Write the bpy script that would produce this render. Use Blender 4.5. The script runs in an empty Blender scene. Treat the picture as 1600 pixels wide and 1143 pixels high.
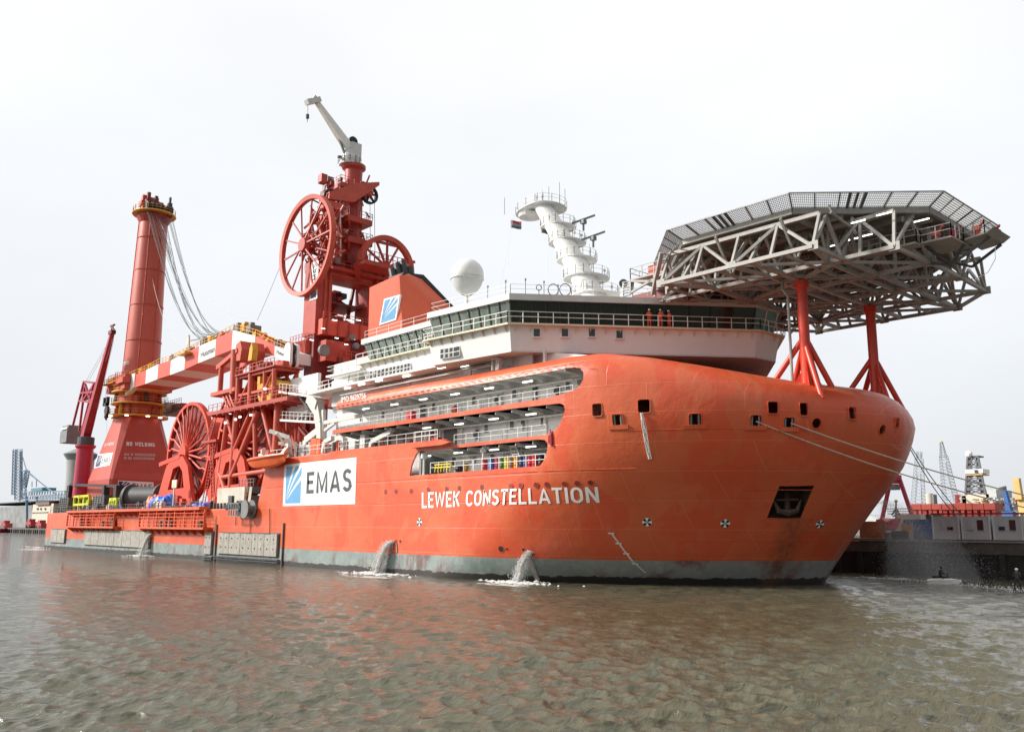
import bpy, bmesh, math, random
import numpy as np
from mathutils import Vector, Matrix
random.seed(7)
scene = bpy.context.scene
C = scene.collection

# ------------------------------------------------------------------ camera
# world: X runs along the ship towards her bow, Y across the basin away from
# the photographer, Z up from the water surface. Units are metres.
FPX, IW, IH = 1360.0, 1600.0, 1143.0
EYE = 5.2
SLOPE = 0.0045
ROLL = math.atan(SLOPE)
YH = 815 + SLOPE * 1268
TILT = math.atan((YH - 571.5) * math.cos(ROLL) / FPX)
_x, _y = -1268, 571.5 - 815
YAW = math.atan(-(_x * math.cos(ROLL) - _y * math.sin(ROLL)) / (FPX / math.cos(TILT)))
fwd_h = Vector((-math.cos(YAW), math.sin(YAW), 0))
right = Vector((math.sin(YAW), math.cos(YAW), 0))
fwd = fwd_h * math.cos(TILT) + Vector((0, 0, 1)) * math.sin(TILT)
up = -fwd_h * math.sin(TILT) + Vector((0, 0, 1)) * math.cos(TILT)
# roll
r2 = right * math.cos(ROLL) + up * math.sin(ROLL)
u2 = -right * math.sin(ROLL) + up * math.cos(ROLL)
cam = bpy.data.cameras.new('camera')
cam.sensor_width = 36
cam.lens = FPX / IW * 36
cam.clip_start = 0.3
cam.clip_end = 9000
camo = bpy.data.objects.new('camera', cam)
C.objects.link(camo)
M = Matrix((r2, u2, -fwd)).transposed().to_4x4()
M.translation = Vector((0, 0, EYE))
camo.matrix_world = M
scene.camera = camo
EYEV = Vector((0, 0, EYE))
def ray(u, v):
    return (r2 * (u - 800) + u2 * (571.5 - v) + fwd * FPX).normalized()
def onY(u, v, Y):
    d = ray(u, v); return EYEV + d * (Y / d.y)
def onZ(u, v, Z):
    d = ray(u, v); return EYEV + d * ((Z - EYE) / d.z)
def onX(u, v, X):
    d = ray(u, v); return EYEV + d * (X / d.x)

# ------------------------------------------------------------------ world and sun
SUN_DIR = Vector((-0.62, -0.62, 0.50)).normalized()      # towards the sun
elev = math.asin(SUN_DIR.z)
azim = math.atan2(SUN_DIR.x, SUN_DIR.y)
w = bpy.data.worlds.new('World'); scene.world = w; w.use_nodes = True
nt = w.node_tree; nt.nodes.clear()
def wn(t): return nt.nodes.new(t)
out = wn('ShaderNodeOutputWorld'); bg = wn('ShaderNodeBackground'); bg.inputs[1].default_value = 0.1
sky = wn('ShaderNodeTexSky'); sky.sky_type = 'NISHITA'; sky.sun_disc = False
sky.sun_elevation = elev; sky.sun_rotation = azim
sky.dust_density = 3.0
tc = wn('ShaderNodeTexCoord'); sep = wn('ShaderNodeSeparateXYZ'); nt.links.new(tc.outputs['Generated'], sep.inputs[0])
# overcast cloud sheet: brightness by height, broken gently by noise
ramp = wn('ShaderNodeValToRGB'); e = ramp.color_ramp.elements
e[0].position = 0.0; e[0].color = (0.755, 0.785, 0.820, 1)
e[1].position = 0.62; e[1].color = (0.985, 0.99, 1.0, 1)
k = ramp.color_ramp.elements.new(0.25); k.color = (0.86, 0.885, 0.915, 1)
nt.links.new(sep.outputs[2], ramp.inputs[0])
# brighter towards the sun's side of the sky (left of the picture)
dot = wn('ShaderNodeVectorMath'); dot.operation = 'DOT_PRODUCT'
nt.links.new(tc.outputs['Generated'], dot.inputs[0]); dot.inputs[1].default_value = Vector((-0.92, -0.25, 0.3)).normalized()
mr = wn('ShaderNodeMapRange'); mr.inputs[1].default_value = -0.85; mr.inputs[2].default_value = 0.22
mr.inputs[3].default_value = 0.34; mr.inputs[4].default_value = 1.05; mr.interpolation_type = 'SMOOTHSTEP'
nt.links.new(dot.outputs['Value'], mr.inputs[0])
noi = wn('ShaderNodeTexNoise'); noi.inputs['Scale'].default_value = 1.7; noi.inputs['Detail'].default_value = 4; noi.inputs['Roughness'].default_value = 0.5
mp = wn('ShaderNodeMapping'); mp.inputs['Scale'].default_value = (1, 1, 2.6)
nt.links.new(tc.outputs['Generated'], mp.inputs[0]); nt.links.new(mp.outputs[0], noi.inputs['Vector'])
mr2 = wn('ShaderNodeMapRange'); mr2.inputs[1].default_value = 0.3; mr2.inputs[2].default_value = 0.7
mr2.inputs[3].default_value = 0.925; mr2.inputs[4].default_value = 1.045
nt.links.new(noi.outputs[0], mr2.inputs[0])
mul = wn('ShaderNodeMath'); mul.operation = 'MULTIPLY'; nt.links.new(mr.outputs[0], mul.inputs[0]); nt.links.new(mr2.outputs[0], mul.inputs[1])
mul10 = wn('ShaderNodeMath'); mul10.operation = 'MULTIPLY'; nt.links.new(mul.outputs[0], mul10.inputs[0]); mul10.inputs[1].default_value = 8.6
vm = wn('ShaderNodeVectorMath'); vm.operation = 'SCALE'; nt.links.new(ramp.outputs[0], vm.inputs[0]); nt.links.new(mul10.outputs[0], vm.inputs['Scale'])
mix = wn('ShaderNodeMix'); mix.data_type = 'RGBA'; mix.inputs[0].default_value = 0.94
nt.links.new(sky.outputs[0], mix.inputs[6]); nt.links.new(vm.outputs[0], mix.inputs[7])
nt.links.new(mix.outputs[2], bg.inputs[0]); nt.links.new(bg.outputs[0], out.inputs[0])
sl = bpy.data.lights.new('sun', 'SUN'); sl.energy = 4.4; sl.angle = math.radians(8); sl.color = (1.0, 0.965, 0.90)
so = bpy.data.objects.new('sun', sl); C.objects.link(so)
so.rotation_euler = SUN_DIR.to_track_quat('Z', 'Y').to_euler(); so.location = (-40, -60, 90)
scene.view_settings.view_transform = 'Standard'; scene.view_settings.look = 'None'
scene.view_settings.exposure = 0.3; scene.view_settings.gamma = 1; scene.view_settings.use_curve_mapping = False
scene.cycles.max_bounces = 6
scene.cycles.transparent_max_bounces = 24

# ------------------------------------------------------------------ materials
MATS = {}
def mat(name, col, rough=0.5, metal=0.0, var=0.12, scale=0.6, streak=0.0, scol=(0.18, 0.10, 0.06), bump=0.0, spec=0.5, fleck=0.0):
    """paint or metal with uneven colour, optional streaks running down it and fine relief"""
    if name in MATS: return MATS[name]
    m = bpy.data.materials.new(name); m.use_nodes = True; MATS[name] = m
    t = m.node_tree; N = t.nodes; L = t.links; b = N['Principled BSDF']
    b.inputs['Roughness'].default_value = rough; b.inputs['Metallic'].default_value = metal
    b.inputs['Specular IOR Level'].default_value = spec
    g = N.new('ShaderNodeNewGeometry')
    n1 = N.new('ShaderNodeTexNoise'); n1.inputs['Scale'].default_value = scale; n1.inputs['Detail'].default_value = 6; n1.inputs['Roughness'].default_value = 0.65
    L.new(g.outputs['Position'], n1.inputs['Vector'])
    r = N.new('ShaderNodeMapRange'); r.inputs[1].default_value = 0.32; r.inputs[2].default_value = 0.68
    r.inputs[3].default_value = 1 - var; r.inputs[4].default_value = 1 + var
    L.new(n1.outputs[0], r.inputs[0])
    s = N.new('ShaderNodeVectorMath'); s.operation = 'SCALE'; s.inputs[0].default_value = col[:3]
    L.new(r.outputs[0], s.inputs['Scale'])
    last = s.outputs[0]
    if streak > 0:
        mpn = N.new('ShaderNodeMapping'); mpn.inputs['Scale'].default_value = (2.2, 2.2, 0.16)
        L.new(g.outputs['Position'], mpn.inputs[0])
        n2 = N.new('ShaderNodeTexNoise'); n2.inputs['Scale'].default_value = 1.0; n2.inputs['Detail'].default_value = 5
        L.new(mpn.outputs[0], n2.inputs['Vector'])
        r2_ = N.new('ShaderNodeMapRange'); r2_.inputs[1].default_value = 0.52; r2_.inputs[2].default_value = 0.78
        r2_.inputs[3].default_value = 0; r2_.inputs[4].default_value = streak
        L.new(n2.outputs[0], r2_.inputs[0])
        mx = N.new('ShaderNodeMix'); mx.data_type = 'RGBA'
        L.new(r2_.outputs[0], mx.inputs[0]); L.new(last, mx.inputs[6]); mx.inputs[7].default_value = (*scol, 1)
        last = mx.outputs[2]
    L.new(last, b.inputs['Base Color'])
    if bump > 0:
        n3 = N.new('ShaderNodeTexNoise'); n3.inputs['Scale'].default_value = scale * 6; n3.inputs['Detail'].default_value = 4
        L.new(g.outputs['Position'], n3.inputs['Vector'])
        bp = N.new('ShaderNodeBump'); bp.inputs['Strength'].default_value = bump; bp.inputs['Distance'].default_value = 0.05
        L.new(n3.outputs[0], bp.inputs['Height']); L.new(bp.outputs[0], b.inputs['Normal'])
    return m
def emis(name, col, s):
    if name in MATS: return MATS[name]
    m = bpy.data.materials.new(name); m.use_nodes = True; MATS[name] = m
    b = m.node_tree.nodes['Principled BSDF']; b.inputs['Base Color'].default_value = (0.8, 0.8, 0.8, 1)
    b.inputs['Emission Color'].default_value = (*col, 1); b.inputs['Emission Strength'].default_value = s
    return m
WHITE = mat('white_paint', (0.80, 0.79, 0.76), 0.45, var=0.05, streak=0.16, scol=(0.50, 0.44, 0.36))
CREAM = mat('cream_paint', (0.74, 0.66, 0.50), 0.5, var=0.07, streak=0.2, scol=(0.5, 0.38, 0.22))
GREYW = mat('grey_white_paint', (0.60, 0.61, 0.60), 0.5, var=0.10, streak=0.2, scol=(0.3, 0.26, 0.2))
DECKG = mat('deck_grey', (0.22, 0.24, 0.23), 0.7, var=0.2)
RED = mat('crane_red', (0.53, 0.086, 0.050), 0.55, var=0.13, streak=0.22, scol=(0.22, 0.035, 0.03))
RED2 = mat('tower_red', (0.43, 0.055, 0.035), 0.45, var=0.18, streak=0.3, scol=(0.16, 0.03, 0.028))
REELR = mat('reel_red', (0.62, 0.060, 0.026), 0.62, var=0.12, streak=0.15, scol=(0.3, 0.04, 0.03))
MAROON = mat('crane_maroon', (0.34, 0.018, 0.040), 0.4, var=0.1)
ORANGE = mat('orange_paint', (0.80, 0.140, 0.045), 0.4, var=0.06, streak=0.12, scol=(0.5, 0.09, 0.04))
DKRED = mat('dark_red_steel', (0.20, 0.024, 0.020), 0.55, var=0.3)
YEL = mat('yellow_paint', (0.72, 0.36, 0.03), 0.5, var=0.15, streak=0.3, scol=(0.35, 0.14, 0.03))
YELB = mat('bright_yellow_paint', (0.70, 0.55, 0.03), 0.5, var=0.1)
LIME = mat('lime_paint', (0.55, 0.62, 0.03), 0.5, var=0.1)
BLACK = mat('black_steel', (0.02, 0.02, 0.022), 0.5, var=0.2)
DARK = mat('dark_grey_steel', (0.07, 0.075, 0.08), 0.6, var=0.25)
MIDG = mat('mid_grey_steel', (0.20, 0.21, 0.21), 0.6, var=0.2)
ALU = mat('weathered_aluminium', (0.33, 0.315, 0.29), 0.5, metal=0.0, var=0.14, scale=1.2, streak=0.25, scol=(0.24, 0.21, 0.18))
NET = mat('grey_net_steel', (0.40, 0.40, 0.40), 0.6, var=0.2)
LEGR = mat('bright_red_column', (0.68, 0.062, 0.030), 0.35, var=0.08)
TARP = mat('blue_tarpaulin', (0.02, 0.13, 0.62), 0.35, var=0.25, scale=2)
BLUE = mat('blue_paint', (0.02, 0.09, 0.28), 0.45, var=0.15)
ROPE = mat('pale_rope', (0.52, 0.44, 0.38), 0.85, var=0.15, scale=6)
WIRE = mat('steel_wire', (0.10, 0.105, 0.11), 0.5, var=0.1)
LAMP = emis('lit_strip', (1.0, 0.97, 0.88), 3.0)
def glassmat(name, col, rough=0.06, spec=0.8):
    m = mat(name, col, rough, var=0.35, scale=0.35, spec=spec); return m
GLASS = glassmat('dark_green_glass', (0.016, 0.026, 0.022), 0.08, .5)
GLASSL = glassmat('pale_green_glass', (0.15, 0.185, 0.16), 0.10)
DGLASS = glassmat('dark_window_glass', (0.03, 0.035, 0.04), 0.1)
TXTW = mat('white_lettering', (0.86, 0.84, 0.82), 0.5, var=0.05)
TXTG = mat('grey_lettering', (0.065, 0.075, 0.08), 0.5, var=0.06)
LBLUE = mat('logo_blue', (0.13, 0.36, 0.62), 0.45, var=0.06)
NAVY = mat('navy_paint', (0.02, 0.04, 0.14), 0.45, var=0.1)

# ------------------------------------------------------------------ mesh helpers
def basis(d, upv=None):
    d = d.normalized()
    a = Vector((0, 0, 1)) if upv is None else upv
    if abs(d.dot(a)) > 0.97: a = Vector((1, 0, 0))
    x = a.cross(d).normalized(); y = d.cross(x).normalized()
    return x, y, d
class MB:
    def __init__(s): s.v = []; s.f = []
    def add(s, vs, fs):
        o = len(s.v); s.v += [tuple(p) for p in vs]; s.f += [tuple(i + o for i in f) for f in fs]; return s
    def box(s, a, b):
        x0, x1 = sorted((a[0], b[0])); y0, y1 = sorted((a[1], b[1])); z0, z1 = sorted((a[2], b[2]))
        return s.add([(x0,y0,z0),(x1,y0,z0),(x1,y1,z0),(x0,y1,z0),(x0,y0,z1),(x1,y0,z1),(x1,y1,z1),(x0,y1,z1)],
              [(0,3,2,1),(4,5,6,7),(0,1,5,4),(1,2,6,5),(2,3,7,6),(3,0,4,7)])
    def beam(s, p, q, w, h=None, upv=None):
        p = Vector(p); q = Vector(q); h = h or w
        x, y, d = basis(q - p, upv)
        x = x * w / 2; y = y * h / 2
        return s.add([p-x-y, p+x-y, p+x+y, p-x+y, q-x-y, q+x-y, q+x+y, q-x+y],
              [(0,3,2,1),(4,5,6,7),(0,1,5,4),(1,2,6,5),(2,3,7,6),(3,0,4,7)])
    def cyl(s, p, q, r, r2=None, n=10, cap=True):
        p = Vector(p); q = Vector(q); r2 = r if r2 is None else r2
        x, y, d = basis(q - p); vs = []
        for c, rr in ((p, r), (q, r2)):
            for i in range(n):
                a = 2 * math.pi * i / n; vs.append(c + x * (rr * math.cos(a)) + y * (rr * math.sin(a)))
        fs = [(i, (i+1) % n, n + (i+1) % n, n + i) for i in range(n)]
        if cap: fs += [tuple(range(n))[::-1], tuple(range(n, 2*n))]
        return s.add(vs, fs)
    def tube(s, pts, r, n=6):
        pts = [Vector(p) for p in pts]; vs = []; fs = []
        for k, p in enumerate(pts):
            d = (pts[min(k+1, len(pts)-1)] - pts[max(k-1, 0)])
            x, y, _ = basis(d)
            rr = r[k] if isinstance(r, (list, tuple)) else r
            for i in range(n):
                a = 2 * math.pi * i / n; vs.append(p + x * (rr * math.cos(a)) + y * (rr * math.sin(a)))
        for k in range(len(pts) - 1):
            for i in range(n):
                fs.append((k*n+i, k*n+(i+1) % n, (k+1)*n+(i+1) % n, (k+1)*n+i))
        fs += [tuple(range(n))[::-1], tuple(range((len(pts)-1)*n, len(pts)*n))]
        return s.add(vs, fs)
    def prism(s, poly, plane, a, b):
        n = len(poly); vs = []
        for t in (a, b):
            for (p, q) in poly:
                vs.append({'xz': (p, t, q), 'yz': (t, p, q), 'xy': (p, q, t)}[plane])
        fs = [tuple(range(n)), tuple(range(n, 2*n))[::-1]] + [(i, n+i, n+(i+1) % n, (i+1) % n) for i in range(n)]
        return s.add(vs, fs)
    def loft(s, rings, cap=True):
        n = len(rings[0]); vs = [p for r in rings for p in r]; fs = []
        for k in range(len(rings)-1):
            for i in range(n): fs.append((k*n+i, k*n+(i+1) % n, (k+1)*n+(i+1) % n, (k+1)*n+i))
        if cap: fs += [tuple(range(n))[::-1], tuple(range((len(rings)-1)*n, len(rings)*n))]
        return s.add(vs, fs)
    def lathe(s, c, prof, n=24, axis='z', a0=0.0, a1=2*math.pi, cap=True):
        full = abs(a1 - a0 - 2*math.pi) < 1e-6; m = n if full else n + 1; rings = []
        for (r, h) in prof:
            ring = []
            for i in range(m):
                a = a0 + (a1 - a0) * i / n
                if axis == 'z': ring.append((c[0] + r*math.cos(a), c[1] + r*math.sin(a), c[2] + h))
                elif axis == 'y': ring.append((c[0] + r*math.cos(a), c[1] + h, c[2] + r*math.sin(a)))
                else: ring.append((c[0] + h, c[1] + r*math.cos(a), c[2] + r*math.sin(a)))
            rings.append(ring)
        vs = [p for r in rings for p in r]; fs = []
        for k in range(len(rings)-1):
            for i in range(m if full else m-1):
                j = (i+1) % m; fs.append((k*m+i, k*m+j, (k+1)*m+j, (k+1)*m+i))
        if cap and full: fs += [tuple(range(m))[::-1], tuple(range((len(rings)-1)*m, len(rings)*m))]
        return s.add(vs, fs)
    def sphere(s, c, r, n=16, m=10, sz=1.0):
        prof = [(max(1e-3, r*math.sin(math.pi*k/m)), -r*sz*math.cos(math.pi*k/m)) for k in range(m+1)]
        return s.lathe(c, prof, n, cap=True)
    def build(s, name, material, parent=None, smooth=False, fix=True):
        org = world_loc(parent)
        me = bpy.data.meshes.new(name)
        me.from_pydata([(p[0]-org[0], p[1]-org[1], p[2]-org[2]) for p in s.v], [], s.f)
        if fix:
            bm = bmesh.new(); bm.from_mesh(me); bmesh.ops.recalc_face_normals(bm, faces=bm.faces); bm.to_mesh(me); bm.free()
        me.materials.append(material)
        if smooth:
            me.polygons.foreach_set('use_smooth', [True]*len(me.polygons))
            try: me.set_sharp_from_angle(angle=math.radians(38))
            except Exception: pass
        o = bpy.data.objects.new(name, me); C.objects.link(o)
        if parent is None: pass
        else: o.parent = parent
        return o
def world_loc(o):
    l = Vector((0, 0, 0))
    while o is not None: l += Vector(o.location); o = o.parent
    return l
def tag(o, label=None, cat=None, group=None, kind=None):
    if label: o['label'] = label
    if cat: o['category'] = cat
    if group: o['group'] = group
    if kind: o['kind'] = kind
    return o
def thing(name, loc, label, cat, group=None):
    o = bpy.data.objects.new(name, None); C.objects.link(o); o.location = loc; o.empty_display_size = 0.5
    return tag(o, label, cat, group)
_unit = {}
def unit(kind, material):
    k = (kind, material.name)
    if k not in _unit:
        b = MB()
        if kind == 'box': b.box((-.5,-.5,-.5), (.5,.5,.5))
        else: b.cyl((0,0,-.5), (0,0,.5), 1.0, n=12)
        me = bpy.data.meshes.new(kind + '_' + material.name); me.from_pydata(b.v, [], b.f); me.materials.append(material)
        if kind != 'box':
            me.polygons.foreach_set('use_smooth', [True]*len(me.polygons)); me.set_sharp_from_angle(angle=0.7)
        _unit[k] = me
    return _unit[k]
def bar(parent, name, p, q, wd, material, h=None, upv=None):
    """one straight square member as its own part, sharing mesh data with its like"""
    p = Vector(p); q = Vector(q); x, y, d = basis(q-p, upv); h = h or wd
    L = (q-p).length
    m3 = Matrix((x*wd, y*h, d*L)).transposed().to_4x4()
    m3.translation = (p+q)/2 - world_loc(parent)
    o = bpy.data.objects.new(name, unit('box', material)); C.objects.link(o); o.parent = parent; o.matrix_basis = m3
    return o
def pipe(parent, name, p, q, r, material):
    p = Vector(p); q = Vector(q); x, y, d = basis(q-p); L = (q-p).length
    m3 = Matrix((x*r, y*r, d*L)).transposed().to_4x4(); m3.translation = (p+q)/2 - world_loc(parent)
    o = bpy.data.objects.new(name, unit('cyl', material)); C.objects.link(o); o.parent = parent; o.matrix_basis = m3
    return o
def rail_mb(b, pts, h=1.1, step=1.8, r=0.03, levels=(1.0, 0.55)):
    pts = [Vector(p) for p in pts]
    for a, c in zip(pts[:-1], pts[1:]):
        L = (c-a).length; n = max(1, round(L/step))
        for i in range(n+1):
            p = a.lerp(c, i/n); b.beam(p, p+Vector((0,0,h)), r*2)
        for lv in levels:
            b.beam(a+Vector((0,0,h*lv)), c+Vector((0,0,h*lv)), r*1.7)
def railing(parent, pts, material=None, **kw):
    b = MB(); rail_mb(b, pts, **kw); return b.build('railing', material or WHITE, parent, fix=False)
def circ(c, r, z, n=24, a0=0, a1=2*math.pi):
    return [(c[0]+r*math.cos(a0+(a1-a0)*i/n), c[1]+r*math.sin(a0+(a1-a0)*i/n), z) for i in range(n+1)]
def copy_tree(o, parent=None):
    c = o.copy(); C.objects.link(c)
    if parent is not None: c.parent = parent
    for ch in o.children: copy_tree(ch, c)
    return c
_font = None
def text_mesh(txt, bold=0.0, spacing=1.0):
    cu = bpy.data.curves.new('txt', 'FONT'); cu.body = txt; cu.size = 1.0; cu.offset = bold; cu.space_character = spacing
    cu.resolution_u = 3
    o = bpy.data.objects.new('txt', cu); C.objects.link(o)
    dg = bpy.context.evaluated_depsgraph_get(); me = bpy.data.meshes.new_from_object(o.evaluated_get(dg))
    vs = [v.co.copy() for v in me.vertices]; fs = [tuple(p.vertices) for p in me.polygons]
    C.objects.unlink(o); bpy.data.objects.remove(o); bpy.data.curves.remove(cu); bpy.data.meshes.remove(me)
    x0 = min(v.x for v in vs); x1 = max(v.x for v in vs); y0 = min(v.y for v in vs); y1 = max(v.y for v in vs)
    return [((v.x-x0)/(x1-x0), (v.y-y0)/(y1-y0)) for v in vs], fs
def lettering(parent, name, txt, fn, material, bold=0.0, spacing=1.0):
    """flat lettering laid on a surface: fn maps (0..1, 0..1) of the text box to a point"""
    vs, fs = text_mesh(txt, bold, spacing)
    b = MB(); b.add([fn(a, c) for a, c in vs], fs)
    o = b.build(name, material, parent, fix=False); return o
def quadfn(bl, br, tl, tr=None):
    bl, br, tl = Vector(bl), Vector(br), Vector(tl); tr = Vector(tr) if tr is not None else br + tl - bl
    return lambda a, c: (bl.lerp(br, a)).lerp(tl.lerp(tr, a), c)
def logo(parent, fn, material_b, name='logo_mark'):
    """square of blue with white arcs fanning out of its lower left corner"""
    nx = 30
    cs = [(0.62, 0.85), (0.75, 0.82), (0.97, 0.80), (1.14, 0.78), (1.45, 0.76), (1.85, 0.76)]
    def cv(k, x): return min(1.0, cs[k][0] * x ** cs[k][1])
    b = MB()
    for lo, hi in ((None, 0), (1, 2), (3, 4), (5, None)):
        vs = []; fs = []
        for i in range(nx+1):
            x = i/nx
            l = 0.0 if lo is None else cv(lo, x); h = 1.0 if hi is None else cv(hi, x)
            vs += [fn(x, l), fn(x, max(h, l))]
        for i in range(nx): fs.append((2*i, 2*i+2, 2*i+3, 2*i+1))
        b.add(vs, fs)
    return b.build(name, material_b, parent, fix=False)

# plain monoline capitals, as painted on ships
def arc(cx, cy, rx, ry, a0, a1, n=10):
    return [(cx+rx*math.cos(math.radians(a0+(a1-a0)*i/n)), cy+ry*math.sin(math.radians(a0+(a1-a0)*i/n))) for i in range(n+1)]
def stroke_glyphs(h):
    g = {}
    o = .5*h; t = 1-h/2; b = h/2
    g['L'] = (.50, [[(o,1),(o,b),(.50,b)]]); g['E'] = (.52, [[(.52,t),(o,t),(o,b),(.52,b)], [(o,.52),(.46,.52)]])
    g['W'] = (.92, [[(o*.9,1),(.24,b*.6),(.46,.95),(.68,b*.6),(.92-o*.9,1)]]); g['K'] = (.58, [[(o,0),(o,1)], [(.55,1),(o,.42)], [(.24,.58),(.56,0)]])
    g['C'] = (.60, [arc(.32,.66,.32-o,.34-o,25,180,10)+arc(.32,.34,.32-o,.34-o,180,335,10)])
    oo = arc(.31,.64,.31-o,.36-o,0,180,12)+arc(.31,.36,.31-o,.36-o,180,360,12); g['O'] = (.62, [oo+[oo[0]]])
    g['N'] = (.62, [[(o,0),(o,1)], [(o,.97),(.62-o,.03)], [(.62-o,0),(.62-o,1)]])
    g['S'] = (.56, [arc(.28,.74,.28-o,.26-o,20,180,8)+[(o,.70)]+arc(.28,.74,.28-o,.22,200,262,4)+arc(.28,.27,.28-o,.245,80,0,5)+arc(.28,.27,.28-o,.27-o,0,-165,9)])
    g['T'] = (.56, [[(0,t),(.56,t)], [(.28,0),(.28,t)]]); g['A'] = (.64, [[(o*.6,0),(.32,.97),(.64-o*.6,0)], [(.13,.27),(.51,.27)]])
    g['I'] = (h, [[(o,0),(o,1)]]); g['M'] = (.76, [[(o,0),(o,.97),(.38,.10),(.76-o,.97),(.76-o,0)]]); g[' '] = (.30, [])
    g['D'] = (.58, [[(o,b),(.28,b)]+arc(.28,.5,.30-o,.5-b,-90,90,12)+[(o,t)], [(o,0),(o,1)]])
    g['G'] = (.62, [arc(.32,.66,.32-o,.34-o,25,180,10)+arc(.32,.34,.32-o,.34-o,180,360,10)+[(.62-o,.46),(.36,.46)]])
    g['B'] = (.56, [[(o,0),(o,1)], [(o,t),(.28,t)]+arc(.28,.75,.26-o,.25-b,90,-90,8)+[(o,.5)], [(.28,.5)]+arc(.28,.26,.28-o,.26-b,90,-90,8)+[(o,b)]])
    return g
def painted(parent, name, txt, fn, material, h=.15, gap=.13, split=False):
    g = stroke_glyphs(h); W = sum(g[c][0] for c in txt) + gap*(len(txt)-1); x0 = 0; b = MB()
    for ch in txt:
        w_, strokes = g[ch]
        for st in strokes:
            n = len(st); closed = (abs(st[0][0]-st[-1][0])+abs(st[0][1]-st[-1][1])) < 1e-6 and n > 3
            L_, R_ = [], []
            # straight runs are cut short so the lettering can follow the plating
            for i in range(n):
                p = Vector(st[i])
                pa = Vector(st[i-1]) if i > 0 else (Vector(st[-2]) if closed else None)
                pb = Vector(st[i+1]) if i < n-1 else (Vector(st[1]) if closed else None)
                ds = [d.normalized() for d in ((p-pa) if pa is not None else None, (pb-p) if pb is not None else None) if d is not None]
                m = sum(ds, Vector((0,0))); m.normalize(); nrm_ = Vector((-m.y, m.x)); k = 1.0
                if len(ds) == 2: k = 1/max(.42, nrm_.dot(Vector((-ds[0].y, ds[0].x))))
                q = nrm_*h/2*k; L_.append(p+q); R_.append(p-q)
            for i in range(n-1):
                m_ = 4
                for j in range(m_):
                    f0, f1 = j/m_, (j+1)/m_
                    qs = [L_[i].lerp(L_[i+1], f0), L_[i].lerp(L_[i+1], f1), R_[i].lerp(R_[i+1], f1), R_[i].lerp(R_[i+1], f0)]
                    b.add([fn((x0+min(max(q.x,-.02),w_+.02))/W, min(1.0, max(0.0, q.y))) for q in qs], [(0,1,2,3)])
        x0 += w_ + gap
        if split and b.v:
            b.build('letter', material, parent, fix=False); b = MB()
    return None if split else b.build(name, material, parent, fix=False)
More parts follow.
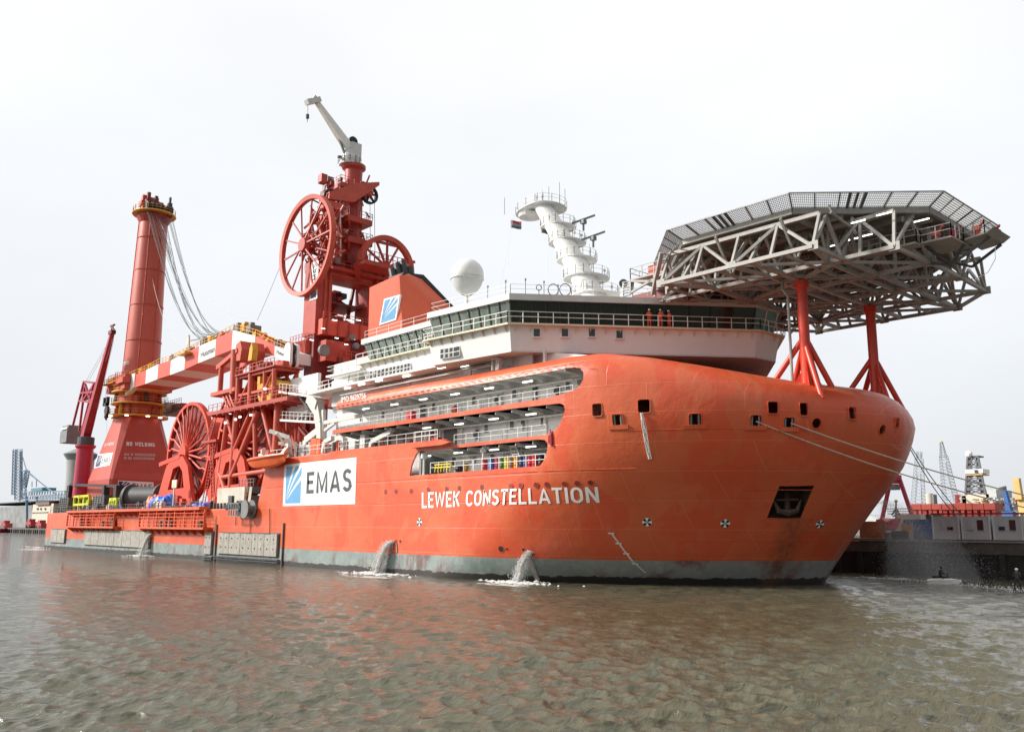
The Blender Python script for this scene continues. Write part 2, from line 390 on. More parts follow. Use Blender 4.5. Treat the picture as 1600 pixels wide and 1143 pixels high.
# ------------------------------------------------------------------ water
def zf(u, v):
    p = onZ(u, v, 0); return p.x, p.y
FOAM = [(*zf(585, 901), 5, 3.0, .9), (*zf(790, 913), 7, 2.2, .95), (*zf(215, 867), 7, 3.5, .8), (*zf(52, 858), 12, 5, .8), (*zf(1395, 903), 9, 7.0, .62), (*zf(1475, 912), 5, 1.2, .9), (*zf(1580, 920), 4, 1.0, .9)]
def build_water():
    rng = np.random.RandomState(3)
    # fan of rings about the quay edge the view starts from: fine near, coarse far
    nr, na = 1000, 880
    r = 15.0 * (2600/15.0) ** (np.linspace(0, 1, nr) ** 1.15)
    base = math.atan2(fwd_h.y, fwd_h.x)
    a = base + np.linspace(-0.95, 0.95, na)
    R, Aa = np.meshgrid(r, a, indexing='ij')
    X = R*np.cos(Aa); Y = R*np.sin(Aa); Z = np.zeros_like(X)
    cell = np.maximum(np.gradient(r)[:, None], R*(1.9/na))
    main = math.radians(305)
    DX = np.zeros_like(X); DY = np.zeros_like(X)
    for k in range(90):
        wl = 0.17 * (2.0/0.17) ** rng.rand()
        th = main + rng.randn()*0.62
        amp = 0.0104 * wl**0.74 * (0.5 + rng.rand())
        kx, ky = math.cos(th)*2*math.pi/wl, math.sin(th)*2*math.pi/wl
        ph = rng.rand()*6.28
        fade = np.clip((wl/cell - 2.2)/2.5, 0, 1)
        P = kx*X + ky*Y + ph
        Z += amp*np.sin(P)*fade
        q = amp*0.95*fade
        DX += q*math.cos(th)*np.cos(P); DY += q*math.sin(th)*np.cos(P)
    g = 0.75 + 0.35*np.sin(X*0.045+1.3)*np.sin(Y*0.06+0.4) + 0.15*np.sin(X*.17+Y*.11)
    Z *= g
    vs = np.stack([X+DX, Y+DY, Z], -1).reshape(-1, 3)
    i = np.arange(nr-1)[:, None]*na + np.arange(na-1)[None, :]
    fs = np.stack([i, i+na, i+na+1, i+1], -1).reshape(-1, 4)
    me = bpy.data.meshes.new('water'); nv = len(vs); nf = len(fs)
    me.vertices.add(nv); me.vertices.foreach_set('co', vs.ravel())
    me.loops.add(nf*4); me.loops.foreach_set('vertex_index', fs.ravel().astype(np.int32))
    me.polygons.add(nf); me.polygons.foreach_set('loop_start', np.arange(0, nf*4, 4, dtype=np.int32))
    me.polygons.foreach_set('use_smooth', np.ones(nf, bool))
    me.update(); me.validate()
    m = bpy.data.materials.new('harbour_water'); m.use_nodes = True; t = m.node_tree; N = t.nodes; L = t.links
    b = N['Principled BSDF']; b.inputs['IOR'].default_value = 1.333; b.inputs['Roughness'].default_value = 0.06
    g_ = N.new('ShaderNodeNewGeometry')
    n0 = N.new('ShaderNodeTexNoise'); n0.inputs['Scale'].default_value = 0.035; n0.inputs['Detail'].default_value = 5
    L.new(g_.outputs['Position'], n0.inputs['Vector'])
    cr = N.new('ShaderNodeValToRGB'); cr.color_ramp.elements[0].position = 0.35; cr.color_ramp.elements[0].color = (0.086, 0.076, 0.044, 1)
    cr.color_ramp.elements[1].position = 0.68; cr.color_ramp.elements[1].color = (0.098, 0.098, 0.066, 1)
    L.new(n0.outputs[0], cr.inputs[0])
    # foam: torn patches beside the falling water, a few caps elsewhere
    def M(op, a, c_=None, d=None):
        n = N.new('ShaderNodeMath'); n.operation = op
        for i, x in enumerate((a, c_, d)):
            if x is None: continue
            if isinstance(x, (int, float)): n.inputs[i].default_value = x
            else: L.new(x, n.inputs[i])
        return n.outputs[0]
    def MR(x, a, c_, lo=0.0, hi=1.0):
        n = N.new('ShaderNodeMapRange'); L.new(x, n.inputs[0])
        for i, q in enumerate((a, c_, lo, hi)): n.inputs[i+1].default_value = q
        return n.outputs[0]
    fn_ = N.new('ShaderNodeTexNoise'); fn_.inputs['Scale'].default_value = 0.9; fn_.inputs['Detail'].default_value = 8; fn_.inputs['Roughness'].default_value = 0.7; fn_.inputs['Distortion'].default_value = 0.8
    mpf = N.new('ShaderNodeMapping'); mpf.inputs['Rotation'].default_value = (0, 0, math.radians(-42)); mpf.inputs['Scale'].default_value = (0.6, 1.5, 1)
    L.new(g_.outputs['Position'], mpf.inputs[0]); L.new(mpf.outputs[0], fn_.inputs['Vector'])
    tot = None
    for (cx, cy, rx, ry, k_) in FOAM:
        vs_ = N.new('ShaderNodeVectorMath'); vs_.operation = 'SUBTRACT'; L.new(g_.outputs['Position'], vs_.inputs[0]); vs_.inputs[1].default_value = (cx, cy, 0)
        vd = N.new('ShaderNodeVectorMath'); vd.operation = 'DIVIDE'; L.new(vs_.outputs[0], vd.inputs[0]); vd.inputs[1].default_value = (rx, ry, 1000)
        vl = N.new('ShaderNodeVectorMath'); vl.operation = 'LENGTH'; L.new(vd.outputs[0], vl.inputs[0])
        q = MR(vl.outputs['Value'], 1.0, 0.1, 0, k_); tot = q if tot is None else M('MAXIMUM', tot, q)
    thr = M('SUBTRACT', 0.725, M('MULTIPLY', tot, 0.42)); fo = MR(M('SUBTRACT', fn_.outputs[0], thr), 0.0, 0.07)
    fm = N.new('ShaderNodeMix'); fm.data_type = 'RGBA'; L.new(M('MULTIPLY', fo, 0.85), fm.inputs[0]); L.new(cr.outputs[0], fm.inputs[6]); fm.inputs[7].default_value = (0.62, 0.62, 0.58, 1)
    L.new(fm.outputs[2], b.inputs['Base Color']); L.new(MR(fo, 0, 1, 0.06, 0.6), b.inputs['Roughness'])
    mp = N.new('ShaderNodeMapping'); mp.inputs['Rotation'].default_value = (0, 0, math.radians(20)); mp.inputs['Scale'].default_value = (1.6, 0.8, 1)
    L.new(g_.outputs['Position'], mp.inputs[0])
    n1 = N.new('ShaderNodeTexNoise'); n1.inputs['Scale'].default_value = 2.4; n1.inputs['Detail'].default_value = 5; n1.inputs['Roughness'].default_value = 0.6; n1.inputs['Distortion'].default_value = 0.5
    L.new(mp.outputs[0], n1.inputs['Vector'])
    n2 = N.new('ShaderNodeTexNoise'); n2.inputs['Scale'].default_value = 0.42; n2.inputs['Detail'].default_value = 4; n2.inputs['Distortion'].default_value = 0.4
    L.new(mp.outputs[0], n2.inputs['Vector'])
    ad = N.new('ShaderNodeMath'); ad.operation = 'MULTIPLY_ADD'; ad.inputs[1].default_value = 0.42
    L.new(n1.outputs[0], ad.inputs[0]); L.new(n2.outputs[0], ad.inputs[2])
    bp = N.new('ShaderNodeBump'); bp.inputs['Strength'].default_value = 1.0; bp.inputs['Distance'].default_value = 0.24
    L.new(ad.outputs[0], bp.inputs['Height']); L.new(bp.outputs[0], b.inputs['Normal'])
    me.materials.append(m)
    o = bpy.data.objects.new('water', me); C.objects.link(o); o['kind'] = 'structure'
    # the rest of the basin, flat and out of the picture, a hand's breadth lower
    bb = MB(); bb.box((-4500, -3500, -0.9), (4500, 5500, -0.6))
    s = bb.build('water_beyond', m); s['kind'] = 'structure'
build_water()

# ------------------------------------------------------------------ the ship: hull surface
YS = 55.3                 # near (starboard) side of the hull
YC = 76.5                 # centre line
HB = YC - YS
STERN = -209.3
def lerp_tab(tab, x):
    if x <= tab[0][0]: return tab[0][1]
    for (a, fa), (b, fb) in zip(tab[:-1], tab[1:]):
        if x <= b: return fa + (fb-fa)*(x-a)/(b-a)
    return tab[-1][1]
T_XS = [(-2,-42.6),(0,-41.4),(2.2,-40.3),(4.2,-38.8),(7.2,-36.5),(9.6,-34.6),(10.9,-33.7),(12.1,-33.2),(13.5,-32.75),(14.5,-32.6),(16,-32.3)]
T_N = [(-2,1.38),(0,1.45),(2.2,1.6),(7,1.62),(14.5,1.68)]
T_XP = [(-2,-74),(0,-72),(2.2,-68),(7,-62),(10.5,-57),(14.5,-54)]
def hullY(X, z):
    z = min(z, 14.5); xp = lerp_tab(T_XP, z); xs = lerp_tab(T_XS, z); n = lerp_tab(T_N, z)
    if X <= xp: return YS
    s = min(1.0, (X-xp)/(xs-xp))
    return YC - HB*(1 - s**n)**(1/n)
T_ZT = [(-54,20.35),(-50,20.35),(-46,19.8),(-42,19.0),(-38,18.15),(-35,17.6),(-32,17.5)]
T_ZK = [(-58,19.2),(-54,18.9),(-45,16.7),(-38,15.0),(-32,13.8)]
T_R = [(-58,0.8),(-54,1.0),(-45,2.6),(-38,3.5),(-32,4.2)]
def ztop(X):
    if X < -111.35: return 7.4
    if X < -109.3: return 7.4 + (13.8-7.4)*(X+111.35)/2.05
    if X < -93.1: return 13.8
    return lerp_tab(T_ZT, X)
def hull_hit(u, v):
    d = ray(u, v); lo, hi = 40.0, 140.0
    def f(t):
        p = EYEV + d*t; return p.y - hullY(p.x, p.z)
    lo = YS/d.y*0.98; hi = lo*1.6; n = 160; prev = lo
    for i in range(1, n+1):
        t = lo + (hi-lo)*i/n
        if f(t) > 0:
            a, b = prev, t
            for _ in range(30):
                m = (a+b)/2
                if f(m) > 0: b = m
                else: a = m
            return EYEV + d*a
        prev = t
    return EYEV + d*hi
def hull_normal(p):
    e = 0.05
    a = Vector((p.x+e, hullY(p.x+e, p.z), p.z)) - Vector((p.x-e, hullY(p.x-e, p.z), p.z))
    b = Vector((p.x, hullY(p.x, p.z+e), p.z+e)) - Vector((p.x, hullY(p.x, p.z-e), p.z-e))
    n = a.cross(b).normalized()
    return n if n.y < 0 else -n
def on_hull(x, z, off=0.03):
    p = Vector((x, hullY(x, z), z)); return p + hull_normal(p)*off
def side_columns():
    cols = [('x', x) for x in (STERN, -190, -170, -150, -130, -115, -111.35, -109.3, -100, -93.2, -92.0, -86, -80, -76.01)]
    nb = 46
    for i in range(nb+1):
        cols.append(('p', math.pi/2*i/nb))
    return cols
def hull_column(c, mirror=False):
    pts = []
    zs_frac = [0, .05, .1, .16, .22, .3, .38, .46, .54, .62, .70, .78, .86, .93, 1]
    if c[0] == 'x': X145 = c[1]
    else:
        ph = c[1]; n = T_N[-1][1]; X145 = -54 + (T_XS[-2][1]+54)*math.sin(ph)**(2/n)
        if ph < 1e-6: X145 = -76
    zt = ztop(X145)
    if X145 < -93.1: zk = zt - 0.15; rr = 0.12
    else: zk = lerp_tab(T_ZK, X145); rr = lerp_tab(T_R, X145)
    def at(z):
        if c[0] == 'x': return Vector((c[1], YS, z))
        zz = min(z, 14.5); xp = lerp_tab(T_XP, zz); xs = lerp_tab(T_XS, zz); n = lerp_tab(T_N, zz)
        ph = c[1]; f = ph/(math.pi/2)
        X = xp + (xs-xp)*math.sin(ph)**(2/n); Y = YC - HB*max(0, math.cos(ph))**(2/n)
        # first columns run along the flat side from -76
        if f < 0.12:
            g = f/0.12; phx = math.pi/2*0.12
            X1 = xp + (xs-xp)*math.sin(phx)**(2/n); Y1 = YC - HB*math.cos(phx)**(2/n)
            X = -76 + (X1+76)*g
            Y = hullY(X, zz)
        return Vector((X, Y, z))
    for fr in zs_frac: pts.append(at(-2 + (zk+2)*fr))
    base = pts[-1].copy(); xs = T_XS[-2][1]
    ctr = Vector((min(base.x, -58) if base.x > -76 else base.x, YC, 0))
    inw = Vector((ctr.x-base.x, ctr.y-base.y, 0))
    if base.x < -58: inw = Vector((0, 1, 0))
    inw.normalize()
    for k in range(1, 7):
        a = math.pi/2*k/6
        p = base + inw*(rr*(1-math.cos(a))); p.z = zk + (zt-zk)*math.sin(a); pts.append(p)
    rim = pts[-1]
    deck = []
    for f in (0, 0.35, 0.7, 1.0):
        deck.append(Vector((rim.x + (min(rim.x, -36.5)-rim.x)*f, rim.y + (YC-rim.y)*f, zt + 0.12*f)))
    if mirror: pts = [Vector((p.x, 2*YC-p.y, p.z)) for p in pts]; deck = [Vector((p.x, 2*YC-p.y, p.z)) for p in deck]
    return pts, deck
cols = side_columns()
GG = [hull_column(c) for c in cols] + [hull_column(c, True) for c in cols[::-1][1:]]
G = [g[0] for g in GG]
dkb = MB(); dkb.v = [tuple(p) for g in GG for p in g[1]]
for i in range(len(GG)-1):
    if abs(GG[i][1][0].z-GG[i+1][1][0].z) > 3: continue
    for j in range(3): dkb.f.append((i*4+j, (i+1)*4+j, (i+1)*4+j+1, i*4+j+1))
GA = np.array([[list(p) for p in col] for col in G])
du = np.gradient(GA, axis=0); dv = np.gradient(GA, axis=1)
nrm = np.cross(du, dv); ln = np.linalg.norm(nrm, axis=2, keepdims=True); nrm = nrm/np.maximum(ln, 1e-6)
# outward on the starboard side means -Y
if nrm[4, 4, 1] > 0: nrm = -nrm
inner = GA - nrm*0.16
nc, nk = GA.shape[:2]
hb = MB(); hb.v = [tuple(p) for p in GA.reshape(-1, 3)] + [tuple(p) for p in inner.reshape(-1, 3)]
o2 = nc*nk
for i in range(nc-1):
    for j in range(nk-1):
        a, b_, c_, d_ = i*nk+j, (i+1)*nk+j, (i+1)*nk+j+1, i*nk+j+1
        hb.f.append((a, b_, c_, d_)); hb.f.append((o2+a, o2+d_, o2+c_, o2+b_))
for i in range(nc-1):
    for j in (0, nk-1):
        a, b_ = i*nk+j, (i+1)*nk+j; hb.f.append((a, o2+a, o2+b_, b_) if j == 0 else (a, b_, o2+b_, o2+a))
for j in range(nk-1):
    for i in (0, nc-1):
        a, b_ = i*nk+j, i*nk+j+1; hb.f.append((a, b_, o2+b_, o2+a) if i == 0 else (a, o2+a, o2+b_, b_))

# ---- hull paint: orange topsides, grey green boot topping, stains and weld lines
def hull_material():
    m = bpy.data.materials.new('hull_paint'); m.use_nodes = True; t = m.node_tree; N = t.nodes; L = t.links
    b = N['Principled BSDF']; b.inputs['Roughness'].default_value = 0.36; b.inputs['Specular IOR Level'].default_value = 0.5
    g = N.new('ShaderNodeNewGeometry'); sp = N.new('ShaderNodeSeparateXYZ'); L.new(g.outputs['Position'], sp.inputs[0])
    def math_(op, a, b2=None, c=None):
        n = N.new('ShaderNodeMath'); n.operation = op
        for i, x in enumerate((a, b2, c)):
            if x is None: continue
            if isinstance(x, (int, float)): n.inputs[i].default_value = x
            else: L.new(x, n.inputs[i])
        return n.outputs[0]
    def noise(scale, sc=(1, 1, 1), det=5, rough=0.6, dist=0.0):
        mp = N.new('ShaderNodeMapping'); mp.inputs['Scale'].default_value = sc; L.new(g.outputs['Position'], mp.inputs[0])
        n = N.new('ShaderNodeTexNoise'); n.inputs['Scale'].default_value = scale; n.inputs['Detail'].default_value = det
        n.inputs['Roughness'].default_value = rough; n.inputs['Distortion'].default_value = dist
        L.new(mp.outputs[0], n.inputs['Vector']); return n.outputs[0]
    def mr(x, a, b2, c=0.0, d=1.0):
        n = N.new('ShaderNodeMapRange'); L.new(x, n.inputs[0])
        for i, v_ in enumerate((a, b2, c, d)): n.inputs[i+1].default_value = v_
        return n.outputs[0]
    def mx(f, a, b2):
        n = N.new('ShaderNodeMix'); n.data_type = 'RGBA'
        L.new(f, n.inputs[0]) if not isinstance(f, float) else setattr(n.inputs[0], 'default_value', f)
        for i, x in ((6, a), (7, b2)):
            if isinstance(x, tuple): n.inputs[i].default_value = (*x, 1)
            else: L.new(x, n.inputs[i])
        return n.outputs[2]
    # blocks of repainted plating
    mp = N.new('ShaderNodeMapping'); mp.inputs['Rotation'].default_value = (math.radians(90), 0, 0); mp.inputs['Location'].default_value = (1.3, 0, 0.6)
    L.new(g.outputs['Position'], mp.inputs[0])
    bk = N.new('ShaderNodeTexBrick'); bk.inputs['Scale'].default_value = 1.0; bk.inputs['Brick Width'].default_value = 6.4; bk.inputs['Row Height'].default_value = 2.45
    bk.inputs['Mortar Size'].default_value = 0.045; bk.inputs['Mortar Smooth'].default_value = 0.6; bk.inputs['Color1'].default_value = (0, 0, 0, 1); bk.inputs['Color2'].default_value = (1, 1, 1, 1)
    bk.inputs['Mortar'].default_value = (0.5, 0.5, 0.5, 1)
    L.new(mp.outputs[0], bk.inputs['Vector'])
    big = noise(0.09, (1, 1, 1.4), 5, 0.55)
    patchy = noise(0.22, (1, 1, 0.7), 4, 0.55, 0.6)
    c = mx(mr(big, 0.35, 0.65), (0.61, 0.096, 0.034), (0.67, 0.150, 0.062))
    c = mx(math_('MULTIPLY', mr(patchy, 0.5, 0.54), 0.55), c, (0.66, 0.070, 0.024))
    bsep = N.new('ShaderNodeSeparateColor'); L.new(bk.outputs['Color'], bsep.inputs[0])
    c = mx(math_('MULTIPLY', math_('MULTIPLY', mr(bsep.outputs[0], 0.2, 1), mr(noise(0.12), 0.45, 0.6)), 0.34), c, (0.58, 0.12, 0.05))
    # weld lines along and across the plates
    c = mx(math_('MULTIPLY', bk.outputs['Fac'], 0.30), c, (0.80, 0.27, 0.16))
    # dust and salt running down
    c = mx(math_('MULTIPLY', mr(noise(1.0, (1.8, 1.8, 0.12)), 0.52, 0.8), 0.32), c, (0.42, 0.11, 0.06))
    # grime toward the stern
    c = mx(math_('MULTIPLY', math_('MULTIPLY', mr(sp.outputs[0], -95, -210), mr(noise(0.5, (1, 1, 0.5)), 0.4, 0.7)), 0.30), c, (0.62, 0.18, 0.11))
    # rust fan under the anchor pocket
    dx = math_('ABSOLUTE', math_('ADD', math_('ADD', sp.outputs[0], 43.8), math_('MULTIPLY', sp.outputs[2], -0.68)))
    f1 = math_('MULTIPLY', mr(dx, 0.9, 0.25), mr(sp.outputs[2], 6.1, 5.6)); f1 = math_('MULTIPLY', f1, mr(noise(1.2, (2, 2, 0.2)), 0.3, 0.6))
    f1 = math_('MULTIPLY', f1, mr(sp.outputs[1], 76.0, 75.0))
    # boot topping
    zb = math_('ADD', sp.outputs[2], math_('MULTIPLY', noise(2.0), 0.04))
    boot = mr(zb, 2.24, 2.20)
    bc = mx(mr(noise(0.35, (1, 1, 1.2)), 0.4, 0.62), (0.20, 0.25, 0.24), (0.27, 0.32, 0.30))
    bc = mx(mr(sp.outputs[0], -64, -48), bc, (0.27, 0.275, 0.27))
    bc = mx(math_('MULTIPLY', mr(noise(0.16, (1, 1, 0.8), 5, 0.6, 0.5), 0.52, 0.60), 0.8), bc, (0.17, 0.075, 0.075))
    bc = mx(math_('MULTIPLY', mr(noise(1.4, (1.3, 1.3, 0.3)), 0.5, 0.75), 0.5), bc, (0.42, 0.42, 0.38))
    bc = mx(math_('MULTIPLY', mr(noise(0.9, (1, 1, 1.0), 8, 0.75), 0.60, 0.66), 0.7), bc, (0.5, 0.48, 0.44))
    # bare and weedy band just over the water
    zw = math_('ADD', sp.outputs[2], math_('MULTIPLY', noise(0.8, (1, 1, 0.4), 6, 0.7), -0.9))
    bc = mx(mr(zw, 0.22, 0.16), bc, (0.045, 0.038, 0.034))
    c = mx(boot, c, bc)
    c = mx(math_('MULTIPLY', f1, 0.7), c, (0.17, 0.07, 0.035))
    L.new(c, b.inputs['Base Color'])
    L.new(mr(noise(0.8), 0.3, 0.7, 0.30, 0.46), b.inputs['Roughness'])
    # plates slightly dished between frames
    h = math_('ADD', math_('MULTIPLY', noise(0.75, (1, 1, 1)), 0.13), math_('MULTIPLY', bk.outputs['Fac'], 0.015))
    bp = N.new('ShaderNodeBump'); bp.inputs['Strength'].default_value = 0.5; bp.inputs['Distance'].default_value = 1.0
    L.new(h, bp.inputs['Height']); L.new(bp.outputs[0], b.inputs['Normal'])
    return m
HULLM = hull_material()

ship = thing('offshore_ship', (-120, YC, 0), 'large orange offshore construction ship with white bridge moored in the harbour', 'ship')
hull = hb.build('hull', HULLM, ship, smooth=False)
# openings cut through the side
def sy(u, v): p = onY(u, v, YS); return (p.x, p.z)
def s5(x, y): return sy(480 + x/3.478, 540 + y/3.478)     # points read off an enlargement
op1 = [(-96, 16.55)] + [s5(*p) for p in ((640,388),(1300,284),(1385,262),(1440,240),(1468,212),(1484,175),(1484,142),(1468,122),(1438,114),(1300,141))] + [(-86, 19.05), (-96, 19.12)]
op2 = [(-96, 13.95), (-70.4, 13.95), (-69.6, 13.2)] + [s5(*p) for p in ((1290,484),(1350,455),(1384,400),(1399,345),(1393,322),(1372,312))] + [(-60, 16.1), (-86, 16.05), (-96, 16.05)]
op3 = [s5(*p) for p in ((556,706),(566,650),(590,590),(604,573),(760,560),(1255,507),(1290,512),(1305,530),(1303,565),(1288,615),(1262,652))]
cut = MB()
for op in (op1, op2, op3): cut.prism(op, 'xz', YS-3, YS+3.35)
WIN = [  # openings of the bow: pixel, width, height, kind
    (933,640,1.35,1.5,'w'),(1006,634,1.55,1.55,'w'),(965,656,1.35,1.35,'m'),(1086,655,1.45,1.35,'m'),(1181,657,1.35,1.3,'m'),
    (1208,636.5,1.25,1.35,'w'),(1256,639,1.05,1.45,'w'),(1233,660,1.35,1.2,'m'),(1276,661,1.25,1.2,'r'),(1332,645,1.1,1.4,'w'),
    (1378.5,671,1.1,1.2,'r'),(1402,660,0.7,1.1,'w')]
BOWN = []
for (u, v, ww, hh, kd) in WIN:
    p = hull_hit(u, v); n = hull_normal(p); ww *= 0.66; hh *= 0.72
    t = Vector((0,0,1)).cross(n).normalized(); s = n.cross(t).normalized()
    # widths were read across the picture: undo the foreshortening
    BOWN.append((p, n, t, s, ww, hh, kd))
    nn = 16; ring = []
    for i in range(nn):
        a = 2*math.pi*(i+0.5)/nn; ca, sa = math.cos(a), math.sin(a)
        e_ = 1.0 if kd == 'r' else 0.28
        x = ww/2*math.copysign(abs(ca)**e_, ca); y = hh/2*math.copysign(abs(sa)**e_, sa)
        ring.append((x, y))
    vs = [p + n*0.8 + t*x + s*y for x, y in ring] + [p - n*1.1 + t*x + s*y for x, y in ring]
    cut.add(vs, [tuple(range(nn)), tuple(range(nn, 2*nn))[::-1]] + [(i, nn+i, nn+(i+1)%nn, (i+1)%nn) for i in range(nn)])
# anchor pocket, starboard and port
ANC = [hull_hit(u, v) for u, v in ((1218,759),(1273,758),(1251,810),(1198,810))]
def ext(ps, k0, k1, mir=False):
    n = hull_normal((ps[0]+ps[2])/2)
    vs = [p + n*k0 for p in ps] + [p - n*k1 for p in ps]
    if mir: vs = [Vector((p.x, 2*YC-p.y, p.z)) for p in vs]
    return vs, [(0,1,2,3), (7,6,5,4)] + [(i, 4+i, 4+(i+1)%4, (i+1)%4) for i in range(4)]
for mir in (False, True): cut.add(*ext(ANC, 1.2, 1.5, mir))
cutter = cut.build('cutter', HULLM)
md = hull.modifiers.new('cut', 'BOOLEAN'); md.operation = 'DIFFERENCE'; md.object = cutter; md.solver = 'EXACT'; md.use_self = True
hull.location = hull.location
bpy.context.view_layer.update()
dg = bpy.context.evaluated_depsgraph_get()
nm = bpy.data.meshes.new_from_object(hull.evaluated_get(dg)); hull.modifiers.clear(); old = hull.data; hull.data = nm
bpy.data.objects.remove(cutter)
nm.polygons.foreach_set('use_smooth', [True]*len(nm.polygons)); nm.set_sharp_from_angle(angle=math.radians(35))
# transom
b = MB(); b.box((STERN, YS+0.3, -2), (STERN+0.3, 2*YC-YS-0.3, 7.2)); b.build('transom', HULLM, ship)

dkb.build('weather_deck', HULLM, ship, smooth=True)
b = MB(); b.box((-92.6, 59.1, 13.8), (-92.3, 94, 20.3)); b.build('after_bulkhead', WHITE, ship)
# ------------------------------------------------------------------ fittings of the hull
def patch_on_hull(x0, x1, z0, z1, name, material, off=0.03, nx=8):
    b = MB(); vs = []
    for i in range(nx+1):
        x = x0+(x1-x0)*i/nx; vs += [on_hull(x, z0, off), on_hull(x, z1, off)]
    return b.add(vs, [(2*i, 2*i+2, 2*i+3, 2*i+1) for i in range(nx)]).build(name, material, ship, fix=False)
for (p, n, t, s, ww, hh, kd) in BOWN:      # raised rims round the openings and the sills under the fairleads
    nn = 16; b = MB(); ri = []; ro = []
    e_ = 1.0 if kd == 'r' else 0.28
    for k_, (sc, of) in enumerate(((1.0, -0.1), (1.0, 0.05), (1.13, 0.05), (1.13, -0.1))):
        ri.append([p + n*of + t*(ww/2*sc*math.copysign(abs(math.cos(2*math.pi*(i+.5)/nn))**e_, math.cos(2*math.pi*(i+.5)/nn)))
                   + s*(hh/2*sc*math.copysign(abs(math.sin(2*math.pi*(i+.5)/nn))**e_, math.sin(2*math.pi*(i+.5)/nn))) for i in range(nn)])
    b.loft(ri, cap=False)
    fr = b.build('opening_rim', HULLM, ship)
    if kd == 'm':
        q = p - s*(hh/2+0.12); bar(fr, 'sill', q - t*(ww*1.0), q + t*(ww*1.0), 0.16, HULLM, h=0.35, upv=s)
        for sg in (-1, 1): pipe(fr, 'roller', p - n*0.1 + t*sg*ww*0.33 - s*hh*0.46, p - n*0.1 + t*sg*ww*0.33 + s*hh*0.44, 0.09, MIDG)
# pocket with the anchor inside
for mir in (False, True):
    n = hull_normal((ANC[0]+ANC[2])/2); ps = [p - n*0.1 for p in ANC]; b = MB()
    vs = [p.copy() for p in ps] + [p - n*1.45 for p in ps]
    if mir: vs = [Vector((p.x, 2*YC-p.y, p.z)) for p in vs]
    b.add(vs, [(4,5,6,7)] + [(i, (i+1)%4, 4+(i+1)%4, 4+i) for i in range(4)])
    pk = b.build('anchor_pocket', mat('pocket_brown', (0.045, 0.022, 0.016), 0.8, var=0.4), ship, fix=False)
    if not mir:
        c = (ANC[0]+ANC[1]+ANC[2]+ANC[3])/4 - n*0.75; t = (ANC[1]-ANC[0]).normalized()
        b = MB(); up_ = Vector((0,0,1))
        b.beam(c + up_*0.9, c - up_*1.0, 0.34); b.tube([c - up_*1.0 + t*1.25 + up_*0.75, c - up_*1.15 + t*0.8, c - up_*1.3, c - up_*1.15 - t*0.8, c - up_*1.0 - t*1.25 + up_*0.75], [.12,.26,.34,.26,.12], 8)
        b.cyl(c - up_*0.2 - t*1.0, c - up_*0.2 + t*1.0, 0.12); b.lathe(c + up_*0.95, [(0.3,-.1),(0.34,0),(0.3,.1)], 12)
        b.build('anchor', mat('wet_rust', (0.055, 0.03, 0.02), 0.45, var=0.4), ship)
# name on the bow
def hullfn(u0, v0, u1, v1, ut0, vt0, ut1, vt1, n=24):
    bl, br, tl, tr = hull_hit(u0, v0), hull_hit(u1, v1), hull_hit(ut0, vt0), hull_hit(ut1, vt1)
    def fn(a, c):
        x = (bl.x*(1-a)+br.x*a)*(1-c) + (tl.x*(1-a)+tr.x*a)*c
        z = (bl.z*(1-a)+br.z*a)*(1-c) + (tl.z*(1-a)+tr.z*a)*c
        return on_hull(x, z, 0.035)
    return fn
NAMEFN = hullfn(659.5, 793.5, 937, 784.5, 659.5, 769, 934, 760)
painted(ship, 'ship_name', 'LEWEK CONSTELLATION', NAMEFN, TXTW, h=.155, gap=.135, split=True)
# sign board painted on the side
sf = quadfn(onY(441.8,790.3,YS-0.03), onY(554.8,787,YS-0.03), onY(444.4,725.6,YS-0.03), onY(557,714,YS-0.03))
b = MB(); b.add([sf(0,0), sf(1,0), sf(1,1), sf(0,1)], [(0,1,2,3)])
sign = b.build('company_panel', mat('panel_white', (0.82, 0.82, 0.81), 0.45, var=0.04, streak=0.1, scol=(0.6,0.58,0.52)), ship, fix=False)
def sub(fn, x0, y0, x1, y1, off=Vector((0, -0.012, 0))): return lambda a, c: fn(x0+(x1-x0)*a, y0+(y1-y0)*c) + off
logo(sign, sub(sf, 0.035, 0.06, 0.265, 0.94), LBLUE)
painted(sign, 'lettering', 'EMAS', sub(sf, 0.345, 0.27, 0.95, 0.77), TXTG, h=.17, gap=.17, split=True)
# thruster and reference marks
def mark(u, v, r):
    p = hull_hit(u, v); n = hull_normal(p); t = Vector((0,0,1)).cross(n).normalized(); s = n.cross(t).normalized()
    b = MB(); nn = 24
    b.add([p + n*0.02 + t*r*math.cos(2*math.pi*i/nn) + s*r*math.sin(2*math.pi*i/nn) for i in range(nn)], [tuple(range(nn))])
    o = b.build('thruster_mark', TXTW, ship, fix=False)
    b = MB()
    for k in range(4):
        a0 = math.pi/2*k + math.pi/8
        for q in range(1):
            b.add([p + n*0.03] + [p + n*0.03 + t*r*0.97*math.cos(a0+math.pi/4*i/4) + s*r*0.97*math.sin(a0+math.pi/4*i/4) for i in range(5)], [(0,i+1,i+2) for i in range(4)])
    b.build('cross', BLACK, o, fix=False)
for u, v in ((655.5,815),(1011,815),(1133,817),(1281,818)): mark(u, v, 0.42)
# draught marks stepping down the bow
b = MB()
pa, pb = hull_hit(956, 833), hull_hit(1008, 893)
for i in range(24):
    f = i/23; p = pa.lerp(pb, f); p = on_hull(p.x, p.z, 0.04)
    wd = 0.28 if i % 6 == 0 else 0.10
    b.add([on_hull(p.x-wd, p.z, .04), on_hull(p.x+wd*.6, p.z, .04), on_hull(p.x+wd*.6, p.z+0.10, .04), on_hull(p.x-wd, p.z+0.10, .04)], [(0,1,2,3)])
b.build('draught_marks', TXTW, ship, fix=False)
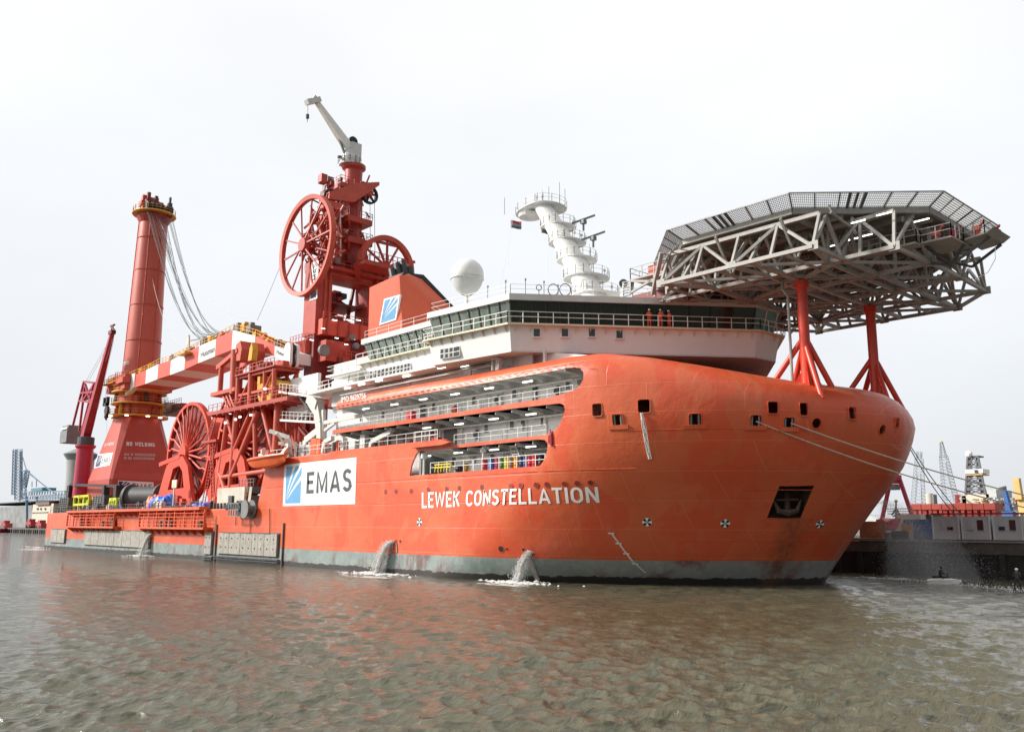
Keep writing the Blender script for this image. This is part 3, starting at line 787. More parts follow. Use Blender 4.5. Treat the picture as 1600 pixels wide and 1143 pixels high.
# the row of round scuttles, and lower overboard holes
SC = [(602.5,768),(618.8,767.3),(642.3,766.6),(669.3,764.6),(698,763.3),(717.8,762.2),(753,760.6),(798,759),(813.5,758.4),(837.8,757.4),(854.6,756.6),(882,755.6),(901.5,754.4),(922.5,753.4)]
BH = [(608,845,.16),(619,845,.14),(625.5,845,.14),(783,857,.28),(792,857,.1),(818,858,.14)]
def disc(u, v, r, name, m=None):
    p = hull_hit(u, v); n = hull_normal(p); b = MB()
    b.cyl(p - n*0.05, p + n*0.03, r*1.25, n=14); o = b.build(name, HULLM, ship)
    b = MB(); b.cyl(p + n*0.02, p + n*0.045, r, n=14); b.build('port_glass', m or BLACK, o)
for u, v in SC: disc(u, v, 0.24, 'scuttle', DKRED)
for u, v, r in BH: disc(u, v, r, 'overboard_hole')
# rope shedding from the open port (frayed white lines)
p0 = hull_hit(1003, 645); p1 = hull_hit(1016, 716); b = MB()
for k in range(7):
    pts = []
    for i in range(9):
        f = i/8; q = p0.lerp(p1, f); q = on_hull(q.x + 0.12*math.sin(f*5+k) + (k-3)*0.035*(1-f), q.z*(1) , 0.10 + 0.05*k%0.1); pts.append(q)
    b.tube(pts, 0.035, 5)
o = b.build('hanging_rope', mat('white_rope', (0.75, 0.74, 0.70), 0.9, var=0.1)); tag(o, 'frayed white rope bundle hanging down the bow from a square opening', 'rope')
# fender frames and rubbing plates low on the after side
PLT = mat('worn_fender_plate', (0.34, 0.32, 0.28), 0.8, var=0.25, streak=0.5, scol=(0.14, 0.11, 0.08), scale=1.5)
def fender(name, u0, u1, z0, z1, npl, frame=True):
    x0 = onY(u0, 850, YS).x; x1 = onY(u1, 850, YS).x; n = npl; first = None
    b = MB(); b.box((x0-.2, YS-.12, z0-.15), (x1+.2, YS+.05, z1+.12)); par = b.build(name, DARK, ship)
    for i in range(n):
        a = x0+(x1-x0)*i/n+0.04; c = x0+(x1-x0)*(i+1)/n-0.04
        b = MB(); b.box((a, YS-.34-0.02*(i%2), z0), (c, YS-.10, z1-0.04*(i%3))); pl = b.build('fender_plate', PLT, par)
        if frame:
            b = MB()
            for zz in (z0+(z1-z0)*.32, z0+(z1-z0)*.75): b.box(((a+c)/2-.09, YS-.40, zz-.09), ((a+c)/2+.09, YS-.34, zz+.09))
            b.build('bolts', BLACK, pl)
    if frame:
        b = MB(); b.box((x0-.6, YS-.42, z0-.5), (x1+.5, YS-.0, z0-.36)); b.box((x0-.6,YS-.42,z0-.8),(x1+.5,YS,z0-.7)); b.build('fender_rail', DARK, par)
    return par
fender('fender', 80, 102, 1.35, 4.0, 4, False)
fender('fender', 133, 235, 1.3, 4.0, 16, False)
fender('fender', 322.5, 333, 0.95, 4.1, 2)
fender('fender', 344, 436, 1.15, 4.0, 10)
for u, z0, z1 in ((338, -0.3, 5.2), (443, -0.4, 5.4)):
    x = onY(u, 850, YS).x; b = MB(); b.box((x-.09, YS-.22, z0), (x+.09, YS+.02, z1)); b.build('guide_post', mat('rusty_post', (.14,.10,.08), .8, var=.3), ship)
# walkway ledges of the after side
def ledge(x0, x1, zt_, w_, th, name='side_ledge'):
    b = MB(); b.box((x0, YS-w_, zt_-th), (x1, YS+.02, zt_))
    n = int((x1-x0)/2.6)
    for i in range(n+1):
        x = x0+.2+(x1-x0-.4)*i/max(1,n); b.prism([(YS-.0, zt_-th), (YS-w_+.1, zt_-th), (YS, zt_-th-0.9)], 'yz', x-.05, x+.05)
    return b.build(name, HULLM, ship)
ledge(-190.5, -126.5, 7.75, 1.6, 0.45)
for (u0, u1) in ((104, 177), (217, 318)):
    x0, x1 = onY(u0, 822, YS-1.3).x, onY(u1, 824, YS-1.3).x
    l = ledge(x0, x1, 4.75, 1.4, 0.32)
    b = MB(); rail_mb(b, [(x0, YS-1.35, 4.75), (x1, YS-1.35, 4.75)], h=2.2, step=2.1, r=0.05, levels=(0.95, 0.7, 0.45, 0.2)); b.build('guard_rail', ORANGE, l, fix=False)
    n = int((x1-x0)/3.4)
    for i in range(n+1):
        x = x0+(x1-x0)*i/n; bar(l, 'stanchion', (x, YS-1.2, 4.75), (x, YS-1.2, 7.3), 0.2, ORANGE)
    rr = random.Random(int(u0))
    for i in range(5):
        x = x0 + (x1-x0)*(0.08+0.84*rr.random()); s_ = 0.35+0.4*rr.random()
        b = MB(); b.box((x-s_, YS-.7, 4.77), (x+s_, YS-.12, 4.77+1.6*s_)); b.box((x-s_*.5, YS-.75, 4.9+s_), (x+s_*.5, YS-.2, 4.8+2.2*s_)); b.build('winch_box', [DARK, MIDG, RED2][i % 3], l)
# gap under the deck edge with web frames behind
# discharge chute frame
for u0, v0, u1, v1 in ((827, 862, 842, 905),):
    p, q = hull_hit(u0, v0), hull_hit(u1, v1)
    b = MB(); b.beam(p + Vector((0,-.15,0)), q + Vector((0,-.15,0)), 0.42, 0.25); b.build('discharge_lip', PLT, ship)
for u0, v0, u1, v1 in ((612, 848, 614, 862),(620, 848, 621, 862)):
    p, q = hull_hit(u0, v0), hull_hit(u1, v1)
    b = MB(); b.beam(p, q, 0.22, 0.12); b.build('discharge_lip', PLT, ship)
# long weld seams standing slightly proud
for z, x0 in ((7.5, -85.6), (10.05, -109.0)):
    pts = [on_hull(x0+(-48-x0)*i/40, z, 0.0) for i in range(41)]; b = MB(); b.tube(pts, 0.035, 4); b.build('weld_seam', HULLM, ship, fix=False)
for z, u0, u1 in ((5.9, 1180, 1330), (8.3, 1180, 1330), (13.2, 1000, 1400), (4.0, 960, 1300)):
    xa, xb = hull_hit(u0, 800).x, hull_hit(u1, 780).x
    pts = [on_hull(xa+(min(xb, -37)-xa)*i/30, z, 0.0) for i in range(31)]; b = MB(); b.tube(pts, 0.03, 4); b.build('weld_seam', HULLM, ship, fix=False)

# ------------------------------------------------------------------ deckhouse inside the openings
YW = 58.7
Z1, Z2, Z3, Z4 = 10.45, 13.12, 16.30, 19.15
b = MB(); b.prism([(-97.5,7.4),(-61,7.4),(-55,10.2),(-51.5,13.2),(-50.6,15),(-50.6,20.2),(-60,22),(-97.5,22)], 'xz', YW, YW+.3); dh = b.build('deckhouse_wall', WHITE, ship)
b = MB(); b.box((-52.6, YS+1.6, 13.2), (-52.3, YW, 19.2)); b.build('deckhouse_wall', WHITE, ship)
for z, x0 in ((Z1, -76), (Z2, -70), (Z3, -92.1)):
    b = MB(); xe = {Z1: -56.0, Z2: -53.5, Z3: -51.5}[z]; b.prism([(x0, YW), (x0, YS+.2)] + [(x, hullY(x, z-.3)+.22) for x in np.linspace(-64, xe, 10)] + [(xe, YW)], 'xy', z-.22, z-.02); b.build('side_deck', GREYW, ship)
for z, x0 in ((Z2-.22, -75), (Z3-.22, -92), (Z4+.05, -92)):      # deep brackets under each deck
    x = x0+0.8
    while x < (-55.5 if z < 14 else -52.5):
        sd = MB(); sd.prism([(YS+.25, z), (YW, z), (YW, z-.75), (YS+1.2, z-.38), (YS+.25, z-.3)], 'yz', x-.04, x+.04); x += 2.35; sd.build('deck_bracket', GREYW, ship)
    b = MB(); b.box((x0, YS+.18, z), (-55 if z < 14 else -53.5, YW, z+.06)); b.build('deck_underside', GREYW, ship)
for z, x0 in ((Z2-.75, -75), (Z3-.85, -92), (Z4-.6, -92)):       # pipes under the decks
    for k, (dy, dz, r) in enumerate(((.5, 0, .07), (.8, .1, .05), (1.1, -.05, .09))):
        b = MB(); b.tube([(x0+1+k, YW-dy, z+dz), (-53-k*.8, YW-dy, z+dz), (-52.6-k*.8, YW-dy, z+dz-.5), (-52.6-k*.8, YW-.15, z-1.0)], r, 6)
        b.build('pipe', [GREYW, mat('old_brass', (0.30, 0.24, 0.14), 0.5), GREYW][k], ship)
def s5w(x, y, Y=YW): return onY(480+x/3.478, 540+y/3.478, Y)
# strip lights
LT = [(318,342),(473,319),(630,291),(803,263),(988,231),(1197,195),(650,446),(825,426),(1013,398),(1216,372),(650,599),(820,581),(1015,564),(1215,548)]
for x, y in LT:
    p = s5w(x, y, YS+1.3); b = MB(); b.box((p.x-.62, p.y-.1, p.z-.05), (p.x+.62, p.y+.1, p.z+.05)); b.build('strip_light', LAMP, ship)
    b = MB(); b.box((p.x-.7, p.y-.14, p.z+.05), (p.x+.7, p.y+.14, p.z+.14)); b.build('light_tray', WHITE, ship)
def flatbox(c, w_, h_, name, m, y0=0.0, y1=-0.06, par=None):
    b = MB(); b.box((c.x-w_/2, YW+y0, c.z-h_/2), (c.x+w_/2, YW+y1, c.z+h_/2)); return b.build(name, m, par or ship)
for x, y in ((295,392),(415,374),(690,331),(908,298),(1128,260),(1420,215),(375,522),(450,517),(530,506),(975,452),(1115,432),(1175,430),(1283,415),(697,637),(800,628),(912,620),(1010,612)):
    c = s5w(x, y); f = flatbox(c, .74, 1.05, 'window', WHITE, 0, -.07); g = flatbox(c, .54, .83, 'pane', mat('grey_window_glass', (.11,.12,.12), .15), -.07, -.09, f)
for x, y, w_ in ((632,350,1.3),(1243,262,.95),(985,300,.9),(925,470,.8),(1290,590,.8)):
    c = s5w(x, y); d = flatbox(c, w_, 1.95, 'door', GREYW, 0, -.08)
    if x == 1243 or x == 632:
        for k in range(3): flatbox(c + Vector((0,0,.6-.6*k)), w_*.8, .42, 'louvre', DARK, -.08, -.10, d)
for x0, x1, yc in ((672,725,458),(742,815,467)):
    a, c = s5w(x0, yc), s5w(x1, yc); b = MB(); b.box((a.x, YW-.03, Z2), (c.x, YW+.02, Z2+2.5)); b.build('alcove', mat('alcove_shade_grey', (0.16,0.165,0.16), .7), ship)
for x in (730, 845, 1300-0):
    c = s5w(x, 460); bar(ship, 'pillar', (c.x, YW-.2, Z2), (c.x, YW-.2, Z3-.25), .22, WHITE)
# boxes, hose reels and panels on the walls
rr = random.Random(5)
for x, y, m in ((800,348,RED),(1360,245,DARK),(1035,295,DARK),(920,482,DARK),(565,534,RED),(1380,350,MAROON),(860,660,YEL),(505,330,GREYW),(1050,300,GREYW)):
    c = s5w(x, y, YW-.25); b = MB()
    b.lathe((c.x, YW-.35, c.z), [(0.1,-.1),(0.34,-.1),(0.36,0),(0.34,.1),(0.1,.1)], 14, axis='y'); b.box((c.x-.08, YW-.3, c.z-.5), (c.x+.08, YW-.02, c.z+.5)); b.build('hose_reel', m, ship)
for lev, z in enumerate((Z1, Z2, Z3)):
    x = -90 + lev*3 if lev else -74
    while x < -54:
        if (x > -74 or lev) and not (lev == 1 and x < -68):
            b = MB(); hgt = .4+.6*rr.random(); zz = z+.5+rr.random()*0.9; wd = .2+.4*rr.random()
            b.box((x, YW-.22, zz), (x+wd, YW-.01, zz+hgt)); b.build('wall_cabinet', rr.choice([WHITE, GREYW, WHITE, MIDG]), ship)
            b = MB(); b.tube([(x+.8, YW-.07, z), (x+.8, YW-.07, z+1.6+rr.random())], .035, 5); b.build('conduit', GREYW, ship)
        x += 1.7+2.2*rr.random()
# railings along the deck edges
railing(ship, [(-91.5, YS+.25, Z3+.1), (-52.6, YS+.25, Z3+.1)], r=.022, step=1.6)
railing(ship, [(-108.8, YS+.25, 13.9), (-93, YS+.25, 13.9)], r=.03)
railing(ship, [(-91.5, YS+.25, 13.9), (-72.5, YS+.25, 13.9)], r=.022)
railing(ship, [(-69.3, YS+.25, Z2+.05), (-56, YS+.25, Z2+.05)], r=.022)
railing(ship, [(-66, YS+.12, Z1+.05), (-56, YS+.12, Z1+.05)], r=.03, step=1.2)
railing(ship, [(-73, YS+.12, Z1+.05), (-66.2, YS+.12, Z1+.05)], r=.03, step=1.5)
# orange edge shelf where the aft bulwark ends over the lower opening
b = MB(); p = onY(700, 698, YS); b.prism([(-75.5, 13.78), (-70.2, 13.78), (-68.8, 13.45), (-70.2, 13.25), (-75.5, 13.25)], 'xz', YS-.7, YS+.0); b.build('edge_shelf', HULLM, ship)
railing(ship, [(-75, YS-.6, 13.8), (-71, YS-.6, 13.8)], r=.035, step=1.2)
# long grab line and fender list on the fascia over the top opening
b = MB(); pts = [(x, YS-.06, 19.32) for x in np.linspace(-91.8, -50.5, 40)]; 
for i in range(0, 39, 1):
    b.beam(Vector(pts[i]), Vector(pts[i]).lerp(Vector(pts[i+1]), .5), .055)
b.build('fascia_list', DARK, ship, fix=False)
fz = quadfn(onY(534,628,YS-.05), onY(571,620.5,YS-.05), onY(534,619.5,YS-.05))
lettering(ship, 'identity_number', 'IMO 9629756', quadfn(onY(533,629,YS-.05), onY(571.5,621.5,YS-.05), onY(533,620,YS-.05), onY(571.5,612.8,YS-.05)), TXTW, bold=.008)

# ------------------------------------------------------------------ upper house, bridge
def zpt(p, z): return Vector((p.x, p.y, z))
ZB = 24.25                       # bridge deck
C1 = Vector((-59.9, 54.3, 0)); C2 = Vector((-45.05, 74.4, 0)); C3 = Vector((-44.85, 78.6, 0)); C4 = Vector((-59.9, 98.7, 0)); 
A1 = onZ(660, 531, ZB); A1.z = 0      # after end of the flared wing
A2 = Vector((-73.4, 55.7, 0)); A3 = Vector((-88.6, 55.7, 0)); A4 = Vector((-88.6, 97.3, 0)); A5 = Vector((-73.4, 97.3, 0)); A6 = Vector((A1.x, 2*YC-A1.y, 0))
outline = [C1, C2, C3, C4, A6, A5, A4, A3, A2, A1]
def inset(ps, d):
    """move every edge of the plan inwards by d"""
    n = len(ps); out_ = []; cen = sum(ps, Vector())/n
    for i in range(n):
        a, b_, c = ps[i-1], ps[i], ps[(i+1) % n]
        def off(p, q):
            t = (q-p).normalized(); nn = Vector((-t.y, t.x, 0))
            return nn
        n1, n2 = off(a, b_), off(b_, c)
        m = (n1+n2); 
        if m.length < 1e-4: m = n1
        m.normalize(); k = d/max(.35, m.dot(n1)); out_.append(b_ + m*k)
    return out_
area = sum(a.x*b_.y-b_.x*a.y for a, b_ in zip(outline, outline[1:]+outline[:1]))
SG = 1 if area > 0 else -1
def slab(ps, z0, z1, name, m, par=None):
    b = MB(); b.prism([(p.x, p.y) for p in ps], 'xy', z0, z1); return b.build(name, m, par or ship)
def band(ps0, z0, ps1, z1, name, m, par=None, closed=True, i0=0, i1=None):
    b = MB(); n = len(ps0)
    vs = [zpt(p, z0) for p in ps0] + [zpt(p, z1) for p in ps1]
    b.add(vs, [(i, (i+1) % n, n+(i+1) % n, n+i) for i in range(n)]); return b.build(name, m, par or ship, fix=False)
slab(outline, ZB-.16, ZB, 'bridge_deck', CREAM)
wall_top = inset(outline, SG*0.55); wall_bot = inset(outline, SG*1.0)
band(wall_bot, 21.75, wall_top, ZB-.16, 'bridge_house', mat('white_panels', (0.82, 0.81, 0.80), 0.42, var=0.035, streak=0.10, scol=(0.62,0.56,0.48)))
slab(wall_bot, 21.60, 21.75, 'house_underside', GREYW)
# stepped underside and brackets of the bridge walk
b = MB()
def along(p, q, step, off=.5):
    L = (q-p).length; n = max(1, int(L/step))
    return [p.lerp(q, (i+.5)/n) for i in range(n)], (q-p).normalized()
for p, q in zip([A3, A2, A1, C1, C2, C3], [A2, A1, C1, C2, C3, C4]):
    pts, t = along(p, q, 1.45)
    nn = Vector((-t.y, t.x, 0))*SG
    for c in pts:
        e1 = c + nn*0.06; e2 = c + nn*0.62
        for o_ in (-.03, .03): pass
        b.add([zpt(e1 - t*.03, ZB-.16), zpt(e2 - t*.03, ZB-.16), zpt(e2 - t*.03, ZB-.75), zpt(e1 + t*.03, ZB-.16), zpt(e2 + t*.03, ZB-.16), zpt(e2 + t*.03, ZB-.75)],
              [(0,1,2), (5,4,3), (0,3,4,1), (1,4,5,2), (2,5,3,0)]); b.build('walk_bracket', CREAM, ship, fix=False); b = MB()
# windows: inclined outwards from a low coaming
g0 = inset(outline, SG*1.15); g1 = inset(outline, SG*0.62); gz0, gz1 = ZB+.28, ZB+2.35
band(inset(outline, SG*1.17), ZB, inset(outline, SG*1.17), gz0, 'window_coaming', WHITE)
band(inset(outline, SG*1.5), ZB, inset(outline, SG*1.25), gz1, 'bridge_inner_wall', BLACK)
roof_o = inset(outline, SG*0.38)
slab(roof_o, gz1, gz1+.62, 'bridge_roof', mat('roof_edge_grey', (0.60, 0.61, 0.58), 0.5, var=.06, streak=.2, scol=(.4,.38,.33)))
def panes(i, n_or_fracs, material, frame=BLACK, mull=.16):
    a0, b0, a1, b1 = g0[i], g0[(i+1) % len(g0)], g1[i], g1[(i+1) % len(g1)]
    fr = n_or_fracs if isinstance(n_or_fracs, list) else [k/n_or_fracs for k in range(n_or_fracs+1)]
    for f0, f1 in zip(fr[:-1], fr[1:]):
        t = (b0-a0).normalized(); m_ = mull/2
        q = [zpt(a0.lerp(b0, f0)+t*m_, gz0), zpt(a0.lerp(b0, f1)-t*m_, gz0), zpt(a1.lerp(b1, f1)-t*m_, gz1), zpt(a1.lerp(b1, f0)+t*m_, gz1)]
        b = MB(); b.add(q, [(0,1,2,3)]); b.build('window_pane', material, ship, fix=False)
        p0, p1 = zpt(a0.lerp(b0, f1), gz0), zpt(a1.lerp(b1, f1), gz1)
        bar(ship, 'mullion', p0, p1, mull*.9, frame)
fx = [(x-115)/(1360-115) for x in (115,222,290,360,428,498,568,637,705,812,910,1020,1128,1245,1360)]
# uneven spacing was read across the picture; the facet recedes little, so it holds
panes(0, fx, GLASS)                       # C1-C2
panes(1, 2, mat('bright_green_glass', (0.05, 0.16, 0.11), 0.08, var=.3, scale=.5), WHITE)      # C2-C3
panes(2, 14, GLASS)
panes(9, 8, GLASSL)                       # A1-C1
panes(8, 2, GLASSL, WHITE)                      # A2-A1
panes(7, 10, GLASSL)                      # A3-A2
railing(ship, [zpt(p, ZB) for p in [A3, A2, A1, C1, C2, C3, C4]], h=1.1, step=1.5, r=.032)
railing(ship, [zpt(p, gz1+.62) for p in inset(outline, SG*.7)[7:] + inset(outline, SG*.7)[:4]], h=1.0, step=2.6, r=.018)
# small square windows under the walk, grid windows on the side
def on_facet(a, b_, u, v, zc):
    """point of the facet a-b seen in direction (u, v)"""
    n = (b_-a).normalized(); nn = Vector((-n.y, n.x, 0)); d = ray(u, v); t_ = nn.dot(Vector((a.x, a.y, 0)) - EYEV*1.0)/nn.dot(d)
    return EYEV + d*t_, n, nn
wm = [(x0+x1)/2 for x0, x1 in zip(wall_top, wall_bot)]
for x in (250, 390, 525, 662):
    p, t, nn = on_facet(wm[0], wm[1], 760+x/3.2, 300+(705 if x < 600 else 714)/3.2, 0)
    if nn.dot(Vector((1,-1,0))) < 0: nn = -nn
    b = MB(); b.beam(p + nn*.0 - t*.42, p + nn*.0 + t*.42, .5, .95) ; f = b.build('window', WHITE, ship)
    b = MB(); b.beam(p + nn*.14 - t*.30, p + nn*.14 + t*.30, .30, .72) ; b.build('pane', DGLASS, f)
def strip(a, b_, us, v0s, hpx, name, w_=.55):
    for (u, v) in us:
        p, t, nn = on_facet(a, b_, u, v, 0)
        if nn.y > 0: nn = -nn
        b = MB(); b.beam(p - t*w_/2, p + t*w_/2, .14, hpx); f = b.build('window', WHITE, ship)
        b = MB()
        for sz in (-.25, .25): b.beam(p - t*w_*.42 + nn*.05 + Vector((0,0,sz*hpx)), p + t*w_*.42 + nn*.05 + Vector((0,0,sz*hpx)), .06, hpx*.42)
        b.build('pane', DGLASS, f)
strip(wm[9], wm[0], [(520+x/4.706, 440+y/4.706) for x, y in ((806,530),(840,526),(873,520),(903,515),(922,511))], 0, 1.05, 'w')
strip(wm[7]+Vector((0,-.1,0)), wm[8]+Vector((0,-.1,0)), [(520+x/4.706, 440+y/4.706) for x, y in ((258,690),(285,686),(318,680),(343,676),(372,668),(400,662),(430,655),(455,650),(485,645),(510,640),(538,633),(560,628))], 0, .95, 'w')
# lower walk below the after house, its pipes and the aft platforms
b = MB(); b.prism([(-100.5, 56.0), (-90, 55.55), (-66, 55.55), (-60, 57), (-60, 62), (-100.5, 62)], 'xy', 21.75, 22.0); lw = b.build('upper_walk', WHITE, ship)
railing(ship, [(-100.3, 56.2, 22.0), (-90, 55.7, 22.0)], r=.03)
railing(ship, [(-90, 55.7, 22.0), (-84, 55.7, 22.0)], r=.03)
b = MB(); b.prism([(-95.3, 55.6), (-87.5, 55.6), (-87.5, 62), (-95.3, 62)], 'xy', 23.35, 23.6); b.build('upper_walk', WHITE, ship)
railing(ship, [(-95.2, 62, 23.6), (-95.2, 55.7, 23.6), (-88.5, 55.7, 23.6)], r=.03)
b = MB(); b.box((-75.2, YS+.3, Z1), (-74.9, YW, Z2)); b.build('shade_partition', MIDG, ship)  # grey sheet added to stand for the shade at the lowest opening's after end
b = MB(); b.box((-97, 57.6, 20), (-60, 57.8, 21.74)); b.build('deckhouse_wall', GREYW, ship)
for k in range(5):
    b = MB(); z = 20.95+.17*k; b.tube([(-93+k*2, 56.4+.35*k, z), (-64-k, 56.4+.35*k, z), (-62-k, 58.5, z-.2)], .06+.012*k, 6); b.build('pipe', [GREYW, mat('old_brass', (0,0,0)), GREYW, MIDG, mat('old_brass', (0,0,0))][k], ship)
for u, v in ((543,606),(565,600),(590,594),(635,587),(685,573),(726,571),(800,561)):
    p = onZ(u, v, 21.66) ; p = Vector((p.x, max(55.9, min(p.y, 58)), 21.62)); b = MB(); b.box((p.x-.6, p.y-.1, p.z-.06), (p.x+.6, p.y+.1, p.z+.05)); b.build('strip_light', LAMP, ship)
for u in (560, 640, 735, 800, 850): 
    p = onY(u, 560, 57.5); bar(ship, 'pillar', (p.x, 57.6, 20.3), (p.x, 57.6, 21.7), .25, GREYW)
# small post with lamps on the fascia
p = onY(775, 583, YS+.8); x = p.x
b = MB(); b.cyl((x, YS+.9, 20.3), (x, YS+.9, 23.3), .12); b.box((x-.45, YS+.6, 21.4), (x+.45, YS+1.2, 21.5)); b.box((x-.55,YS+.85,22.6),(x+.55,YS+.95,22.7)); b.box((x-.5, YS+.65, 20.3), (x-.42, YS+1.15, 21.5)); b.box((x+.42, YS+.65, 20.3), (x+.5, YS+1.15, 21.5)); b.sphere((x, YS+.9, 23.5), .22, 8, 6); b.sphere((x-.5,YS+.9,22.85),.13,8,6); b.build('lamp_post', GREYW, ship)
# grey flanks of the forecastle under the wings
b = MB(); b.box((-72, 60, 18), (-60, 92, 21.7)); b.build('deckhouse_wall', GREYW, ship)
# ---- funnel
FX0, FX1 = -101.2, -92.4
prof = [(65.5, 27.5), (64.4, 37.6), (65.6, 38.25), (68.2, 37.9), (76.5, 33.0), (81, 29.6), (81, 27.5)]
def funnel():
    b = MB(); rings = []
    for x, k in ((FX0, -0.25), (FX1-1.2, 0), (FX1-.4, .25), (FX1, 1.0)):
        r = []
        for (y, z) in prof:
            yy = y + (0.75*k if (k > 0 and y < 66) else 0); zz = z - (.0 if z < 30 else .5*max(0, k)) + (x-FX0)*0.05*(z > 30)
            r.append((x + (0.28 if x < FX0+1 else 0)*(z-27.5)*.55, yy, zz))
        rings.append(r)
    b.loft(rings); o = b.build('funnel', mat('funnel_orange', (0.70, 0.125, 0.06), .42, var=.06), ship, smooth=True)
    # black ridge along the top and the raked exhausts
    bb = MB(); bb.loft([[(x, 65.0, 38.15), (x, 68.3, 38.1), (x, 76.6, 33.2), (x, 76.6, 33.5), (x, 68.5, 38.8), (x, 65.2, 38.5)] for x in (-96, FX1-.3)])
    bb.build('funnel_top', BLACK, o)
    for k, (u0, v0, u1, v1) in enumerate(((617, 432, 612, 421), (625, 427, 620, 413), (636, 428, 629, 409), (645, 432, 640, 418))):
        p, q = onY(u0, v0, 66.5+k*.8), onY(u1, v1, 66.5+k*.8); bb = MB(); bb.cyl(p - Vector((0,0,1)), q, .55, .5, 12); bb.build('exhaust', BLACK, o)
    fn = quadfn(onY(592.5, 508, 64.9), onY(618.5, 499.5, 64.9), onY(600, 467, 64.45), onY(624.5, 460, 64.45))
    bb = MB(); q = [fn(0,0), fn(1,0), fn(1,1), fn(0,1)]; bb.add(q + [p + Vector((0,.3,0)) for p in q], [(0,1,2,3), (0,4,5,1), (1,5,6,2), (2,6,7,3), (3,7,4,0)]); pl = bb.build('funnel_panel', TXTW, o)
    logo(pl, lambda a, c: fn(.08+.84*a, .07+.86*c) + Vector((0,-.03,0)), LBLUE)
funnel()
b = MB(); b.box((-104, 62, 20.3), (-75, 91, 27.0)); b.build('casing', GREYW, ship)
# ------------------------------------------------------------------ helideck
HX, HY, HZ, AP = -40.2, 76.3, 31.0, 13.25
heli = thing('helideck', (HX, HY, HZ), 'grey octagonal helicopter deck on open truss work held over the bow', 'helideck')
def octa(ap, z, cx=HX, cy=HY):
    s_ = ap*math.tan(math.pi/8)
    return [Vector((cx+x, cy+y, z)) for x, y in [(-s_, -ap), (s_, -ap), (ap, -s_), (ap, s_), (s_, ap), (-s_, ap), (-ap, s_), (-ap, -s_)]]
b = MB(); b.prism([(p.x, p.y) for p in octa(AP-.1, 0)], 'xy', HZ-.35, HZ-.02); b.build('deck_plate', mat('deck_underside_grey', (0.26, 0.25, 0.235), .7, var=.15, streak=.1), heli)
for a, c in zip(octa(AP, HZ-.25), octa(AP, HZ-.25)[1:]+octa(AP, HZ-.25)[:1]): bar(heli, 'edge_beam', a, c, .28, ALU, h=.55)
# deck beams underneath
for i in range(13):
    y = HY - AP + 1.0 + i*(2*AP-2)/12; k = abs(y-HY); xh = AP if k < AP*math.tan(math.pi/8) else AP + AP*math.tan(math.pi/8) - k
    bar(heli, 'deck_beam', (HX-xh+.3, y, HZ-.62), (HX+xh-.3, y, HZ-.62), .16, ALU, h=.5)
for i in range(9):
    x = HX - AP + 1.6 + i*(2*AP-3.2)/8; k = abs(x-HX); yh = AP if k < AP*math.tan(math.pi/8) else AP + AP*math.tan(math.pi/8) - k
    bar(heli, 'deck_girder', (x, HY-yh+.3, HZ-.95), (x, HY+yh-.3, HZ-.95), .16, ALU, h=.45)
# safety net: sloping panels of bars all round
o_in, o_out = octa(AP+.1, HZ-.05), octa(AP+1.55, HZ+.72)
rr = random.Random(11)
for i in range(8):
    a0, a1, b0, b1 = o_in[i], o_in[(i+1)%8], o_out[i], o_out[(i+1)%8]; n = 6
    for k in range(n):
        f0, f1 = k/n, (k+1)/n; p0, p1, q0, q1 = a0.lerp(a1, f0), a0.lerp(a1, f1), b0.lerp(b1, f0), b0.lerp(b1, f1)
        b = MB()
        b.beam(p0, q0, .12); b.beam(p1, q1, .12); b.beam(q0, q1, .10)
        for j in range(1, 9): b.beam(p0.lerp(q0, j/9), p1.lerp(q1, j/9), .04)
        for j in range(1, 12): b.beam(p0.lerp(p1, j/12), q0.lerp(q1, j/12), .035)
        b.build('net_panel', NET, heli, fix=False)
    if i in (0, 1):   # pairs of dark gates
        for f in (.40, .45, .50):
            p = a0.lerp(a1, f); q = b0.lerp(b1, f); bar(heli, 'net_post', p, q, .2, DARK)
# truss: lower chord grid, upper nodes, braces
ZL, ZU = 26.95, HZ-.95
ROWS = [(-14.4, -47.5, -32.5), (-9.6, -50.5, -28.2), (-3.2, -51.5, -28.0), (3.2, -51.5, -28.0), (9.6, -50.5, -28.2), (14.4, -47.5, -32.5)]
XN = [-51.0, -45.0, -38.2, -32.5, -28.2]
def bays(x0, x1):
    n = max(1, round((x1-x0)/6.2)); return [x0 + (x1-x0)*i/n for i in range(n+1)]
CH, BR = .32, .25
rows = []
for (dy, x0, x1) in ROWS:
    y = HY+dy; xs = bays(x0, x1); rows.append((y, xs))
    yy = HY + dy*(.90 if abs(dy) > 12 else .95)
    for a, c in zip(xs[:-1], xs[1:]): bar(heli, 'lower_chord', (a, y, ZL), (c, y, ZL), CH, ALU)
    for a, c in zip(xs[:-1], xs[1:]):
        mid = (a+c)/2; bar(heli, 'upper_chord', (a, yy, ZU), (c, yy, ZU), CH, ALU)
        bar(heli, 'brace', (a, y, ZL), (mid, yy, ZU), BR, ALU); bar(heli, 'brace', (c, y, ZL), (mid, yy, ZU), BR, ALU)
        bar(heli, 'upright', (mid, y, ZL), (mid, yy, ZU), BR*.9, ALU)
    for a in xs: bar(heli, 'upright', (a, y, ZL), (a, yy, ZU), BR*.9, ALU)
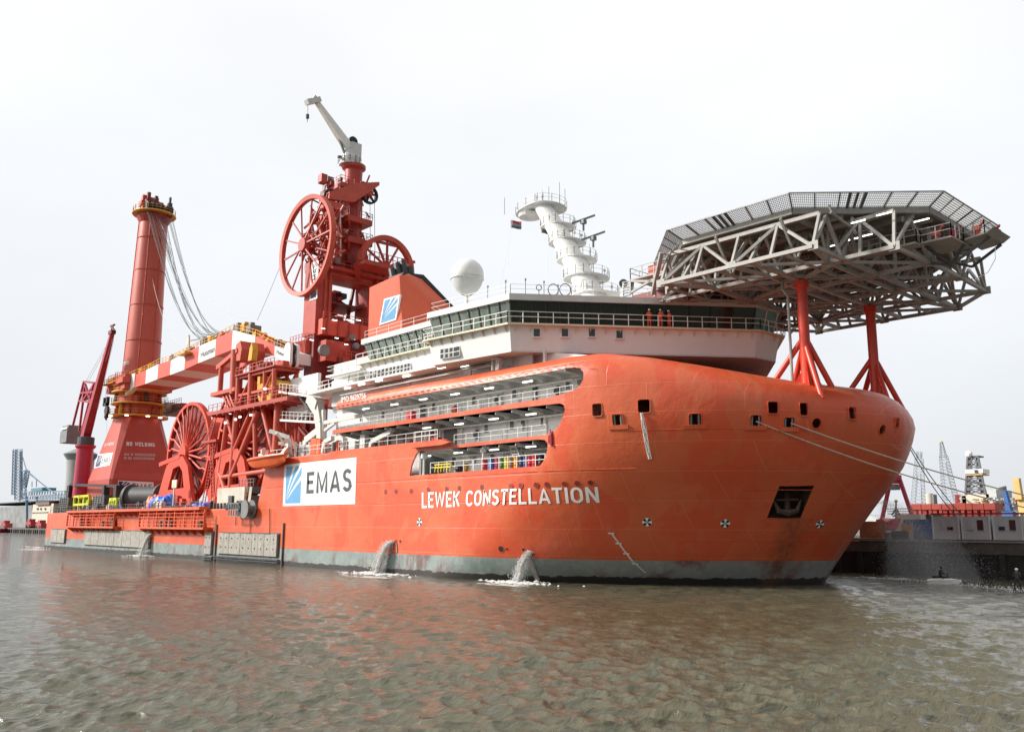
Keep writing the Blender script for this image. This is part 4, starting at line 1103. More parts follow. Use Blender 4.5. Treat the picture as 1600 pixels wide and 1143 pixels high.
for (y0, xs0), (y1, xs1) in zip(rows[:-1], rows[1:]):
    for i, a in enumerate(xs0):
        c = min(xs1, key=lambda t_: abs(t_-a)); bar(heli, 'cross_chord', (a, y0, ZL), (c, y1, ZL), CH*.9, ALU)
        m = (a+c)/2; ym = (y0+y1)/2
        bar(heli, 'brace', (a, y0, ZL), (m, ym, ZU), BR*.9, ALU); bar(heli, 'brace', (c, y1, ZL), (m, ym, ZU), BR*.9, ALU)
        if i+1 < len(xs0):
            c2 = min(xs1, key=lambda t_: abs(t_-xs0[i+1])); bar(heli, 'diagonal', (a, y0, ZL), (c2, y1, ZL), CH*.75, ALU)
for x in (-41.6, -35.3, -48.0):
    ys = [HY-14.2*(.9 if x < -46 else 1), HY-9.6, HY-3.2, HY+3.2, HY+9.6, HY+14.2*(.9 if x < -46 else 1)]
    for a, c in zip(ys[:-1], ys[1:]):
        m = (a+c)/2; bar(heli, 'brace', (x, a, ZU), (x, m, ZL+.1), BR*.8, ALU); bar(heli, 'brace', (x, c, ZU), (x, m, ZL+.1), BR*.8, ALU); bar(heli, 'lower_chord', (x, a, ZL+.05), (x, c, ZL+.05), BR*.9, ALU)
for (y, xs) in rows:      # gusset plates at the nodes
    for x in xs: b = MB(); b.box((x-.45, y-.05, ZL-.28), (x+.45, y+.05, ZL+.42)); b.build('gusset', ALU, heli)
for x in XN[1:4]:      # transverse trusses
    ys = [HY-14.4, HY-9.6, HY-6.6, HY, HY+6.6, HY+9.6, HY+14.4]
    for a, c in zip(ys[:-1], ys[1:]):
        m = (a+c)/2; bar(heli, 'brace', (x, a, ZL), (x, m, ZU), BR, ALU); bar(heli, 'brace', (x, c, ZL), (x, m, ZU), BR, ALU)
        bar(heli, 'lower_chord', (x, a, ZL), (x, c, ZL), CH, ALU)
# struts down to the leg heads and back to the bridge roof
for sg in (-1, 1):
    hd = Vector((-37.9, HY+6.6*sg, 26.9))
    for x, dy in ((-45, 9.6), (-32.5, 9.6), (-45, 3.2), (-32.5, 3.2), (-38.2, 14.4), (-38.2, 0)):
        bar(heli, 'strut', hd, (x, HY+dy*sg, ZL), .3, ALU)
    for x in (-51.0,):
        bar(heli, 'strut', (x, HY+9.6*sg, ZL), (x, HY+9.6*sg, 26.8), .5, ALU)
        bar(heli, 'strut', (x, HY+9.6*sg, 26.85), (x+6, HY+9.6*sg, ZU), .35, ALU)
        bar(heli, 'strut', (x+1, HY+12.4*sg, 26.85), (x+3.4, HY+14*sg, ZU), .35, ALU)
# lamps and pipes under the deck
for u, v in ((1341,346),(1381,334),(1440,344),(1304,383),(1352,368),(1330,374)):
    p = onZ(u, v, HZ-1.3); b = MB(); b.box((p.x-.6, p.y-.05, p.z-.04), (p.x+.6, p.y+.05, p.z+.04)); b.build('strip_light', LAMP, heli)
b = MB(); b.tube([onZ(1296,322,HZ-.2), onZ(1298,332,HZ-.9), onZ(1322,350,HZ-1.4), onZ(1334,357,HZ-1.5), onZ(1336,364,HZ-2.2)], .14, 8); b.build('drain_pipe', ALU, heli)
# access platform on the after side with its ladder
ap_ = MB(); PX0, PX1, PY0, PY1, PZ = -53.6, -49.2, 65.0, 70.5, 29.3
ap_.box((PX0, PY0, PZ-.15), (PX1, PY1, PZ)); apo = ap_.build('access_platform', ALU, heli)
railing(heli, [(PX1, PY0, PZ), (PX0, PY0, PZ), (PX0, PY1, PZ)], NET, step=1.3, r=.035)
for a, c in (((PX0, PY0, PZ-.2), (PX1+3, PY0, PZ-1.8)), ((PX0, PY0, PZ-1.4), (PX1, PY0, PZ-.2)), ((PX0+3, PY0, PZ-.2), (PX0+3, PY0, 26.9)), ((PX1, PY0, PZ), (PX1, PY0, 26.9)), ((PX0, PY0, PZ-.1), (PX0, PY0, PZ-1.5))): bar(heli, 'strut', a, c, .2, ALU)
b = MB(); b.box((-51.6, 65.3, PZ), (-49.8, 66.3, PZ+.95)); b.build('equipment_box', RED, heli)
st = MB()
lx = PX0-.5
for k in range(9): st.box((lx-.6, PY0, 26.9+k*.28), (lx+.6, PY0+.28, 26.95+k*.28))
for sx in (-.62, .62): st.beam((lx+sx, PY0-.1, 26.85), (lx+sx, PY0+.3, PZ), .10, .22)
st.build('stair', NET, heli, fix=False)
b = MB()
for k in range(5): b.beam(octa(AP+.3+.28*k, 0)[7] + Vector((0,0,HZ-.25-.32*k)), octa(AP+.3+.28*k, 0)[0] + Vector((0,0,HZ-.25-.32*k)), .16, .05)
b.build('screen_louvre', NET, heli, fix=False)
# forward fire monitor platform
c0 = onY(1393, 391, 74.0); MZ = 27.9
b = MB(); b.box((-27.6, 70.4, MZ), (-25.2, 74.5, MZ+.14)); fp = b.build('monitor_platform', ALU, heli)
b = MB(); b.box((-33.5, 69.6, MZ-.1), (-27.7, 70.9, MZ+.04)); b.build('side_walk', ALU, heli)
b = MB(); b.prism([(-25.2, MZ+.3), (-23.5, MZ+.5), (-22.9, MZ+.9), (-23.5, MZ+.64), (-25.2, MZ+.45)], 'xz', 73.0, 76.8); b.build('monitor_platform', ALU, heli)
railing(heli, [(-33.5, 69.6, MZ), (-27.6, 69.6, MZ), (-27.6, 70.4, MZ+.1), (-25.2, 70.4, MZ+.1), (-25.2, 73, MZ+.3), (-23.6, 73, MZ+.55), (-23.6, 76.8, MZ+.55)], NET, step=1.0, r=.035)
for a, c in (((-27.6, 71.2, MZ), (-26.4, 73, MZ-1.5)), ((-23.6, 74, MZ+.4), (-26.4, 73, MZ-1.5)), ((-26.4, 73, MZ-1.5), (-28.2, 73, ZL)), ((-23.6, 76.6, MZ+.4), (-26, 76.6, MZ-1)), ((-28.2, 76.6, MZ), (-26, 76.6, MZ-1)), ((-25.2,73,MZ),(-26.4,73,MZ-1.5))): bar(heli, 'strut', a, c, .2, DARK)
rr = random.Random(2)
for k, (x, y) in enumerate(((-26.8, 71.6), (-25.8, 72.6), (-24.5, 74.0), (-24.0, 76.0))):
    z = MZ + (.15 if x < -25.3 else .55); b = MB(); b.cyl((x, y, z), (x, y, z+.7), .22, n=8); b.cyl((x, y, z+.75), (x+.7, y-.3, z+1.25), .13, .09, n=8); b.box((x-.3, y-.25, z+.6), (x+.25, y+.25, z+1.0)); b.lathe((x-.25, y, z+.9), [(.04,-.03),(.26,-.03),(.26,.03),(.04,.03)], 12, axis='x'); b.build('fire_monitor', [RED, MAROON][k%2], heli)
b = MB(); b.tube([onX(1555,385,-23.4), onX(1555,405,-23.5), onX(1544,425,-24), onX(1525,436,-25), onX(1500,434,-28)], .03, 5); b.build('hanging_hose', mat('white_rope', (0,0,0)), heli)

def leg(y):
    t = thing('support_column', (-37.9, y, 17.5), 'red tubular column under the helicopter deck, ' + ('the nearer one beside the bridge' if y < HY else 'the farther one towards the bow tip'), 'column', 'red columns under the helideck')
    b = MB(); b.cyl((-37.9, y, 16.6), (-37.9, y, 26.0), .46, n=20); b.lathe((-37.9, y, 26.0), [(.46,-.01),(.62,.12),(.62,.75),(.45,.85)], 20)
    b.build('column', LEGR, t, smooth=True)
    for dx, dy in ((-3.2, -1.5), (2.0, -1.6), (-2.6, 2.4), (1.9, 2.6)):
        zb = 17.0 - (0.9 if dx > 0 else -.3)
        pipe(t, 'brace', (-37.9, y, 21.7 if dx*dy > 0 else 21.3), (-37.9+dx, y+dy*.8, zb-.3), .26, LEGR)
    b = MB()
    for a in range(4):
        ca, sa = math.cos(a*math.pi/2+.6), math.sin(a*math.pi/2+.6)
        b.add([(-37.9+ca*.4, y+sa*.4, 18.6), (-37.9+ca*1.5, y+sa*1.5, 17.0), (-37.9+ca*.4, y+sa*.4, 17.0), (-37.9+ca*.4-sa*.06, y+sa*.4+ca*.06, 18.6), (-37.9+ca*1.5-sa*.06, y+sa*1.5+ca*.06, 17.0), (-37.9+ca*.4-sa*.06, y+sa*.4+ca*.06, 17.0)], [(0,1,2),(5,4,3),(0,3,4,1),(1,4,5,2),(2,5,3,0)])
    b.build('foot_gussets', LEGR, t, fix=False)
    return t
leg(HY-6.6); leg(HY+6.6)
b = MB(); b.tube([(-39.3, HY-7.4, 27.0), (-39.3, HY-7.4, 26.1), (-38.9, HY-7.3, 25.4), (-38.9, HY-7.3, 17.8)], .13, 8); dp = b.build('downpipe', ALU); tag(dp, 'thin grey drain pipe running down beside the nearer red helideck column', 'pipe')

# ------------------------------------------------------------------ radar mast
MZB, MZT = 26.9, 46.6
def mast_c(z):
    f = (z-32.5)/(46.3-32.5); return Vector((-69.0 - 7.6*f - .9*f*f, 76.5, z))
mast = thing('radar_mast', (-68, 76.5, 27), 'white raked radar mast with stacked round platforms above the bridge', 'mast')
b = MB(); rings = []
for k in range(14):
    z = MZB + (MZT-MZB)*k/13; c = mast_c(z); f = k/13; rx, ry = 1.9-.65*f, 1.85-.6*f
    rings.append([(c.x+rx*math.cos(a), c.y+ry*math.sin(a), z) for a in [2*math.pi*i/18 for i in range(18)]])
b.loft(rings); b.build('mast_column', WHITE, mast, smooth=True)
PL = [(46.6, 2.9, 4.6, 1), (43.4, 2.5, 2.5, 0), (40.9, 2.6, 2.6, 0), (38.2, 2.75, 2.9, 0), (35.5, 3.1, 3.6, 0), (33.0, 3.2, 3.6, 0)]
for k, (z, r_, lf, top) in enumerate(PL):
    c = mast_c(z); b = MB(); n = 28
    def pt(a, s_=1.0):
        ca, sa = math.cos(a), math.sin(a)
        # long point towards the after starboard side, round towards port
        y = sa*r_*s_*.98 + .9; x = ca*r_*s_*.8
        if x*-.676 + y*-.737 > 0.3 and not top: x *= 1.0; y *= .9
        if x < 0: x *= 2.3 if top else 1.25
        return (c.x + x, c.y + y)
    ring = [pt(2*math.pi*i/n) for i in range(n)]
    b.loft([[(x, y, z-.5) if False else (c.x+(x-c.x)*.6, c.y+(y-c.y)*.6, z-.34) for x, y in ring], [(x, y, z-.12) for x, y in ring], [(x, y, z) for x, y in ring]])
    pf = b.build('platform', WHITE if k % 2 else GREYW, mast)
    rb = MB(); rail_mb(rb, [(x, y, z) for x, y in ring[::2]+ring[:1]], h=1.05, step=2.5, r=.022); rb.build('guard_rail', WHITE, pf, fix=False)
    nb = MB()
    for i in range(6, 14):
        x, y = ring[i % n]; nb.beam((c.x, c.y, z-.56), (c.x+(x-c.x)*.9, c.y+(y-c.y)*.9, z-.2), .07, .22)
    nb.build('platform_ribs', GREYW, pf, fix=False)
    # small gear on the platforms
    rr = random.Random(k)
    for i in range(4):
        gb = MB(); x, y = pt(rr.uniform(0, 6.28), .85); gb.cyl((x, y, z), (x, y, z+.5+1.4*rr.random()), .04, n=5); gb.cyl((x, y, z+.6), (x, y, z+.85), .16, n=8); gb.build('aerial', GREYW, pf)
for z, off in ((42.2, 0), (39.6, 0)):        # radar scanners standing out forward
    c = mast_c(z) + Vector((2.9, 1.6, .9)); b = MB(); b.cyl(c - Vector((0,0,1.0)), c, .13, n=8); b.box(c - Vector((.3,.3,.1)), c + Vector((.3,.3,.4)))
    d = Vector((.62, .70, .36)).normalized()*1.6; b.beam(c + Vector((0,0,.5)) - d, c + Vector((0,0,.5)) + d, .16, .24); b.build('radar_scanner', MIDG, mast)
c = mast_c(33.0) + Vector((1.6, 4.2, 1.8)); b = MB(); b.sphere(c, .55, 14, 10); b.build('searchlight', DARK, mast, smooth=True); bar(mast, 'lamp_stem', c - Vector((0,0,2.4)), c, .12, GREYW)
for dx, dy, h_ in ((-5.8, -1.5, 2.4), (-2.5, 1.5, 3.0), (1.6, 1.6, 3.3), (2.3, 1.9, 2.2), (-1, 2.2, 3.6)):
    c = mast_c(46.6); pipe(mast, 'whip_aerial', (c.x+dx, c.y+dy, 46.6), (c.x+dx, c.y+dy, 46.6+h_), .035, MIDG)
b = MB(); b.lathe((mast_c(45.9).x-2.6, 76.3, 45.4), [(.3,-.2),(1.5,.1),(1.6,.5),(.2,.55)], 16); b.build('radome_base', GREYW, mast)
def flag(u, v, w_, h_, cols_, label, z):
    p = onZ(u, v, z); t = thing('flag', p, label, 'flag')
    n = len(cols_)
    for i, m in enumerate(cols_):
        b = MB(); nx = 8; vs = []
        for k in range(nx+1):
            f = k/nx; off = .12*math.sin(f*7); x = p + Vector((.62, .70, 0))*(w_*f) + Vector((.7,-.6,0))*off - Vector((0,0,.18*h_*f))
            vs += [x + Vector((0,0,h_*(1-i/n))), x + Vector((0,0,h_*(1-(i+1)/n)))]
        vs2 = [q + Vector((.015,-.02,0)) for q in vs]
        b.add(vs, [(2*k, 2*k+2, 2*k+3, 2*k+1) for k in range(nx)]); b.build('flag_stripe', m, t, fix=False)
    return t
flag(798, 356, 1.5, 1.05, [RED, MIDG, NAVY] if False else [MAROON, MIDG, DARK], 'small grey flag with a red edge hanging under the left end of the mast top', 43.5)
flag(846, 364, 1.3, 1.0, [MIDG, DARK], 'small plain grey flag beside the mast column', 42.6)
b = MB()
for u0, v0, u1, v1 in ((800,335,790,470),(803,335,778,470),(861,356,861,470),(857,356,857,470),(878,365,878,440),(820,300,820,330)):
    b.tube([onY(u0, v0, 73), onY(u1, v1, 66)], .012, 4)
hl = b.build('halyards', GREYW); tag(hl, 'thin signal halyards running down from the radar mast to the bridge roof', 'line')

# satellite dome and small roof gear
t = thing('satellite_dome', (-71.5, 58.5, 26.9), 'large white spherical radome on a stem at the after end of the bridge roof', 'radome')
cd = onY(730, 430, 58.5); b = MB(); b.sphere(cd, 1.83, 32, 20); b.build('dome', WHITE, t, smooth=True)
b = MB(); b.lathe((cd.x, cd.y, cd.z), [(.55,-2.2),(1.15,-1.75),(1.55,-1.15),(1.75,-.55),(1.86,-.5),(1.86,-.4)], 24, cap=False); b.build('dome_skirt', GREYW, t, smooth=True)
b = MB(); b.lathe((cd.x, cd.y, 26.9), [(.42,0),(.25,.3),(.2,cd.z-26.9-2.2),(.6,cd.z-26.9-2.1)], 14); b.build('stem', WHITE, t)
def ring_thing(u, v, r_, y_, label):
    c = onY(u, v, y_); d = Vector((.62, .70, 0)).normalized(); b = MB()
    b.tube([c + d*(r_*math.cos(a)) + Vector((0,0,1.12*r_*math.sin(a))) for a in [2*math.pi*i/24 for i in range(25)]], .05, 6)
    b.cyl(c - Vector((0,0,r_*1.12)), c - Vector((0,0,r_*1.12+.7)), .04, n=6)
    o = b.build('loop_aerial', DARK); tag(o, label, 'aerial', 'loop aerials on the bridge roof')
ring_thing(842, 449, .26, 60, 'small pale ring aerial, leftmost of the three on the bridge roof')
ring_thing(864.5, 452.5, .52, 60, 'large dark ring aerial in the middle of the three on the bridge roof')
ring_thing(883, 452.5, .54, 60, 'large dark ring aerial nearest the mast foot on the bridge roof')
for (u, y_), lb in zip(((790, 57), (821, 58), (850, 60), (762, 57), (872, 62)), ('at the corner of the bridge front', 'left of the small ring aerial', 'between the small and the large rings', 'nearest the satellite dome', 'between the two large rings')):
    p = onY(u, 466, y_); p.z = 26.8; b = MB(); b.cyl(p, p + Vector((0,0,2.6)), .04, n=6); b.cyl(p + Vector((0,0,2.6)), p + Vector((0,0,2.8)), .09, n=8)
    o = b.build('whip_aerial', MIDG); tag(o, 'thin upright whip aerial on the bridge roof ' + lb, 'aerial', 'whip aerials along the bridge roof')
# roof structure carrying the helideck behind the wheelhouse
for x0, x1, y0, y1, z1 in ((-56, -49, 68, 86, 28.6),): 
    b = MB(); b.box((x0, y0, 26.9), (x1, y1, z1)); b.build('roof_house', DKRED, ship)

# ------------------------------------------------------------------ people
SKIN = mat('skin', (0.45, 0.26, 0.18), .6, var=.05); SUITO = mat('orange_coverall', (0.80, 0.10, 0.025), .8, var=.1, scale=5); HELM = mat('white_helmet', (.82,.82,.8), .35, var=.02); BOOT = mat('dark_boots', (.03,.028,.025), .7)
WET = mat('black_wetsuit', (.012,.013,.015), .45, var=.2)
def person(loc, face, pose, label, suit=SUITO, helmet=True, height=1.78):
    """one continuous skinned figure; joints in metres, x = to its left, y = forward"""
    loc = Vector(loc); t = thing('person', loc, label, 'person')
    J = {'pel': (0,0,.95), 'wai': (0,0,1.08), 'che': (0,.01,1.30), 'nck': (0,.01,1.50), 'hed': (0,.03,1.62), 'top': (0,.02,1.74)}
    R = {'pel': .155, 'wai': .145, 'che': .17, 'nck': .062, 'hed': .098, 'top': .085}
    E = [('pel','wai'),('wai','che'),('che','nck'),('nck','hed'),('hed','top')]
    for s, sx in (('l', 1), ('r', -1)):
        P = pose[s]
        J.update({s+'sh': (sx*.19,0,1.43), s+'el': P['el'], s+'wr': P['wr'], s+'ha': P['ha'], s+'hip': (sx*.10,0,.90), s+'kn': P['kn'], s+'an': P['an'], s+'to': P['to']})
        R.update({s+'sh': .078, s+'el': .058, s+'wr': .045, s+'ha': .05, s+'hip': .105, s+'kn': .075, s+'an': .06, s+'to': .055})
        E += [('che', s+'sh'), (s+'sh', s+'el'), (s+'el', s+'wr'), (s+'wr', s+'ha'), ('pel', s+'hip'), (s+'hip', s+'kn'), (s+'kn', s+'an'), (s+'an', s+'to')]
    lean = pose.get('lean', 0)
    keys = list(J); ca, sa = math.cos(face), math.sin(face); k_ = height/1.78
    vs = []
    for k in keys:
        x, y, z = J[k]; y += lean*max(0, z-.9)
        x, y, z = x*k_, y*k_, z*k_
        vs.append((x*ca - y*sa, x*sa + y*ca, z))
    me = bpy.data.meshes.new('body'); me.from_pydata(vs, [(keys.index(a), keys.index(c)) for a, c in E], [])
    o = bpy.data.objects.new('body', me); C.objects.link(o)
    md = o.modifiers.new('skin', 'SKIN'); sub_ = o.modifiers.new('sub', 'SUBSURF'); sub_.levels = 1; sub_.render_levels = 1
    for i, k in enumerate(keys): me.skin_vertices[0].data[i].radius = (R[k]*k_, R[k]*k_*(.82 if k in ('che','wai','pel') else 1))
    me.skin_vertices[0].data[0].use_root = True
    bpy.context.view_layer.update(); dg_ = bpy.context.evaluated_depsgraph_get()
    nm_ = bpy.data.meshes.new_from_object(o.evaluated_get(dg_)); o.modifiers.clear(); o.data = nm_
    nm_.materials.clear(); nm_.materials.append(suit); nm_.materials.append(SKIN); nm_.materials.append(BOOT)
    for p in nm_.polygons:
        z = p.center.z/k_; c_ = p.center
        p.use_smooth = True
        if z > 1.50: p.material_index = 1
        elif z < .10: p.material_index = 2
    o.parent = t
    def loc2(x, y, z): y += lean*max(0, z-.9); return loc + Vector(((x*ca-y*sa)*k_, (x*sa+y*ca)*k_, z*k_))
    if helmet:
        b = MB(); c = loc2(0, .03, 1.69); b.lathe(c, [(.165,-.01),(.135,0),(.13,.05),(.10,.11),(.05,.14),(.005,.15)], 14, cap=False); b.build('helmet', HELM, t, smooth=True)
    else:
        b = MB(); b.sphere(loc2(0, .015, 1.67), .115, 10, 8); b.build('hair', mat('dark_hair', (.03,.022,.018), .8), t, smooth=True)
    for sx in (-1, 1):
        b = MB(); b.sphere(loc2(sx*.035, .125, 1.645), .014, 6, 5); b.build('eye', BLACK, t)
        # hand with four unequal fingers and a thumb
        h = pose['l' if sx > 0 else 'r']['ha']; wv = pose['l' if sx > 0 else 'r']['wr']; d = (Vector(h)-Vector(wv)).normalized(); b = MB()
        sd = Vector((0,1,0)) if abs(d.y) < .8 else Vector((0,0,1))
        for q, ln in zip((-.03, -.01, .01, .03), (.07, .085, .08, .062)):
            a = Vector(h) + sd*q; m_ = a + d*ln*.55; e_ = m_ + d*ln*.4 + Vector((-sx*.02, 0, 0)); b.tube([loc2(*a), loc2(*m_), loc2(*e_)], .0095, 5)
        a = Vector(wv).lerp(Vector(h), .5) + sd*.03; b.tube([loc2(*a), loc2(*(a + sd*.035 + d*.03)), loc2(*(a + sd*.045 + d*.06))], .011, 5)
        b.build('hand', SKIN, t)
    b = MB(); b.cyl(loc2(0, .12, 1.635), loc2(0, .15, 1.60), .013, .018, n=6); b.build('nose', SKIN, t)
    if suit is SUITO:
        b = MB()
        for z in (1.16, .45, .38):
            pass
        b.lathe(loc2(0, .0, 1.12), [(.172, -.03), (.172, .03)], 14, cap=False); b.build('reflective_band', mat('silver_band', (.7,.7,.66), .4), t)
    return t
def side(sx, el, wr, ha, kn, an=None, to=None):
    return {'el': (sx*el[0], el[1], el[2]), 'wr': (sx*wr[0], wr[1], wr[2]), 'ha': (sx*ha[0], ha[1], ha[2]), 'kn': (sx*kn[0], kn[1], kn[2]),
            'an': an and (sx*an[0], an[1], an[2]) or (sx*.12, -.02, .08), 'to': to and (sx*to[0], to[1], to[2]) or (sx*.14, .14, .045)}
stand = lambda sx: side(sx, (.25,-.03,1.15), (.24,.08,.92), (.235,.11,.85), (.115,.03,.49))
elbow = lambda sx: side(sx, (.29,-.05,1.18), (.18,.20,1.12), (.11,.25,1.12), (.12,.03,.49))
point = lambda sx: side(sx, (.30,.10,1.28), (.26,.32,1.42), (.25,.40,1.46), (.12,.03,.49))
rest_ = lambda sx: side(sx, (.25,.08,1.16), (.20,.30,1.09), (.18,.37,1.10), (.12,.05,.49))
FC = math.atan2(-.70, .62) - math.pi/2     # towards the photographer
def on_walk(u, v):     # a point on the bridge walk seen in that direction
    d = ray(u, v); p = EYEV + d*((ZB-EYE)/d.z)
    a = outline[0]; t_ = (outline[1]-outline[0]).normalized(); nn = Vector((t_.y, -t_.x, 0))
    k = (Vector((p.x, p.y, 0)) - a).dot(t_); return a + t_*k - nn*.42 + Vector((0, 0, ZB+.005))
person(on_walk(1013.5, 512), FC+.35, {'l': elbow(1), 'r': rest_(-1), 'lean': .03}, 'person in orange coverall and white helmet, leftmost of three on the bridge walk')
person(on_walk(1032, 512), FC-.2, {'l': stand(1), 'r': point(-1), 'lean': 0}, 'person in orange coverall on the bridge walk, middle of three, raising one arm')
person(on_walk(1046, 512), FC-.9, {'l': rest_(1), 'r': elbow(-1), 'lean': .05}, 'person in orange coverall on the bridge walk, rightmost of three, turned sideways', height=1.70)

# ------------------------------------------------------------------ drums and gear in the lowest opening
DC = [('red', (.55,.03,.03)), ('blue', (.03,.15,.50)), ('pink red', (.62,.06,.10)), ('dark green', (.04,.14,.07)), ('yellow', (.75,.60,.03)), ('brown', (.25,.15,.07)), ('orange', (.80,.33,.03)), ('navy', (.02,.03,.14)), ('steel blue', (.05,.10,.22)), ('crimson', (.50,.02,.06)), ('bright red', (.66,.03,.04)), ('black', (.02,.02,.03))]
DX = [965, 1003, 1035, 1062, 1086, 1112, 1139, 1168, 1190, 1214, 1238, 1272]
POSW = ['first at the left end of the row', 'second from the left end', 'third, right of the blue drum', 'between pink red and yellow drums', 'between green and brown drums', 'between yellow and orange drums', 'between brown and navy drums', 'right of the orange drum', 'left of the crimson drum', 'right of the steel blue drum', 'left of the black drum at the end', 'at the right end of the row']
for (nm_, col), x, pw in zip(DC, DX, POSW):
    p = onY(480+x/3.478, 540+640/3.478, YS+.75); z = Z1
    t = thing('oil_drum', (p.x, YS+.75, z), nm_ + ' drum behind the lowest rail, ' + pw, 'drum', 'coloured drums along the deck rail')
    m = mat('drum_' + nm_.replace(' ', '_'), col, .4, var=.1)
    b = MB(); b.lathe((p.x, YS+.75, z), [(.29,0),(.31,.02),(.31,.04),(.295,.05),(.295,.38),(.31,.40),(.295,.42),(.295,.70),(.31,.72),(.295,.74),(.295,1.05),(.31,1.07),(.31,1.1),(.28,1.1),(.28,1.07)], 16); b.build('barrel', m, t, smooth=True)
    b = MB(); b.lathe((p.x, YS+.75, z+1.07), [(.275,0),(.275,.012)], 16); b.lathe((p.x+.14, YS+.75, z+1.08), [(.04,0),(.04,.03)], 8); b.build('lid', m, t)
def rdrum(x, y, z, lab):
    p = s5w(x, y, YS+1.2); t = thing('red_bin', (p.x, YS+1.2, z), lab, 'bin')
    b = MB(); b.box((p.x-.5, YS+.9, z), (p.x+.5, YS+1.5, z+1.15)); b.build('bin_body', mat('bin_red', (.6,.02,.03), .45), t)
    b = MB(); b.box((p.x-.53, YS+.87, z+1.15), (p.x+.53, YS+1.53, z+1.25)); b.box((p.x-.1, YS+.86, z+.5), (p.x+.1, YS+.9, z+.8)); b.build('bin_lid', MAROON, t)
rdrum(565, 378, Z3, 'red bin behind the rail of the topmost side deck'); rdrum(703, 512, Z2, 'red bin behind the rail of the middle side deck beside the alcove')
# mushroom vent, yellow reel frame, ladder scaffold
p = onY(662, 742, YS+.5); t = thing('mushroom_vent', (p.x, YS+.5, Z1), 'white mushroom vent on a stem at the left end of the lowest opening', 'vent')
b = MB(); b.lathe((p.x, YS+.5, Z1), [(.12,0),(.12,1.6),(.3,1.7),(.36,1.9),(.30,2.25),(.1,2.35)], 14); b.build('cowl', WHITE, t, smooth=True)
p = onY(754.5, 728, YS+.9); t = thing('swan_neck_vent', (p.x, YS+.9, Z1), 'white round headed vent left of the coloured drums', 'vent')
b = MB(); b.cyl((p.x, YS+.9, Z1), (p.x, YS+.9, Z1+1.9), .1, n=10); b.sphere((p.x, YS+.9, Z1+2.1), .33, 12, 8); b.build('cowl', WHITE, t, smooth=True)
a, c = onY(689, 740, YS+.4), onY(697.5, 740, YS+.4); a, c = onY(688, 740, YS+.4), onY(698, 740, YS+.4)
t = thing('stretcher_rack', (a.x, YS+.4, Z1), 'yellow steel stretcher frame hung on the rail of the lowest opening', 'frame')
for z in (Z1+.9, Z1+.6): bar(t, 'frame_bar', (a.x-.5, YS+.05, z), (c.x+1.0, YS+.05, z), .12, YELB)
for k in range(6): bar(t, 'frame_strut', (a.x-.5+k*.5, YS+.05, Z1+.15), (a.x-.3+k*.5, YS+.05, Z1+.95), .07, YELB)
b = MB(); b.sphere((c.x+1.9, YS+.5, Z1+.35), .5, 12, 8, sz=.7); o = b.build('black_bag', BLACK); tag(o, 'round black bag lying behind the chain rail right of the yellow frame', 'bag')
p = onY(806, 705, YS+1.6); t = thing('step_ladder', (p.x, YS+1.6, Z1), 'pale folding step ladder with platform behind the coloured drums', 'ladder')
for dx in (-.45, .45):
    bar(t, 'ladder_rail', (p.x+dx, YS+1.2, Z1+2.25), (p.x+dx+1.1, YS+1.2, Z1), .08, GREYW); bar(t, 'ladder_rail', (p.x+dx, YS+1.9, Z1+2.25), (p.x+dx+.1, YS+1.9, Z1), .08, GREYW)
for k in range(6): bar(t, 'rung', (p.x-.45+1.1*k/6.5, YS+1.2, Z1+2.1-2.1*k/6.5), (p.x+.45+1.1*k/6.5, YS+1.2, Z1+2.1-2.1*k/6.5), .07, GREYW)
b = MB(); b.box((p.x-.5, YS+1.1, Z1+2.22), (p.x+.5, YS+2.0, Z1+2.3)); b.build('step_platform', WHITE, t)
# harness hung at the end of the middle opening
p = hull_hit(861, 676); b = MB()
for k in range(4): b.tube([p + Vector((0,-.1,.3)), p + Vector((.1*k-.15,-.14,-.2)), p + Vector((.12*k-.2,-.1,-.9-.12*k))], .06, 5)
o = b.build('life_harness', MAROON); tag(o, 'dark red safety harness hanging at the forward end of the middle opening', 'harness')
# ------------------------------------------------------------------ main crane
MX, MY = -193.2, 67.0
def mz(v, dx=0): return onX(215, v, MX).z
KZ = MY/65.0
def zz(z65): return 5.2 + (z65-5.2)*KZ
crane = thing('mast_crane', (MX, MY, 7.4), 'huge red mast crane with octagonal base and striped boom on the after deck', 'crane')
b = MB(); rings = []
def chsq(sx, sy, c, z): return [(MX+x, MY+y, z) for x, y in ((sx, -sy+c), (sx, sy-c), (sx-c, sy), (-sx+c, sy), (-sx, sy-c), (-sx, -sy+c), (-sx+c, -sy), (sx-c, -sy))]
rings = [chsq(7.2, 6.9, .5, 7.4), chsq(7.2, 6.9, .5, 14.2), chsq(6.75, 6.6, .5, 15.6), chsq(4.1, 4.0, 1.2, 27.6)]
b.loft(rings); base = b.build('crane_base', mat('crane_base_red', (.48, .065, .040), .45, var=.10, streak=.25, scol=(.3,.05,.04), scale=.3), crane)
b = MB(); b.lathe((MX, MY, 0), [(4.3,27.6),(4.3,33.0),(4.6,33.2),(4.6,35.6),(3.9,35.8),(3.9,37.0)], 28); b.build('slew_column', RED, crane, smooth=True)
b = MB(); b.lathe((MX, MY, 0), [(3.75,36.5),(3.45,50),(2.95,72),(2.95,73.6)], 32); mst = b.build('mast', mat('mast_red', (.55,.098,.062), .42, var=.07, streak=.12, scol=(.40,.06,.04), scale=.25), crane, smooth=True)
for a in (-1.9, -.55, .3):
    pipe(mst, 'riser_pipe', (MX+3.75*math.cos(a), MY+3.75*math.sin(a), 37), (MX+3.0*math.cos(a), MY+3.0*math.sin(a), 72.5), .13, RED)
